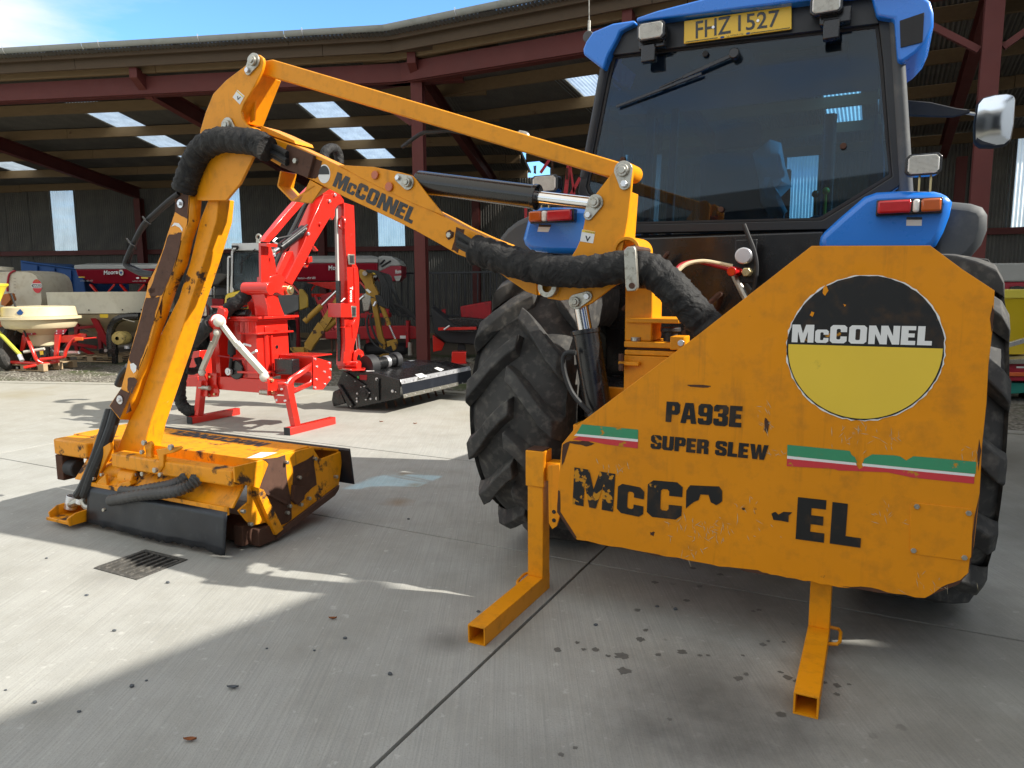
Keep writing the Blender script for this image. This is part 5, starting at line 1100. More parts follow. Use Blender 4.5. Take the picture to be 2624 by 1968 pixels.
for k in range(1, nr+1): m.vt += [mir(p, k/nr) for p in mps]
m.fc = [(0, 1+i, 1+(i+1) % n) for i in range(n)]
for k in range(nr-1): m.fc += [(1+k*n+i, 1+(k+1)*n+i, 1+(k+1)*n+(i+1) % n, 1+k*n+(i+1) % n) for i in range(n)]
tp('mirror_glass', m, M_mirror, 0, mh, None, 80)
# below the window: dark back end with sockets and couplers
bp = tp('back_panel', MB().box(-1.55, -.30, 4.36, 4.44, 1.0, 1.90), M_blk, .01)
cb_ = [T.v('F', x, y, 4.2) for x, y in ((2100,985),(2050,1095),(2122,1100))]
tp('coupler_plate', MB().box(cb_[0].x-.055, cb_[0].x+.06, 4.2, 4.215, cb_[2].z-.06, cb_[0].z+.09), M_blk, .004)
tp('trailer_socket', MB().cyl((cb_[0].x, 4.199, cb_[0].z), (cb_[0].x, 4.13, cb_[0].z), .045, 20), M_galv, .006)
tp('coupler', MB().cyl((cb_[1].x, 4.2, cb_[1].z), (cb_[1].x-.02, 4.10, cb_[1].z), .027, 14), M_rlens, .004); tp('coupler', MB().cyl((cb_[2].x, 4.2, cb_[2].z), (cb_[2].x, 4.12, cb_[2].z), .026, 6), M_gold, .004)
for pts, mt in (([(1600,1100),(1650,1045),(1760,1025),(1900,1055),(2010,1085)], M_dred), ([(1605,1110),(1680,1045),(1790,1022),(1900,1035),(2010,1058)], M_cream)):
    hs('brake_hose', 'F', pts, [4.0,4.05,4.1,4.13,4.15], .012, mt, 8, 8, tr)
hs('cable', 'F', [(2090,760),(2125,850),(2160,940),(2180,1050),(2170,1180),(2140,1300)], 4.18, .012, M_blkm, 8, 8, tr)
rr = random.Random(12)
for k in range(9):   # pipes and levers in the gloom of the back end
    u = rr.uniform(-1.3, -.35); z = rr.uniform(1.0, 1.7); tp('pipe', MB().tube(spline([(u, 4.3, z), (u+rr.uniform(-.1,.1), 4.2, z+.1), (u+rr.uniform(-.2,.2), 4.15, z-rr.uniform(.1,.4))], 5), rr.uniform(.01, .025), 8), rr.choice([M_blk, M_steel, M_rust2, M_hose]))
tp('valve_block', MB().box(-1.0, -.55, 4.18, 4.34, 1.16, 1.36).box(-.9, -.65, 4.12, 4.179, 1.2, 1.3), M_blkm, .01)
tp('linkage_arm', MB().bar((-1.35, 4.1, .55), (-1.28, 4.6, .75), .06, .1).bar((-.45, 4.1, .55), (-.5, 4.6, .75), .06, .1), M_rust2, .008)
# ================================================================== RED HEDGE CUTTER on its own feet
rc = Thing('hedge_cutter', 'bright red hedge cutter with black flail head standing on its own feet in the yard', 'hedge cutter', T, (-6.5, 6.2, 0))
rp = lambda name, mb, mat=M_red, bev=0, parent=None, label=None, smooth=35: rc.part(name, mb, mat, bev, parent, label, smooth)
def rv(name, z, pts, v, t, mat=M_red, bev=.004, parent=None, label=None): return rp(name, MB().prism(T.vs(z, pts, v), (0, t, 0)), mat, bev, parent, label)
def ru(name, z, pts, u, t, mat=M_red, bev=.004, parent=None, label=None): return rp(name, MB().prism(T.us(z, pts, u), (-t, 0, 0)), mat, bev, parent, label)
def rbolt(z, x, y, u=None, v=None, r=.015, mat=M_galv, l=.02, seg=10):
    if u is not None: p = T.u(z, x, y, u); rp('bolt', MB().cyl(p, p+Vector((l, 0, 0)), r, seg), mat, .002)
    else: p = T.v(z, x, y, v); rp('bolt', MB().cyl(p, p+Vector((0, -l, 0)), r, seg), mat, .002)
# feet and legs
for u0, va, vb in ((-5.80, 5.82, 6.58), (-7.36, 5.82, 6.56)):
    f = rp('foot', MB().box(u0, u0+.085, va+.012, vb, 0, .085), M_red, .005); rp('end_cap', MB().box(u0-.001, u0+.086, va, va+.0119, .0005, .0855), M_blkm, .003, f)
rp('leg', MB().prism([(-5.80, 5.92, .0851), (-5.72, 5.92, .0851), (-5.80, 5.90, .55), (-5.88, 5.90, .55)], (0, .085, 0)), M_red, .005)
rp('leg', MB().prism([(-7.36, 5.92, .0851), (-7.28, 5.92, .0851), (-7.16, 5.90, .52), (-7.24, 5.90, .52)], (0, .085, 0)), M_red, .005)
# main frame: cross beam, boards, mast
rp('cross_beam', MB().box(-7.15, -5.95, 6.02, 6.14, .41, .57), M_red, .006)
for ps, v in (([(125,878),(180,875),(228,990),(226,1150),(150,1150),(135,1060)], 5.94), ([(228,875),(335,885),(330,1000),(362,1090),(350,1150),(232,1158)], 5.99), ([(812,965),(850,960),(930,1000),(935,1140),(820,1125)], 5.94), ([(985,1140),(1040,1140),(1150,1145),(1175,1225),(1020,1228)], 5.95)):
    rv('bracket_plate', 'K', ps, v, .018)
ru('bracket_plate', 'K', [(925,938),(970,925),(1040,985),(1038,1135),(975,1142),(928,1130)], -5.98, .018)
for x, y, v in ((178,1045,5.93),(880,1100,5.93)): p = T.v('K', x, y, v); rp('linkage_pin', MB().cyl(p+Vector((-.05,0,0)), p+Vector((.12,0,0)), .028, 16), M_steel, .004)
for x, y in ((268,920),(268,1045),(150,1120),(320,1120),(258,1128)): rbolt('K', x, y, v=5.985, mat=M_gold)
for x, y in ((968,962),(975,1102)): rbolt('K', x, y, u=-5.978, mat=M_gold, r=.02)
for x, y in ((1155,990),(1090,1062),(1035,1188),(1130,1195)): rbolt('K', x, y, v=5.885, r=.013)
rp('frame_board', MB().box(-7.28, -6.42, 6.16, 6.19, .45, 1.235), M_red, .004)
rp('frame_board', MB().box(-7.05, -6.98, 6.03, 6.16, .571, 1.235), M_red, .004)
rp('frame_board', MB().box(-6.60, -6.53, 6.03, 6.16, .571, 1.235), M_red, .004)
rp('mast', MB().prism([(-6.62, 6.03, .571), (-6.36, 6.03, .571), (-6.36, 6.03, 1.235), (-6.62, 6.03, 1.235)], (0, .50, 0)), M_red, .008)
rp('mast_rib', MB().cyl((-6.352, 6.16, .575), (-6.352, 6.16, 1.10), .030, 12).cyl((-6.345, 6.24, .575), (-6.345, 6.24, 1.10), .018, 12), M_red)
ru('mast_plate', 'K', [(890,345),(1085,340),(1080,400),(1010,390),(960,420),(950,470),(900,470)], -6.345, .010)
rp('hole', MB().cyl(T.u('K', 1030, 578, -6.356), T.u('K', 1030, 578, -6.356)+Vector((-.004+.006,0,0)), .022, 14), M_blk)
rp('deck', MB().box(-7.30, -6.30, 6.0, 6.60, 1.236, 1.262), M_red, .004)
rp('lower_plate', MB().box(-6.66, -6.28, 5.99, 6.56, .63, .655), M_red, .004)
rp('slew_boss', MB().cyl((-6.46, 6.10, 1.10), (-6.46, 6.10, 1.235), .085, 24), M_red, .004)
rp('slew_flange', MB().box(-6.62, -6.30, 5.99, 6.56, 1.085, 1.105), M_red, .004)
# wheel-like pulley and its hanging cylinder in the frame
c = T.v('K', 565, 840, 6.02); rp('hose_reel', MB().cyl((c.x, 6.0, c.z), (c.x, 6.12, c.z), .115, 24), M_blk, .01)
rp('hub', MB().cyl((c.x-.07, 5.99, c.z-.02), (c.x-.07, 5.95, c.z-.02), .045, 18).cyl((c.x-.07, 5.95, c.z-.02), (c.x-.07, 5.94, c.z-.02), .02, 12), M_galv, .006)
a, b = T.v('K', 515, 500, 5.98), T.v('K', 510, 665, 5.98); rp('damper', MB().cyl(a, b, .045, 16).cyl(b, T.v('K', 490, 830, 5.98), .02, 12), M_blkm, .004)
rp('cross_rod', MB().cyl(T.v('K', 355, 680, 5.97), T.v('K', 660, 722, 5.97), .010, 8), M_dred)
# silver stabiliser stays
cl, cr_ = T.v('K', 330, 310, 5.72), T.v('K', 405, 290, 5.72)
rp('pivot_barrel', MB().cyl(T.v('K', 300, 345, 5.72), T.v('K', 360, 280, 5.66), .085, 20), M_red, .006)
rp('top_bracket', MB().prism(T.vs('K', [(265,105),(365,108),(372,125),(420,140),(432,175),(415,270),(330,270),(335,190),(350,135),(270,125)], 5.74), (0, .05, 0)), M_red, .006)
sv = lambda name, x0, y0, v0, x1, y1, v1, w, h, mat=M_steel: rp(name, MB().bar(T.v('K', x0, y0, v0), T.v('K', x1, y1, v1), w, h, (0, -1, 0)), mat, .004)
M_silver = simple('silver_paint', (.66,.64,.56), .38, .35, .08, 8)
sv('stay', 370, 285, 5.66, 590, 580, 5.76, .05, .05, M_silver); sv('stay', 560, 530, 5.73, 900, 905, 5.90, .062, .062, M_silver)
sv('stay', 350, 420, 5.68, 300, 560, 5.76, .055, .04, M_silver); sv('stay', 300, 530, 5.74, 165, 850, 5.88, .06, .045, M_silver)
for x, y, v, r in ((360,290,5.64,.06),(345,410,5.66,.045),(885,925,5.88,.055),(170,870,5.87,.045)): p = T.v('K', x, y, v); rp('stay_end', MB().sphere(p, r, 16, 10), M_silver)
for x, y, x1, y1 in ((650,545,725,565),(745,650,795,622),(570,600,575,585)): rp('stay_pin', MB().cyl(T.v('K', x, y, 5.74), T.v('K', x1, y1, 5.72), .012, 8), M_galv)
# slotted guard plate and bolted end box on the right
sl_o = [(1040,985),(1145,985),(1165,930),(1430,755),(1452,760),(1452,1010),(1215,1118),(1185,1040),(1120,1022),(1045,1020)]
hl = [(1215,1010),(1230,965),(1380,862),(1415,872),(1428,930),(1405,975),(1260,1045),(1225,1048)]
m = MB(); o_, h_ = T.us('K', sl_o, -5.85), T.us('K', hl, -5.85); m.flat(o_, [h_])
sp_ = rp('slotted_plate', m, M_red); sm = sp_.modifiers.new('thick', 'SOLIDIFY'); sm.thickness = .016; sm.offset = 0
ru('end_plate', 'K', [(1450,690),(1655,752),(1655,945),(1560,1068),(1450,1070)], -5.82, .014)
for x, y in ((1465,718),(1485,805),(1630,765),(1645,838),(1575,865),(1630,930),(1482,950),(1465,1045),(1578,1005)): rbolt('K', x, y, u=-5.82, r=.013, l=.014)
q = T.u('K', 1450, 690, -5.82); rp('side_box', MB().box(-6.35, -5.836, q.y, q.y+.02, .50, .83).box(-6.35, -5.836, q.y+.0201, q.y+.34, .815, .83), M_red, .004)
rp('valve_block', MB().box(-6.26, -5.98, 6.18, 6.30, .62, .80), M_blk, .01)
# turret, posts, gold pins
rp('turret', MB().prism(T.us('e1', [(1245,960),(1480,1000),(1500,1090),(1560,1250),(1595,1330),(1320,1335),(1290,1150)], -6.34), (-.30, 0, 0)), M_red, .006)
rv('turret_front', 'e1', [(1020,900),(1235,910),(1262,1010),(1310,1180),(1318,1335),(1110,1335),(1090,1150),(1040,1000)], 6.05, .02)
rp('turret_base', MB().box(-6.72, -6.26, 5.98, 6.62, 1.2625, 1.29), M_red, .004)
a, b = T.v('e1', 935, 890, 6.05), T.v('e1', 1370, 890, 6.10); rp('pivot_tube', MB().cyl(a, b, .075, 24), M_red, .005)
rp('ear', MB().box(-6.80, -6.55, 5.96, 6.10, 1.40, 1.42), M_red, .004); rp('spacer', MB().cyl((-6.74, 6.0, 1.29), (-6.74, 6.0, 1.40), .03, 14), M_galv)
for x, y, u, r in ((1372,890,-6.24,.062),(1690,915,-6.24,.058)): p = T.u('e1', x, y, u); rp('pin', MB().cyl(p+Vector((-.1,0,0)), p+Vector((.0,0,0)), r, 20).cyl(p, p+Vector((.02,0,0)), r*.6, 12), M_gold, .006)
rv('post', 'e1', [(1162,145),(1200,150),(1215,830),(1172,830)], 6.08, .12)
ru('post', 'e1', [(1285,150),(1340,150),(1380,240),(1430,420),(1462,640),(1400,700),(1305,700)], -6.32, .02)
rv('post_web', 'e1', [(1160,148),(1300,148),(1300,205),(1165,190)], 6.06, .16)
rp('lifting_eye', MB().tube([T.v('e1', 1165+34*math.cos(w), 50-45*math.sin(w), 6.12) for w in [math.pi*2*k/16 for k in range(17)]], .012, 8).bar(T.v('e1', 1160, 95, 6.12), T.v('e1', 1160, 150, 6.12), .05, .02, (0,1,0)), M_steel, .002)
ru('boom_foot', 'e1', [(1345,700),(1430,670),(1500,652),(1560,680),(1640,760),(1725,850),(1735,925),(1690,985),(1570,1000),(1470,950),(1390,968),(1335,920)], -6.29, .20)
# boom, tension link, ram (seen on the side that faces right)
ru('boom', 'M', [(1245,85),(1330,80),(1440,165),(1375,260),(1140,650),(1000,930),(870,1150),(790,1110),(1015,640),(1085,440)], -6.27, .19)
ru('boom_head', 'M', [(1200,60),(1240,0),(1330,20),(1430,80),(1480,150),(1480,185),(1390,215),(1330,150)], -6.275, .18)
ru('boom_lug', 'M', [(1310,340),(1375,255),(1375,330),(1350,388)], -6.30, .05); ru('boom_lug', 'M', [(1005,905),(1065,860),(1075,900),(1050,950)], -6.30, .05)
ru('boom_clip', 'M', [(1120,690),(1140,695),(1180,745),(1165,755)], -6.25, .06); ru('boom_clip', 'M', [(1070,820),(1105,815),(1110,880),(1060,890)], -6.25, .05)
ru('lower_link', 'M', [(690,1010),(790,775),(830,755),(910,760),(905,800),(800,1095),(760,1090)], -6.38, .05)
ru('tension_link', 'M', [(520,640),(600,652),(690,560),(850,370),(1010,190),(1180,10),(1090,-10),(920,165),(760,345)], -6.42, .08)
a, b = T.u('M', 715, 725, -6.36), T.u('M', 1010, 500, -6.36); rp('hydraulic_ram', MB().cyl(a, b, .062, 20), M_blk, .004); rp('ram_rod', MB().cyl(T.u('M', 650, 765, -6.36), a, .035, 14), M_chrome)
rp('pipe', MB().cyl(a+Vector((.05,0,.055)), b+Vector((.05,0,.055)), .012, 8), M_blk)
rp('ram_barrel', MB().cyl(T.u('M', 700, 920, -6.55), T.u('M', 1100, 120, -6.55), .06, 16), M_blk)
rc_h = lambda z, pts, v, r, mat=M_hose: rp('hydraulic_hose', MB().tube(spline([T.v(z, x, y, v) for x, y in pts], 8), r, 12), mat)
rp('hydraulic_hose', MB().tube(spline([T.u('M', x, y, -6.34) for x, y in ((680,610),(740,595),(830,575),(920,545))], 8), .012, 8), M_hose); rp('fitting', MB().tube([T.u('M', x, y, -6.33) for x, y in ((680,605),(645,635),(690,668))], .014, 8), M_galv)
for x, y in ((1195,435),(1055,548),(1305,163),(1370,90),(595,680),(650,800)): rbolt('M', x, y, u=-6.265, r=.02, mat=M_galv if x != 1195 else M_red)
# dipper
dl = T.v('D', 1165, 500, 7.56).x
ru('dipper', 'M', [(1480,180),(1600,215),(1612,500),(1620,900),(1648,960),(1660,1100),(1665,1560),(1640,1659),(1480,1659),(1545,1540),(1530,1380),(1520,930),(1500,640)], -6.30, .16)
ru('dipper_lower', 'D', [(1195,560),(1305,590),(1300,640),(1285,720),(1262,800),(1262,925),(1200,930),(1205,760)], -6.30, .15)
ru('dipper_sleeve', 'D', [(1172,490),(1262,495),(1262,590),(1172,590)], -6.26, .22)
ru('dipper_rail', 'D', [(1268,235),(1290,232),(1292,430),(1280,480),(1270,480)], -6.28, .03); ru('dipper_rail', 'D', [(1252,640),(1275,600),(1272,720),(1256,740)], -6.285, .02)
ru('bracket_hook', 'D', [(1195,830),(1232,865),(1228,915),(1190,915)], -6.27, .02)
hk = [(1262,880),(1270,830),(1300,812),(1330,830),(1342,885),(1318,895),(1312,860),(1295,850),(1285,880),(1290,905),(1268,910)]
ru('bracket_hook', 'D', hk, -6.26, .02)
for ps in ([(1225,142),(1270,142),(1272,215),(1232,215)], [(1245,508),(1282,510),(1282,588),(1250,590)]):
    o = ru('rail_clamp', 'D', ps, -6.255, .02, M_steel)
    p = [((a[0]+b[0])/2, (a[1]+b[1])/2) for a, b in zip(ps, ps[1:]+ps[:1])]; cx2 = sum(x for x, y in ps)/4; cy2 = sum(y for x, y in ps)/4
    ru('clamp_pad', 'D', [(cx2+(x-cx2)*.6, cy2+(y-cy2)*.72) for x, y in ps], -6.25, .006, M_blkm, .001, o)
rp('oval_stop', MB().tube([T.v('M', 1455+38*math.cos(w), 420+70*math.sin(w), 7.53) for w in [math.pi*2*k/20 for k in range(21)]], .014, 8), M_red)
rp('guide_rod', MB().bar(T.v('M', 1385, 200, 7.5), T.v('M', 1405, 1110, 7.5), .035, .03, (0,-1,0)), M_lid); rp('guide_rod', MB().bar(T.v('D', 1152, 330, 7.5), T.v('D', 1165, 900, 7.5), .05, .05, (0,-1,0)), M_blk, .004)
rp('ram_rod', MB().cyl(T.u('D', 1290, 710, -6.33), T.u('D', 1300, 830, -6.33), .032, 14), M_chrome)
tl = [T.u('D', 1240, 375, -6.247), T.u('D', 1252, 375, -6.247)]
rp('lettering', script_text('Twose', T.u('M', 1550, 1170, -6.262), T.u('M', 1552, 1355, -6.262), T.u('M', 1585, 1170, -6.262), .015), M_wlet, 0, None, None, 0)
rp('label', MB().flat(T.us('M', [(1480,1305),(1500,1310),(1455,1350),(1440,1352)], -6.26)), M_wlet, 0, None, None, 0)
# hoses
def thick(pts, vv, r, mat=M_sleeve, seed=1):
    rr = random.Random(seed); sp = spline([T.v(z, x, y, w) for (z, x, y), w in zip(pts, vv)], 10); rp('hose_sleeve', MB().tube(sp, [r*(1+rr.uniform(-.08,.08)) for _ in sp], 14), mat, 0, None, None, 60)
thick([('e1',1010,950),('e1',860,1080),('e1',720,1180),('e1',560,1330),('e1',400,1440),('e1',210,1600)], [6.1,6.0,5.96,5.92,5.88,5.85], .075, seed=2)
thick([('e1',120,1250),('e1',130,1400),('e1',80,1580),('B',1510,880),('B',1500,1000),('B',1470,1120),('B',1455,1250),('B',1470,1370),('B',1530,1430),('B',1600,1425)], [6.2,6.15,6.1,6.0,5.95,5.9,5.9,5.9,5.92,5.98], .070, seed=3)
thick([('B',1700,730),('B',1600,840),('B',1520,930),('B',1480,1050)], [5.62,5.6,5.7,5.8], .070, seed=4)
thick([('B',1600,1000),('B',1620,1080),('B',1560,1110),('B',1500,1100)], [6.1,6.1,6.0,5.9], .045, M_hose, seed=5)
p = T.v('e1', 265, 1290, 5.9); rp('oil_filter', MB().cyl((p.x, p.y, p.z-.13), (p.x, p.y, p.z+.11), .062, 20).cyl((p.x, p.y, p.z+.11), (p.x, p.y, p.z+.15), .035, 14), M_steel, .004); rp('hose_ring', MB().cyl((p.x, p.y, p.z-.06), (p.x, p.y, p.z-.03), .07, 18), M_blk)
rp('tank', MB().cyl(T.v('e1', 190, 1080, 6.3)-Vector((0,0,.16)), T.v('e1', 190, 1080, 6.3)+Vector((0,0,.04)), .15, 20), M_blkm, .01)
rp('pipe', MB().tube(spline([T.v('e1', x, y, 5.88) for x, y in ((60,1080),(200,1060),(330,1130),(390,1220),(400,1330))], 8), .012, 8), M_blk)
rp('hydraulic_hose', MB().cyl(T.v('e1', 620, 1290, 6.05), T.v('e1', 1000, 1290, 6.05), .05, 14), M_blk, .004)
rp('hose_hook', MB().tube(spline([T.u('C', x, y, -6.35) for x, y in ((1060,330),(1055,260),(1085,225),(1130,225),(1155,270),(1160,330))], 8), .06, 14), M_sleeve)
# warning board and red tank side behind the frame on the left
wb = rp('warning_board', MB().prism(T.vs('B', [(1475,655),(1560,658),(1558,890),(1470,905)], 6.75), (0, .012, 0)), M_wlet, .002)
for x0, y0 in ((1472,790),(1515,790),(1472,850),(1515,850)): rp('warning_symbol', MB().flat([(p.x, 6.747, p.z) for p in T.vs('B', [(x0,y0+24),(x0+34,y0+24),(x0+17,y0-4)], 6.75)]), M_round, 0, wb, None, 0)
rv('side_tank', 'B', [(1480,1165),(1600,1150),(1610,1235),(1480,1235)], 6.5, .3)
rp('tank_panel', MB().prism(T.vs('K', [(20,640),(140,620),(135,950),(60,1035),(0,1035)], 6.6), (0, .25, 0)), M_red, .006)
# ---- black flail head: end plate faces us, hood runs back
BV = 7.5; bu_ = -5.43
bh = rv('flail_end_plate', 'N', [(372,478),(780,505),(1060,585),(1065,640),(1062,800),(960,832),(480,935),(440,925),(330,690),(300,640)], BV, .016, M_blk)
z_t = T.v('N', 780, 505, BV); z_r = T.v('N', 1060, 585, BV); z_l = T.v('N', 372, 478, BV); lo_ = T.v('N', 480, 935, BV)
rp('flail_hood', MB().prism([(z_l.x, BV+.017, z_l.z), (z_t.x, BV+.017, z_t.z), (z_t.x, BV+.017, z_t.z-.02), (z_l.x+.02, BV+.017, z_l.z-.03)], (0, 1.72, 0)).prism([(z_t.x+.001, BV+.017, z_t.z), (z_r.x, BV+.017, z_r.z), (z_r.x-.01, BV+.017, z_r.z-.02), (z_t.x+.001, BV+.017, z_t.z-.02)], (0, 1.72, 0)), M_blk, .003, bh)
rp('back_sheet', MB().prism([(z_l.x, BV+.017, z_l.z-.035), (z_l.x+.012, BV+.017, z_l.z-.035), (z_l.x-.10, BV+.017, .12), (z_l.x-.115, BV+.017, .12)], (0, 1.72, 0)), M_blk, .003, bh)
rp('metal_strip', MB().prism([(z_r.x+.002, BV, z_r.z+.004), (z_r.x+.012, BV, z_r.z+.0), (z_r.x+.04, BV, z_r.z-.055), (z_r.x+.03, BV, z_r.z-.055)], (0, 1.76, 0)), M_galv, .002, bh)
rp('side_flap', MB().prism([(z_r.x+.026, BV+.003, z_r.z-.05), (z_r.x+.03, BV+.003, z_r.z-.05), (z_r.x+.055, BV+.003, z_r.z-.22), (z_r.x+.049, BV+.003, z_r.z-.22)], (0, 1.75, 0)), M_flap, .001, bh)
rp('metal_strip', MB().prism([(z_r.x+.054, BV, z_r.z-.185), (z_r.x+.059, BV, z_r.z-.185), (z_r.x+.064, BV, z_r.z-.235), (z_r.x+.059, BV, z_r.z-.235)], (0, 1.35, 0)), M_steel, .001, bh)
for k in range(9):
    y = BV+.06+k*.2; rp('rivet', MB().cyl((z_r.x+.03, y, z_r.z-.03), (z_r.x+.04, y, z_r.z-.03), .012, 8), M_galv, 0, bh); rp('rivet', MB().cyl((z_r.x+.06, y, z_r.z-.21), (z_r.x+.07, y, z_r.z-.21), .010, 8), M_galv, 0, bh)
rv('rear_roller_guard', 'N', [(330,690),(250,730),(235,830),(255,910),(400,870)], BV+.02, .10, M_blk, .01, bh)
rv('stiffener', 'N', [(365,480),(400,490),(640,650),(615,665)], BV-.03, .03, M_blk, .004, bh); rv('stiffener', 'N', [(780,570),(805,570),(805,840),(780,840)], BV-.03, .03, M_blk, .004, bh); rv('stiffener', 'N', [(310,640),(335,650),(495,900),(470,915)], BV-.035, .034, M_blk, .004, bh)
p = T.v('N', 645, 750, BV); rp('bearing', MB().cyl((p.x, BV, p.z), (p.x, BV-.03, p.z), .075, 22).cyl((p.x, BV-.03, p.z), (p.x, BV-.04, p.z), .04, 16), M_blk, .005, bh)
for x, y, r in ((555,750,.013),(550,810,.013),(552,845,.015),(660,820,.014),(717,815,.014),(700,740,.010),(638,655,.018),(790,575,.02),(795,810,.024),(982,720,.020),(480,900,.018),(1020,730,.008),(600,672,.010),(430,530,.007),(530,600,.007)): rbolt('N', x, y, v=BV-.002, r=r, mat=M_galv)
lb = rp('rating_label', MB().flat([(q.x, BV-.002, q.z) for q in T.vs('N', [(575,523),(668,525),(665,588),(580,583)], BV)]), M_dred, 0, bh, None, 0); p = T.v('N', 558, 553, BV); rp('round_sticker', MB().cyl((p.x, BV-.001, p.z), (p.x, BV-.003, p.z), .018, 14), simple('bright_green_sticker', (.06,.42,.10), .4), 0, bh)
for ps in ([(1250,470),(1330,455),(1395,468),(1310,487)], [(1480,412),(1520,402),(1600,408),(1560,424)], [(1160,350),(1220,345),(1250,350),(1200,358)], [(650,470),(740,468),(760,478),(660,482)]):
    q = T.zs('N', ps, z_t.z+.004); rp('label', MB().flat([(a.x, a.y, z_t.z+.004 if a.x < z_t.x else z_t.z-(a.x-z_t.x)*(z_t.z-z_r.z)/(z_r.x-z_t.x)+.003) for a in q]), M_wlet, 0, bh, None, 0)
rp('pivot_tube', MB().cyl(T.v('N', 340, 410, 7.62), T.v('N', 570, 405, 7.62), .06, 18), M_red, .004, None)
rp('mounting_plate', MB().prism(T.zs('N', [(360,455),(560,420),(660,430),(640,475),(480,480)], z_l.z+.02), (0, 0, .02)), M_red, .004)
a, b = T.v('N', 680, 410, 7.75), T.v('N', 980, 350, 8.2); d_ = (b-a).normalized()
rp('motor_guard', MB().cyl(a-d_*.04, a+d_*.10, .14, 24), M_blkm, .004); rp('motor', MB().cyl(a+d_*.1, b, .085, 20), M_blk, .004); rp('motor_band', MB().cyl(a+d_*.30, a+d_*.36, .088, 20), M_galv, .002); rp('motor_guard', MB().cyl(b, b+d_*.10, .11, 22), M_blkm, .01)
for k in range(8):
    y = BV+.15+k*.2; rp('flail_blade', MB().bar((z_t.x+.02, y, .10), (z_t.x+.05, y, .02), .04, .012), M_rust, .002)
# ================================================================== MACHINES KEPT IN THE SHED
def dth(name, label, cat, z, x, y, d, group=None):
    p = D.v(z, x, y, d); return Thing(name, label, cat, D, (p.x, d, 0), group)
def dv(th, name, z, pts, d, t, mat, bev=.006, parent=None, label=None): return th.part(name, MB().prism(D.vs(z, pts, d), (0, t, 0)), mat, bev, parent, label)
def dflat(th, name, z, pts, d, mat, parent=None): return th.part(name, MB().flat(D.vs(z, pts, d)), mat, 0, parent, None, 0)
def dtext(th, text, z, bl, br, tl, d, mat, parent=None, bold=0.0, shear=0.0): return th.part('lettering', script_text(text, *D.vs(z, [bl, br, tl], d), bold, shear), mat, 0, parent, None, 0)
def dbar(th, name, z, x0, y0, d0, x1, y1, d1, w, h, mat, up=(0,-1,0), parent=None): return th.part(name, MB().bar(D.v(z, x0, y0, d0), D.v(z, x1, y1, d1), w, h, up), mat, .003, parent)
def dcyl(th, name, z, x0, y0, d0, x1, y1, d1, r, mat, seg=14, parent=None): return th.part(name, MB().cyl(D.v(z, x0, y0, d0), D.v(z, x1, y1, d1), r, seg), mat, .002, parent)
def dtube(th, name, z, pts, ds, r, mat, n=8): return th.part(name, MB().tube(spline([D.v(z, x, y, w) for (x, y), w in zip(pts, ds)], n), r, 10), mat)
# ---- pallets
def pallet(c, yaw, label, w=1.12, l=.95):
    fr = Frame(yaw); lp = fr.loc(Vector(c)); th = Thing('pallet', label, 'pallet', fr, (lp.x, lp.y, 0), 'wooden pallets under machines')
    x, y, z0 = lp.x, lp.y, .035
    for i in range(3):
        yy = y-l/2+.05+i*(l-.1)/2
        th.part('bottom_board', MB().box(x-w/2, x+w/2, yy-.05, yy+.05, z0, z0+.022), M_pallet, .002)
        for k in range(3): th.part('block', MB().box(x-w/2+k*(w-.14)/2, x-w/2+k*(w-.14)/2+.14, yy-.05, yy+.05, z0+.0225, z0+.105), M_pallet, .002)
        th.part('stringer', MB().box(x-w/2, x+w/2, yy-.05, yy+.05, z0+.1055, z0+.125), M_pallet, .002)
    for k in range(6):
        xx = x-w/2+.05+k*(w-.1)/5; th.part('top_board', MB().box(xx-.05, xx+.05, y-l/2, y+l/2, z0+.1255, z0+.147), M_pallet, .002)
    return z0+.147
pa = D.z('O', 90, 1440, 0); pb = D.z('O', 570, 1455, 0); pc = D.z('O', 900, 1400, 0)
ctr = (pa+pc)/2; yw = math.degrees(math.atan2(-(pb-pa).y, (pb-pa).x))
zt = pallet((ctr.x, ctr.y, 0), yw, 'pale wooden pallet under the small cream cone spreader', (pb-pa).length*1.02, (pc-pb).length)
# ---- small cream spreader
DS = ctr.y; sp = dth('fertiliser_spreader', 'small pale yellow cone spreader with red legs standing on the front pallet', 'spreader', 'O', 495, 1200, DS)
O_ = lambda y: D.v('O', 495, y, DS).z
OX = D.v('O', 495, 900, DS).x; px_ = (D.v('O', 1495, 900, DS).x-OX)/1000
sp.part('hopper', MB().lathe([(372*px_,O_(640)),(384*px_,O_(650)),(400*px_,O_(752))], (OX, DS, 0), 'z', 48), M_cream, 0, None, None, 30)
sp.part('hopper', MB().lathe([(400*px_,O_(755)),(446*px_,O_(758)),(446*px_,O_(788)),(395*px_,O_(795)),(390*px_,O_(850)),(360*px_,O_(895)),(250*px_,O_(925)),(150*px_,O_(985)),(150*px_,O_(1000)),(122*px_,O_(1110)),(110*px_,O_(1122))], (OX, DS, 0), 'z', 48), M_cream, 0, None, None, 30)
sp.part('lid', MB().lathe([(0,O_(640)+.02),(372*px_,O_(640)+.001)], (OX, DS, 0), 'z', 40), M_cream)
for k in range(10):
    w = -math.pi+math.pi*(k+.5)/10; sp.part('rim_bolt', MB().sphere((OX+400*px_*math.cos(w), DS+400*px_*math.sin(w), O_(765)+.01), .012, 8, 5), M_blk)
sp.part('gearbox', MB().cyl((OX+30*px_, DS, O_(1290)), (OX+30*px_, DS, O_(1125)), 150*px_, 24), M_blk, .01)
sp.part('spout', MB().cyl(D.v('O', 680, 1205, DS), D.v('O', 960, 1200, DS-.25), .045, 14, .03), M_galv)
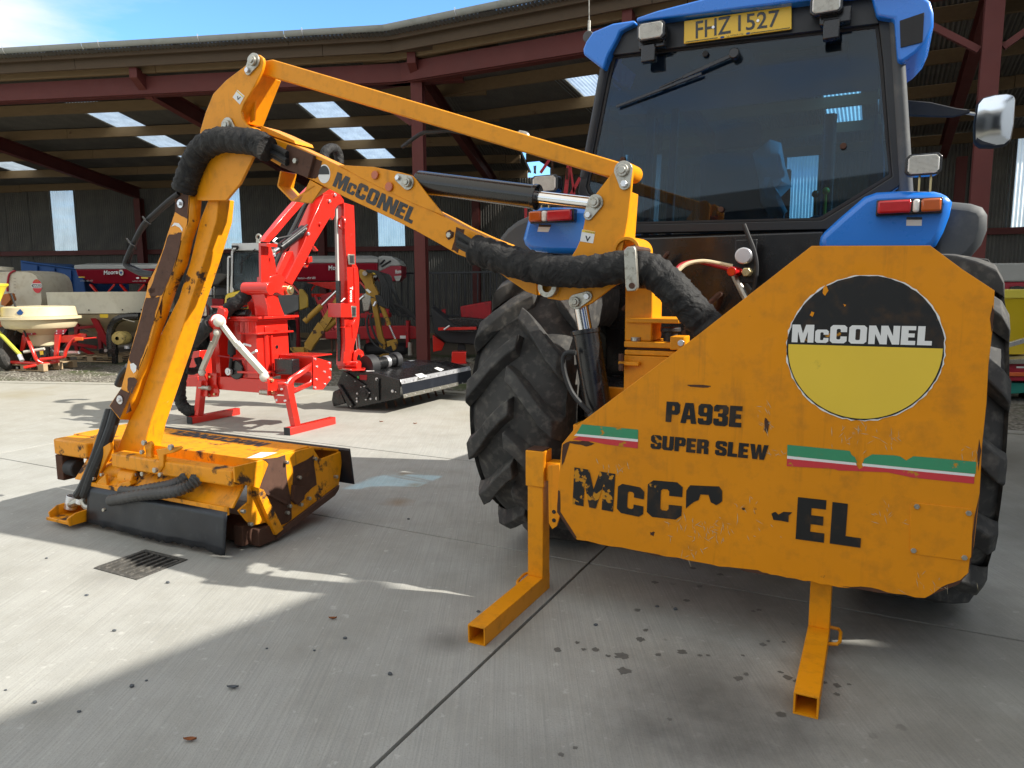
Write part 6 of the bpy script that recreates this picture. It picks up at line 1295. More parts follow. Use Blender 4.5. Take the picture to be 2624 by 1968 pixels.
for ps, o in (([(660,985),(730,985),(690,1255),(650,1250)], -.25), ([(265,985),(330,985),(285,1180),(240,1180)], -.2)): dv(sp, 'leg', 'O', ps, DS+o, .05, M_red)
for ps in ([(690,925),(812,920),(770,985),(650,985)], [(250,930),(400,925),(440,985),(300,1000)]):
    o = dv(sp, 'bracket', 'O', ps, DS-.34, .02, M_drill)
    x0 = sum(p[0] for p in ps)/4; y0 = sum(p[1] for p in ps)/4
    for dx, dy in ((-40,-15),(40,-15),(-40,15),(40,15)): p = D.v('O', x0+dx, y0+dy, DS-.342); sp.part('bolt', MB().cyl(p, p+Vector((0,-.012,0)), .012, 8), M_galv, 0, o)
def otube(pts, r, mat=M_red, d=DS-.4, name='frame_tube'): return sp.part(name, MB().tube(spline([D.v('O', x, y, d+e) for x, y, e in pts], 6), r, 12), mat)
otube([(300,960,.1),(345,1060,0),(400,1190,-.05),(445,1290,-.05),(520,1335,0)], .035); otube([(90,1315,.1),(300,1325,0),(520,1335,0),(720,1305,.2)], .035); otube([(290,1385,-.15),(440,1355,-.05)], .03)
otube([(490,1285,.0),(700,1265,.05),(780,1250,.05),(800,1180,.05),(890,1040,.05),(1000,1035,.05)], .033); otube([(990,1035,.05),(1170,1020,.1)], .015)
dv(sp, 'beam', 'O', [(720,995),(930,985),(960,970),(1040,975),(1040,1015),(900,1080),(720,1080)], DS+.1, .05, M_red)
dv(sp, 'orange_sleeve', 'O', [(905,1020),(1003,1018),(1003,1055),(905,1058)], DS-.39, .03, simple('orange_sleeve', (.75,.13,.02), .5))
dcyl(sp, 'lever', 'O', 130, 480, DS-.5, 320, 1010, DS-.45, .018, M_blkm); dcyl(sp, 'lever', 'O', 245, 840, DS-.45, 180, 980, DS-.4, .012, M_blkm)
dcyl(sp, 'drive_shaft', 'O', 290, 1195, DS-.45, 540, 1155, DS-.4, .03, M_silver)
dflat(sp, 'label', 'O', [(200,715),(245,670),(285,715),(265,745),(215,740)], DS-.66, M_dblue)
dflat(sp, 'label', 'O', [(480,1185),(525,1180),(528,1225),(488,1232)], DS-.26, M_round)
# ---- yellow hopper and drawbar at the far left
yl_ = dth('seed_hopper', 'bright yellow round hopper with a yellow tube, cut by the left edge of the picture', 'hopper', 'O', -60, 1200, 13.9)
X0 = D.v('O', -60, 900, 13.9); pq = (D.v('O', 940, 900, 13.9).x-X0.x)/1000
yl_.part('hopper', MB().lathe([(175*pq,D.v('O',0,365,13.9).z),(180*pq,D.v('O',0,385,13.9).z),(150*pq,D.v('O',0,415,13.9).z),(70*pq,D.v('O',0,600,13.9).z),(40*pq,D.v('O',0,800,13.9).z)], (X0.x, 13.9, 0), 'z', 36), simple('bright_yellow_plastic', (.72,.60,.03), .4, 0, .05))
dcyl(yl_, 'tube', 'O', -40, 930, 13.8, 245, 1230, 13.6, .035, simple('lime_yellow_tube', (.52,.50,.05), .45))
dcyl(yl_, 'foot', 'O', 235, 1230, 13.6, 270, 1300, 13.55, .04, M_galv); yl_.part('wheel', MB().lathe([(.08,-.1),(.42,-.11),(.46,-.06),(.46,.06),(.42,.11),(.08,.1)], (X0.x+.02, 14.3, .46), 'x', 30), M_tyre)
dv(yl_, 'frame', 'O', [(-40,700),(150,720),(140,860),(-40,900)], 14.3, .1, simple('orange_frame', (.42,.10,.02), .55))
# ---- sprayer tank
st_ = dth('sprayer', 'field sprayer with a stained cream tank and round red badge, behind the small spreader', 'sprayer', 'O', 250, 1000, 16.6)
def rbox(z, pts, d0, d1, sc=.86):
    f = D.vs(z, pts, d0); n = len(f); cx = sum(p.x for p in f)/n; cz = sum(p.z for p in f)/n; m = MB(); L_ = []
    for t, s in ((0, sc), (.07, .95), (.16, 1), (.84, 1), (.93, .95), (1, sc)): L_.append([Vector((cx+(p.x-cx)*s, d0+(d1-d0)*t, cz+(p.z-cz)*s)) for p in f])
    for l in L_: m.vt += [tuple(p) for p in l]
    for i in range(5):
        for j in range(n): k = (j+1) % n; m.fc.append((i*n+j, i*n+k, (i+1)*n+k, (i+1)*n+j))
    m.fc += [tuple(range(n-1, -1, -1)), tuple(range(5*n, 6*n))]; return m
st_.part('tank', rbox('O', [(-300,260),(-200,215),(300,205),(400,225),(460,270),(500,350),(520,470),(525,600),(510,690),(-300,700)], 16.4, 17.6, .93), M_tank, 0, None, None, 50)
dcyl(st_, 'filler_cap', 'O', 60, 205, 17.0, 60, 160, 17.0, .17, M_tank, 24)
st_.part('strap', MB().tube(spline([D.v('O', x, y, 16.38) for x, y in ((90,460),(92,380),(100,300),(115,250),(150,220),(185,207))], 6), .022, 8), M_drill)
p = D.v('O', 445, 395, 16.37); r1 = 58*.21095*16.37/FOC; r2 = 82*.21095*16.37/FOC
st_.part('badge', MB().flat([(p.x+r1*math.cos(w), 16.385, p.z+r2*math.sin(w)) for w in [2*math.pi*k/30 for k in range(30)]]), M_rstr, 0, None, None, 0)
dflat(st_, 'badge_band', 'O', [(372,387),(392,362),(500,362),(512,390),(500,418),(392,418)], 16.38, M_wlet)
dflat(st_, 'badge_band', 'O', [(380,387),(396,370),(496,370),(505,390),(496,411),(396,411)], 16.377, M_blk); dtext(st_, 'HARDI', 'O', (400,406), (494,406), (400,375), 16.373, M_wlet, None, .02)
for k in range(9): dflat(st_, 'level_mark', 'O', [(165,300+k*38),(195,300+k*38),(195,303+k*38),(165,303+k*38)], 16.388, M_rust2)
dv(st_, 'chassis', 'O', [(-200,700),(500,690),(480,760),(-200,860)], 16.6, .5, M_dred); dv(st_, 'pump_cover', 'O', [(20,500),(100,480),(130,560),(60,640),(10,620)], 16.0, .2, simple('orange_cover', (.42,.12,.02), .5))
for x in (-150, 120, 420): dv(st_, 'leg', 'O', [(x,750),(x+40,750),(x+30,1330),(x+5,1330)], 16.8, .08, M_dred)
# ---- blue trailer, orange post
bt = dth('trailer', 'dull blue tipping trailer body with a sloping top, at the back of the shed', 'trailer', 'O', 600, 1000, 19.2)
dv(bt, 'body', 'O', [(245,92),(262,100),(930,190),(1010,240),(1060,600),(560,700),(290,640)], 19.0, 2.2, M_dblue, .02)
dv(bt, 'top_rail', 'O', [(245,85),(255,82),(935,182),(935,196),(250,102)], 18.93, .1, M_dblue, .01)
for x in (430, 640, 840): dv(bt, 'rib', 'O', [(x,120+(x-245)*.14),(x+22,123+(x-245)*.14),(x+30,640),(x+6,640)], 18.94, .06, M_dblue, .006)
bt.part('wheel', MB().lathe([(.1,-.15),(.5,-.16),(.55,-.1),(.55,.1),(.5,.16),(.1,.15)], (D.v('O',620,900,19.6).x, 19.6, .55), 'x', 30), M_tyre)
op = dth('marker_post', 'bent red post with an orange top standing before the blue trailer', 'post', 'O', 650, 900, 17.6)
dbar(op, 'post', 'O', 670, 640, 17.6, 620, 280, 17.6, .12, .06, M_dred); dbar(op, 'arm', 'O', 610, 275, 17.6, 735, 255, 17.5, .06, .09, simple('orange_paint', (.70,.22,.02), .5)); dbar(op, 'stand', 'O', 670, 640, 17.6, 680, 1330, 17.6, .08, .06, M_dred); dbar(op, 'rod', 'O', 560, 300, 17.7, 625, 660, 17.7, .02, .02, M_blkm)
# ---- big cream spreader on a pallet
pd = D.z('O', 1150, 1335, 0); zt2 = pallet((pd.x, pd.y+.5, 0), 12, 'dark wooden pallet under the wide cream spreader, behind the sunlit one', 1.5, 1.0)
BD = pd.y+.5; vs2 = dth('fertiliser_spreader', 'wide dusty cream spreader hopper on red legs, partly hidden by the yellow dipper arm', 'spreader', 'O', 1300, 1200, BD)
bx0, bx1 = D.v('O', 652, 600, BD).x, D.v('O', 2000, 600, BD).x; bcx, brx = (bx0+bx1)/2, (bx1-bx0)/2
def oval(r, z, y=1.0): return [(bcx+brx*r*math.copysign(abs(math.cos(w))**.62, math.cos(w)), BD+.15+.95*r*y*math.copysign(abs(math.sin(w))**.8, math.sin(w)), z) for w in [2*math.pi*k/48 for k in range(48)]]
Zb = lambda y: D.v('O', 1300, y, BD-.6).z
def rings(th, name, L_, mat, capb=True, capt=False):
    m = MB(); n = len(L_[0])
    for l in L_: m.vt += l
    for i in range(len(L_)-1):
        for j in range(n): k = (j+1) % n; m.fc.append((i*n+j, i*n+k, (i+1)*n+k, (i+1)*n+j))
    if capb: m.fc.append(tuple(range(n-1, -1, -1)))
    return th.part(name, m, mat, 0, None, None, 40)
rings(vs2, 'hopper_band', [oval(.93, Zb(520)), oval(.97, Zb(470)), oval(1.0, Zb(465)), oval(1.0, Zb(480)), oval(.99, Zb(715)), oval(1.0, Zb(722)), oval(.97, Zb(730)), oval(.95, Zb(735))], M_cream2)
rings(vs2, 'hopper_base', [oval(.94, Zb(735)), oval(.90, Zb(780)), oval(.62, Zb(880)), oval(.40, Zb(960)), oval(.30, Zb(985))], M_cream)
for k in range(7): 
    w = -math.pi*(k+.5)/7; q = oval(1.0, 0)[int((2*math.pi+w)/(2*math.pi)*48) % 48]; vs2.part('rivet', MB().sphere((q[0], q[1], Zb(680)), .015, 8, 5), M_blk)
dflat(vs2, 'label', 'O', [(1210,735),(1315,735),(1310,780),(1215,778)], BD-.86, M_round)
for ps, o in (([(1070,735),(1140,735),(1320,1080),(1300,1130),(1230,1060)], -.7), ([(895,790),(960,770),(940,980),(900,980)], -.5), ([(900,890),(1180,865),(1180,900),(900,925)], -.5)): dv(vs2, 'leg', 'O', ps, BD+o, .08, M_dred)
for x0, y0, x1, y1 in ((980,1150,1140,1230),(800,1080,1180,1140),(900,980,950,1250),(1300,1100,1420,1240)): dbar(vs2, 'frame_bar', 'O', x0, y0, BD-.3, x1, y1, BD-.2, .07, .05, M_dred)
dtube(vs2, 'black_arch', 'O', [(1360,1250),(1345,1100),(1345,950),(1380,850),(1450,790),(1560,765),(1700,760)], [BD-.85]*7, .085, M_blk); dbar(vs2, 'black_leg', 'O', 1225, 1180, BD-.9, 1420, 1190, BD-.9, .1, .15, M_blk); dbar(vs2, 'black_leg', 'O', 1390, 1000, BD-.88, 1400, 1400, BD-.88, .09, .09, M_blk)
dbar(vs2, 'hanger', 'O', 1490, 790, BD-.95, 1640, 830, BD-.95, .02, .02, M_steel)
a, b = D.v('O', 1530, 960, BD-.6), D.v('O', 1545, 1090, BD-1.05); o = vs2.part('shaft_guard', MB().lathe([(.04,-.02),(.13,0),(.15,.06),(.145,.30),(.12,.34),(.10,.30)], (a.x, BD-.95, a.z-.1), 'y', 24), simple('cream_shaft_guard', (.60,.45,.15), .5, 0, .1, 6, .4, dirt=(.08,.06,.04), dirt_amt=(.55,.65)))
p = D.v('O', 1545, 1130, BD-.9); vs2.part('shaft_end', MB().cyl((p.x, p.y, p.z-.04), (p.x, p.y, p.z+.02), .06, 14), M_galv)
p = D.v('O', 1295, 1175, BD-.96); vs2.part('bolt', MB().cyl(p, p+Vector((0,-.04,0)), .035, 12), M_galv)
# ---- crimson seed drills
def drill(label, z, fx0, fx1, ytop, ylid, ybot, d, endx=None, txt=(), extra=()):
    th = dth('seed_drill', label, 'seed drill', z, (fx0+fx1)/2, ybot, d, 'crimson seed drills')
    s = ZM[z][2]; bv = lambda k: k
    w = fx1-fx0; hgt = ybot-ylid
    prof = [(0, ylid), (.02, ylid+hgt*.4), (.12, ylid+hgt*.75), (.22, ybot)]
    f0 = D.v(z, fx0, ylid, d); f1 = D.v(z, fx1, ylid, d); zb = D.v(z, fx0, ybot, d).z; zm = f0.z-(f0.z-zb)*.45; ztop = D.v(z, fx0, ytop, d).z; sl_ = (f1.z-f0.z)/(f1.x-f0.x)
    m = MB(); pts = []
    for x, zz, y in ((f0.x, f0.z, d), (f0.x+.03, zm, d+.02), (f0.x+.35, zb, d+.22)): pts.append((x, y, zz))
    q = [(f0.x, d, f0.z), (f1.x, d, f0.z), (f1.x-.02, d+.02, zm), (f1.x-.30, d+.24, zb), (f0.x+.30, d+.24, zb), (f0.x+.02, d+.02, zm)]
    m.prism(q, (0, 1.1, 0)); body = th.part('hopper', m, M_drill, .02)
    lid = [(f0.x-.02, d-.03, f0.z+.001), (f0.x-.02, d-.03, f0.z+.10), (f0.x+.18, d+.25, ztop), (f1.x-.18, d+.25, ztop), (f1.x+.02, d-.03, f0.z+.10), (f1.x+.02, d-.03, f0.z+.001)]
    m = MB(); bk = [(x, 2*(d+.55)-y, zz) for x, y, zz in lid]; m.vt = lid+bk
    m.fc = [(0,1,4,5), (1,2,3,4), (7,10,9,8), (6,11,10,7), (2,8,9,3), (0,6,7,1), (1,7,8,2), (5,4,10,11), (4,3,9,10), (0,5,11,6)]
    th.part('canvas_lid', m, M_lid, .02)
    fz = zb-.02
    for i in range(5):
        xx = f0.x+.35+(f1.x-f0.x-.7)*i/4; th.part('frame_strut', MB().bar((xx-.12*(1 if i % 2 else -1), d+.15, fz-.28), (xx+.12*(1 if i % 2 else -1), d+.2, fz), .06, .04), M_red)
    th.part('frame_rail', MB().box(f0.x+.2, f1.x-.2, d+.1, d+.18, fz-.36, fz-.28), M_red, .005); th.part('leg', MB().box(f0.x+.3, f0.x+.38, d+.2, d+.3, 0, fz-.36), M_dred); th.part('leg', MB().box(f1.x-.38, f1.x-.3, d+.2, d+.3, 0, fz-.36), M_dred)
    for t, bl, br, tl, bo, mt in txt: dtext(th, t, z, bl, br, tl, d-.012, mt, body, bo)
    return th, f0, f1, zb
th, f0, f1, zb = drill('crimson seed drill hopper with a grey lid, left of the yellow dipper arm', 'O', 918, 1990, 117, 190, 365, 18.4, txt=[('Moore', (1262,258), (1432,246), (1262,205), .02, M_wlet), ('uni-drill', (972,338), (1125,338), (972,318), .0, M_lid), ('uni-drill', (1610,340), (1770,340), (1610,320), .0, M_lid)])
p = D.v('O', 1470, 230, 18.385); th.part('badge', MB().flat([(p.x+.062*math.cos(w), 18.385, p.z+.075*math.sin(w)) for w in [2*math.pi*k/16 for k in range(16)]]), M_steel, 0, None, None, 0); th.part('badge', MB().flat([(p.x+.05*math.cos(w), 18.38, p.z+.05*math.sin(w)) for w in [.5+2*math.pi*k/3 for k in range(3)]]), M_dblue, 0, None, None, 0)
dflat(th, 'label', 'O', [(1715,285),(1800,287),(1800,305),(1715,302)], 18.385, M_round); dflat(th, 'label', 'O', [(1655,285),(1688,285),(1688,305),(1655,305)], 18.385, M_wlet); dflat(th, 'label', 'O', [(950,280),(1030,280),(1030,290),(950,290)], 18.385, M_round)
th, f0, f1, zb = drill('crimson seed drill hopper with a grey lid, behind the red hedge cutter', 'Y', -330, 900, 72, 168, 390, 17.6, txt=[('Moore', (298,255), (480,240), (298,195), .02, M_wlet), ('uni-drill', (-80,362), (132,360), (-80,334), .0, M_wlet), ('uni-drill', (700,345), (886,343), (700,318), .0, M_wlet)])
rend = [(905,165),(1195,195),(1192,330),(1130,390),(910,390)]
th.part('hopper_end', MB().prism(D.vs('Y', rend, 17.75), (0, .9, 0)), M_drill, .02); th.part('canvas_lid', MB().prism(D.vs('Y', [(902,165),(905,85),(960,72),(1060,78),(1150,130),(1195,196),(1060,200),(905,275)], 17.72), (0, .95, 0)), M_lid, .03)
dv(th, 'lid_corner', 'Y', [(1100,325),(1195,318),(1170,385),(1130,392)], 17.70, .04, M_lid, .01); dtext(th, 'Moore', 'Y', (1120,298), (1192,290), (1120,245), 17.735, M_wlet, None, .03)
for x0, y0, x1, y1 in ((935,180,990,125),(950,210,1065,135)): dcyl(th, 'buckle', 'Y', x0, y0, 17.70, x1, y1, 17.70, .022, M_blkm, 8)
dflat(th, 'label', 'Y', [(700,270),(905,275),(900,305),(820,300),(700,290)], 17.585, M_round)
dv(th, 'truss', 'Y', [(20,402),(400,395),(430,430),(400,500),(280,480)], 17.6, .05, M_red); 
rr = random.Random(3)
for k in range(7): dtube(th, 'seed_hose', 'Y', [(880+k*14,270+k*4),(960+k*16,330),(1000+k*14,450),(1020+k*20+rr.uniform(-30,30),620),(1080+k*30,780+rr.uniform(-20,60))], [17.3]*5, .028, M_hose)
for k in range(4): dtube(th, 'seed_hose', 'Y', [(20+k*25,420),(-10+k*25,520),(30+k*25,640),(90+k*15,720)], [17.3]*4, .028, M_hose)
# ---- white-cabbed machine with a yellow bonnet
wc = dth('telehandler', 'old white-cabbed loader with yellow bonnet, half hidden by the red hedge cutter', 'loader', 'e1', 900, 1000, 16.2)
dv(wc, 'cab_roof', 'e1', [(715,148),(1180,140),(1180,265),(718,270)], 16.0, 1.4, M_white, .02)
dv(wc, 'cab_post', 'e1', [(714,270),(755,270),(745,320),(735,860),(760,910),(740,950),(690,960),(712,640)], 16.0, .08, M_white); dv(wc, 'cab_post', 'e1', [(1560,270),(1600,270),(1600,950),(1560,950)], 16.0, .08, M_white)
wg = wc.part('windscreen', MB().prism(D.vs('e1', [(755,300),(790,285),(1560,285),(1560,900),(790,910),(740,860)], 16.05), (0, .01, 0)), glass('old_cab_glass', (.70,.82,.86), .03, .30), 0, None, None, 0)
wc.part('windscreen_seal', MB().tube([D.v('e1', x, y, 16.03) for x, y in ((1560,280),(790,280),(752,310),(738,860),(765,905),(830,915))], .022, 8), M_blk)
dbar(wc, 'wiper', 'e1', 1110, 240, 15.95, 870, 480, 15.95, .02, .02, M_blk); dbar(wc, 'wiper', 'e1', 900, 360, 15.94, 880, 640, 15.94, .03, .02, M_blk); dbar(wc, 'wiper', 'e1', 850, 500, 15.94, 1080, 310, 15.94, .015, .02, M_blk)
dv(wc, 'work_lamp', 'e1', [(720,185),(815,185),(820,215),(800,250),(765,265),(730,240)], 15.9, .08, M_blkm); dflat(wc, 'lens', 'e1', [(740,222),(800,222),(790,248),(750,250)], 15.895, M_clens)
dtube(wc, 'grab_rail', 'e1', [(715,370),(680,375),(668,420),(665,700),(662,970)], [15.95]*5, .02, M_white); dtube(wc, 'mirror_stalk', 'e1', [(715,238),(620,240),(570,275),(520,390)], [15.9]*4, .012, M_white)
dv(wc, 'mirror', 'e1', [(475,395),(515,390),(560,520),(515,575),(480,560),(465,450)], 15.88, .06, M_blkm, .02)
dv(wc, 'bonnet', 'e1', [(590,1160),(610,1000),(650,970),(860,920),(1080,930),(1080,1240),(600,1250)], 15.7, .5, M_round, .05); dv(wc, 'grille', 'e1', [(630,1180),(640,1060),(680,1035),(960,1040),(980,1080),(980,1210),(640,1240)], 15.68, .03, M_blk, .01)
dv(wc, 'side_panel', 'e1', [(1480,960),(1700,980),(1820,1000),(1820,1240),(1600,1330),(1480,1330)], 16.0, .3, simple('dull_grey_panel', (.10,.10,.10), .6, 0, .2), .02); dv(wc, 'yellow_panel', 'e1', [(1820,900),(1880,900),(1960,1000),(1960,1200),(1830,1250)], 16.0, .1, simple('dull_yellow_panel', (.30,.19,.02), .6, 0, .2), .02)
for x in (750, 1500): p = D.v('e1', x, 1500, 16.5); wc.part('wheel', MB().lathe([(.1,-.2),(.58,-.22),(.64,-.15),(.64,.15),(.58,.22),(.1,.2)], (p.x, 16.5, .64), 'x', 30), M_tyre)
# ---- covered trailer and low grey body, at the left of the loader
ct = dth('covered_trailer', 'low trailer under a brown canvas cover, left of the white-cabbed loader', 'trailer', 'e1', 400, 900, 18.0)
dv(ct, 'canvas_cover', 'e1', [(160,650),(560,640),(650,655),(640,700),(500,830),(470,840),(100,830)], 17.8, 1.2, simple('brown_canvas', (.11,.10,.085), .85, 0, .2), .04); dv(ct, 'body', 'e1', [(60,840),(370,850),(400,890),(400,1000),(60,1000)], 17.9, 1.0, M_white, .02); dv(ct, 'frame_post', 'e1', [(425,850),(445,850),(445,1060),(430,1060)], 17.85, .04, M_steel); dv(ct, 'tailboard', 'e1', [(300,1055),(590,1060),(590,1160),(300,1160)], 17.6, .1, M_dred)
ct.part('wheel', MB().lathe([(.1,-.1),(.34,-.11),(.38,-.05),(.38,.05),(.34,.11),(.1,.1)], (D.v('e1',250,1300,18.2).x, 18.2, .38), 'x', 24), M_tyre)
# ---- old yellow reach arm behind the red machine
M_old = worn_paint('old_yellow_paint', (.36,.20,.03), chips=(.58,.63), rough=.6, chip_scale=6)
oa = dth('digger_arm', 'old dull yellow digger arm with oily hoses, behind the upright red arm', 'digger arm', 'Y', 900, 1200, 15.0)
dv(oa, 'head', 'Y', [(672,262),(690,240),(760,262),(825,290),(850,430),(800,440),(740,430),(680,330)], 15.0, .18, M_old); dv(oa, 'knuckle', 'Y', [(740,430),(850,420),(915,540),(900,600),(850,590),(760,545)], 15.0, .16, M_old); dflat(oa, 'label', 'Y', [(750,490),(780,480),(825,520),(800,538)], 14.99, M_wlet)
dv(oa, 'arm', 'Y', [(815,600),(880,590),(930,900),(960,1060),(1010,1180),(985,1230),(930,1220),(900,1080),(870,900)], 15.0, .14, M_old); dcyl(oa, 'ram_barrel', 'Y', 925, 620, 14.95, 1045, 930, 14.95, .048, M_old); dcyl(oa, 'ram_rod', 'Y', 1045, 930, 14.95, 1118, 1100, 14.95, .022, M_chrome)
dv(oa, 'bell_crank', 'Y', [(1010,1130),(1090,1110),(1135,1100),(1150,1150),(1120,1235),(1090,1245),(1070,1180),(1020,1200)], 14.95, .1, M_old); dv(oa, 'foot_bracket', 'Y', [(925,1300),(960,1290),(1060,1295),(1070,1345),(930,1360)], 15.0, .3, M_old)
dv(oa, 'base', 'Y', [(900,1345),(1110,1345),(1130,1420),(880,1420)], 15.0, .6, M_rust2); dcyl(oa, 'pin', 'Y', 745, 292, 14.9, 745, 292, 15.25, .05, M_steel)
dbar(oa, 'boom', 'Y', 470, 1180-1180+560, 14.9, 40, 1230, 14.6, .16, .12, M_old); dcyl(oa, 'boom_ram', 'Y', 410, 850, 14.85, 250, 990, 14.75, .06, M_old); dcyl(oa, 'ram_barrel', 'Y', 210, 690, 14.8, 0, 890, 14.7, .06, M_old); dcyl(oa, 'ram_rod', 'Y', 400, 505, 14.85, 215, 685, 14.8, .025, M_chrome)
dv(oa, 'boom_cheek', 'Y', [(170,890),(235,960),(245,1010),(30,1290),(0,1270),(0,1150)], 14.55, .03, M_old); dcyl(oa, 'pin', 'Y', 222, 1018, 14.5, 222, 1018, 14.6, .035, M_rust2)
dv(oa, 'cradle', 'K', [(1175,585),(1340,585),(1340,680),(1250,670),(1180,610)], 14.5, .1, M_old)
for k in range(5): dtube(oa, 'hydraulic_hose', 'Y', [(760+k*8,255+k*6),(860+k*10,270),(930+k*15,360),(960+k*20,520),(930+k*25,680+k*10),(880+k*12,560)], [14.9]*6, .022, M_hose)
dtube(oa, 'hydraulic_hose', 'Y', [(790,800),(770,900),(800,1060),(870,1170),(960,1230),(1100,1290),(1220,1330)], [14.9]*7, .022, M_hose); dtube(oa, 'hydraulic_hose', 'Y', [(830,790),(810,850),(840,980),(900,1120),(960,1180)], [14.9]*5, .022, M_hose)
dcyl(oa, 'fitting', 'Y', 855, 695, 14.85, 885, 640, 14.85, .03, M_galv); dcyl(oa, 'ram_rod', 'Y', 675, 620, 15.0, 735, 568, 15.0, .03, M_chrome)
# ---- low red cultivator
cu_ = dth('cultivator', 'low dark red cultivator frame with hoses, at the back beside the corner column', 'cultivator', 'Y', 1000, 1200, 16.0)
dv(cu_, 'main_beam', 'Y', [(250,1010),(690,945),(1280,935),(1430,960),(1430,1100),(690,1105),(260,1100)], 16.0, .25, M_dred, .02); dv(cu_, 'end_plate', 'Y', [(1250,870),(1285,880),(1285,1200),(1250,1210)], 15.9, .3, M_dred); dv(cu_, 'upper_beam', 'Y', [(690,785),(1060,780),(1060,830),(690,840)], 16.2, .15, M_dred)
dv(cu_, 'post', 'Y', [(1010,560),(1045,560),(1035,960),(990,960)], 16.1, .08, M_dred); dv(cu_, 'post', 'Y', [(1405,740),(1450,735),(1450,960),(1410,960)], 16.1, .12, M_dred); dv(cu_, 'post', 'Y', [(1690,735),(1740,730),(1735,900),(1700,900)], 16.3, .1, M_dred)
dflat(cu_, 'label', 'Y', [(1178,1058),(1252,1058),(1252,1095),(1178,1092)], 15.98, M_wlet); dcyl(cu_, 'jack', 'Y', 1303, 1140, 15.9, 1303, 1300, 15.9, .05, M_steel)
dv(cu_, 'press_roller', 'Y', [(720,1150),(1280,1150),(1280,1300),(720,1300)], 16.2, .4, M_blkm, .1)
for k in range(6): dtube(cu_, 'hydraulic_hose', 'Y', [(1100+k*12,660+k*5),(1200+k*10,720),(1300+k*15,800+k*8),(1400,880+k*12)], [15.9]*4, .02, M_hose)
for k in range(7): dv(cu_, 'tine', 'Y', [(320+k*55,1100),(345+k*55,1100),(352+k*55,1250),(330+k*55,1250)], 16.05, .05, M_rust)
for k in range(4): dbar(cu_, 'brace', 'Y', 130+k*60, 560+k*60, 16.4, 320+k*40, 1000, 16.3, .05, .05, M_dred)
dv(cu_, 'gearbox', 'Y', [(700,560),(800,500),(830,620),(800,760),(720,770)], 16.4, .3, M_steel, .03); dv(cu_, 'guard', 'Y', [(200,560),(330,520),(380,600),(330,700),(200,690)], 16.5, .1, M_dred, .02)
dv(cu_, 'red_foot', 'Y', [(1580,1050),(1730,1150),(1690,1240),(1585,1260)], 15.6, .3, M_red, .01)
# ---- black and red mower right of the corner column
mw = dth('mower', 'black disc mower with a red hood, between the corner column and the tractor tyre', 'mower', 'Y', 1850, 1100, 15.4)
dv(mw, 'hood', 'Y', [(1555,700),(1640,770),(1850,930),(2212,990),(2260,1100),(2200,1180),(1750,1150),(1600,1040)], 15.4, .9, M_blkm, .03); dv(mw, 'red_hood', 'Y', [(1920,700),(2300,630),(2300,880),(1935,870)], 15.9, .5, M_dred, .02); dv(mw, 'black_cover', 'Y', [(1760,850),(1940,830),(2300,860),(2300,980),(1820,940)], 15.5, .6, M_blk, .02)
dbar(mw, 'red_bar', 'Y', 1650, 975, 15.2, 2120, 965, 15.2, .06, .09, M_red); dbar(mw, 'black_bar', 'Y', 1780, 1000, 15.25, 2090, 1000, 15.25, .05, .03, M_blk); dcyl(mw, 'clip', 'Y', 1720, 985, 15.1, 1790, 935, 15.1, .02, M_galv, 8)
dv(mw, 'stand', 'Y', [(1900,1120),(1960,1120),(1990,1240),(1880,1250)], 15.5, .15, M_blkm, .01)
ry = dth('weight_block', 'small red steel block on the ground under the black mower', 'block', 'Y', 1900, 1350, 15.0)
dv(ry, 'block', 'Y', [(1815,1260),(1990,1262),(1985,1400),(1810,1405)], 14.95, .3, M_red, .01); dv(ry, 'base', 'Y', [(1785,1400),(1995,1400),(1990,1425),(1780,1420)], 14.9, .4, M_dred, .004)
# ---- barrier of steel bars along the back
ba = dth('steel_barrier', 'dark steel bar barrier standing before the back wall right of the drills', 'barrier', 'Y', 1700, 820, 18.6)
dbar(ba, 'rail', 'Y', 1190, 292, 18.6, 2500, 270, 18.0, .05, .04, M_frame); dbar(ba, 'rail', 'Y', 1190, 820, 18.6, 2500, 800, 18.0, .05, .04, M_frame)
for k in range(17): x = 1200+k*78; dbar(ba, 'bar', 'Y', x, 292-k*1.2, 18.6-k*.036, x, 860, 18.6-k*.036, .035, .03, M_frame)
# ---- red harrow frame folded up, seen left of the cab
hr = dth('harrow', 'folded red harrow frame with spring tines, seen past the left of the tractor cab', 'harrow', 'F', 850, 800, 13.0)
for x0, y0, x1, y1, w in ((715,300,650,395,.05),(850,340,825,560,.07),(930,430,850,580,.06),(820,560,830,900,.06),(860,345,890,560,.04),(545,640,545,900,.05)): dbar(hr, 'bar', 'F', x0, y0, 13.0, x1, y1, 13.0, w, .05, M_dred)
for x0, y0, y1 in ((735,300,400),(838,440,360),(610,345,400)):
    p, q = D.v('F', x0, y0, 12.95), D.v('F', x0+2, y1, 12.95); hr.part('spring_tine', MB().tube([(p.x+.022*math.cos(t*1.6), 12.95+.022*math.sin(t*1.6), p.z+(q.z-p.z)*t/40) for t in range(41)], .006, 6), M_rust)
dv(hr, 'foot', 'F', [(700,900),(900,900),(900,1000),(700,1000)], 13.0, .3, M_dred)
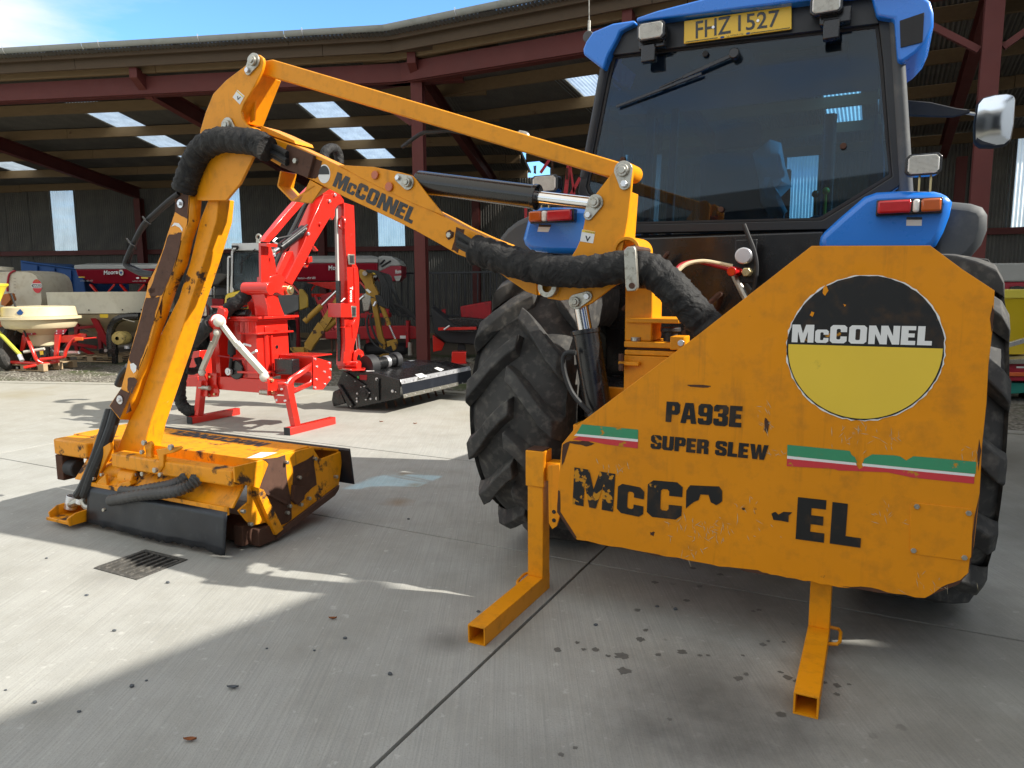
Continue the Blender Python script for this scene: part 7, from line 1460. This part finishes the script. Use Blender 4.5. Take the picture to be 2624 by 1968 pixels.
# ---- machines right of the tractor
RD = 9.6; yh = dth('fertiliser_spreader', 'yellow hopper on grey tube legs and red base, at the right edge of the picture', 'spreader', 'Q', 620, 700, RD)
dv(yh, 'hopper_rim', 'Q', [(522,296),(800,292),(800,340),(530,342)], RD, 1.0, simple('pale_yellow_rim', (.62,.52,.06), .45, 0, .05), .01)
m = MB(); a_ = D.vs('Q', [(528,343),(860,343)], RD+.02); b_ = D.vs('Q', [(640,650),(780,650)], RD+.02)
m.vt = [tuple(a_[0]), tuple(a_[1]), (a_[1].x, RD+.95, a_[1].z), (a_[0].x, RD+.95, a_[0].z), (b_[0].x, RD+.3, b_[0].z), (b_[1].x, RD+.3, b_[1].z), (b_[1].x, RD+.7, b_[1].z), (b_[0].x, RD+.7, b_[0].z)]
m.fc = [(0,1,5,4),(1,2,6,5),(2,3,7,6),(3,0,4,7),(4,5,6,7)]; yh.part('hopper', m, simple('strong_yellow_plastic', (.70,.50,.015), .4, 0, .05), .01)
dbar(yh, 'tube_leg', 'Q', 530, 520, RD-.02, 575, 690, RD-.05, .06, .06, M_galv); dbar(yh, 'tube_leg', 'Q', 545, 600, RD-.05, 760, 540, RD-.1, .06, .06, M_galv)
dv(yh, 'deck', 'Q', [(540,670),(800,655),(800,690),(545,690)], RD, .8, M_steel, .005); dv(yh, 'red_base', 'Q', [(534,690),(820,680),(820,780),(536,782)], RD+.05, .8, M_drill, .01); dv(yh, 'orange_strip', 'Q', [(536,735),(820,735),(820,758),(536,755)], RD+.03, .02, simple('orange_strip', (.55,.10,.02), .5)); dflat(yh, 'label', 'Q', [(632,703),(700,703),(700,712),(632,712)], RD+.045, M_wlet)
for x in (560, 760): dv(yh, 'leg', 'Q', [(x,850),(x+30,850),(x+30,960),(x,960)], RD+.4, .08, M_blk)
gb = dth('green_tray', 'teal green steel tray under the red base at the right edge', 'tray', 'Q', 600, 830, RD+.1)
dv(gb, 'tray', 'Q', [(522,790),(820,790),(820,835),(600,850),(524,848)], RD+.1, .7, simple('teal_green_paint', (.01,.19,.15), .45, 0, .08), .01)
dv(gb, 'stand', 'Q', [(560,850),(600,850),(600,985),(560,985)], RD+.3, .3, M_blk, .01); dv(gb, 'stand', 'Q', [(720,850),(760,850),(760,985),(720,985)], RD+.3, .3, M_blk, .01)
dd = dth('seed_drill', 'crimson seed drill with a pale grey lid, behind the yellow hopper at the right edge', 'seed drill', 'Q', 620, 300, 12.2, 'crimson seed drills')
dv(dd, 'canvas_lid', 'Q', [(440,155),(900,150),(900,250),(440,256)], 12.0, 1.2, M_lid, .03); dv(dd, 'hopper', 'Q', [(440,257),(900,251),(900,420),(560,430),(460,400)], 12.02, 1.1, M_drill, .02); dv(dd, 'socket', 'Q', [(600,280),(640,275),(680,280),(680,297),(600,297)], 12.0, .03, M_blk, .004)
for x in (480, 800): dv(dd, 'leg', 'Q', [(x,430),(x+40,430),(x+40,900),(x,900)], 12.4, .1, M_dred)
for x in (4.05, 5.6): dd.part('leg', MB().box(x+4, x+4.1, 12.4, 12.5, 0, .4), M_dred)
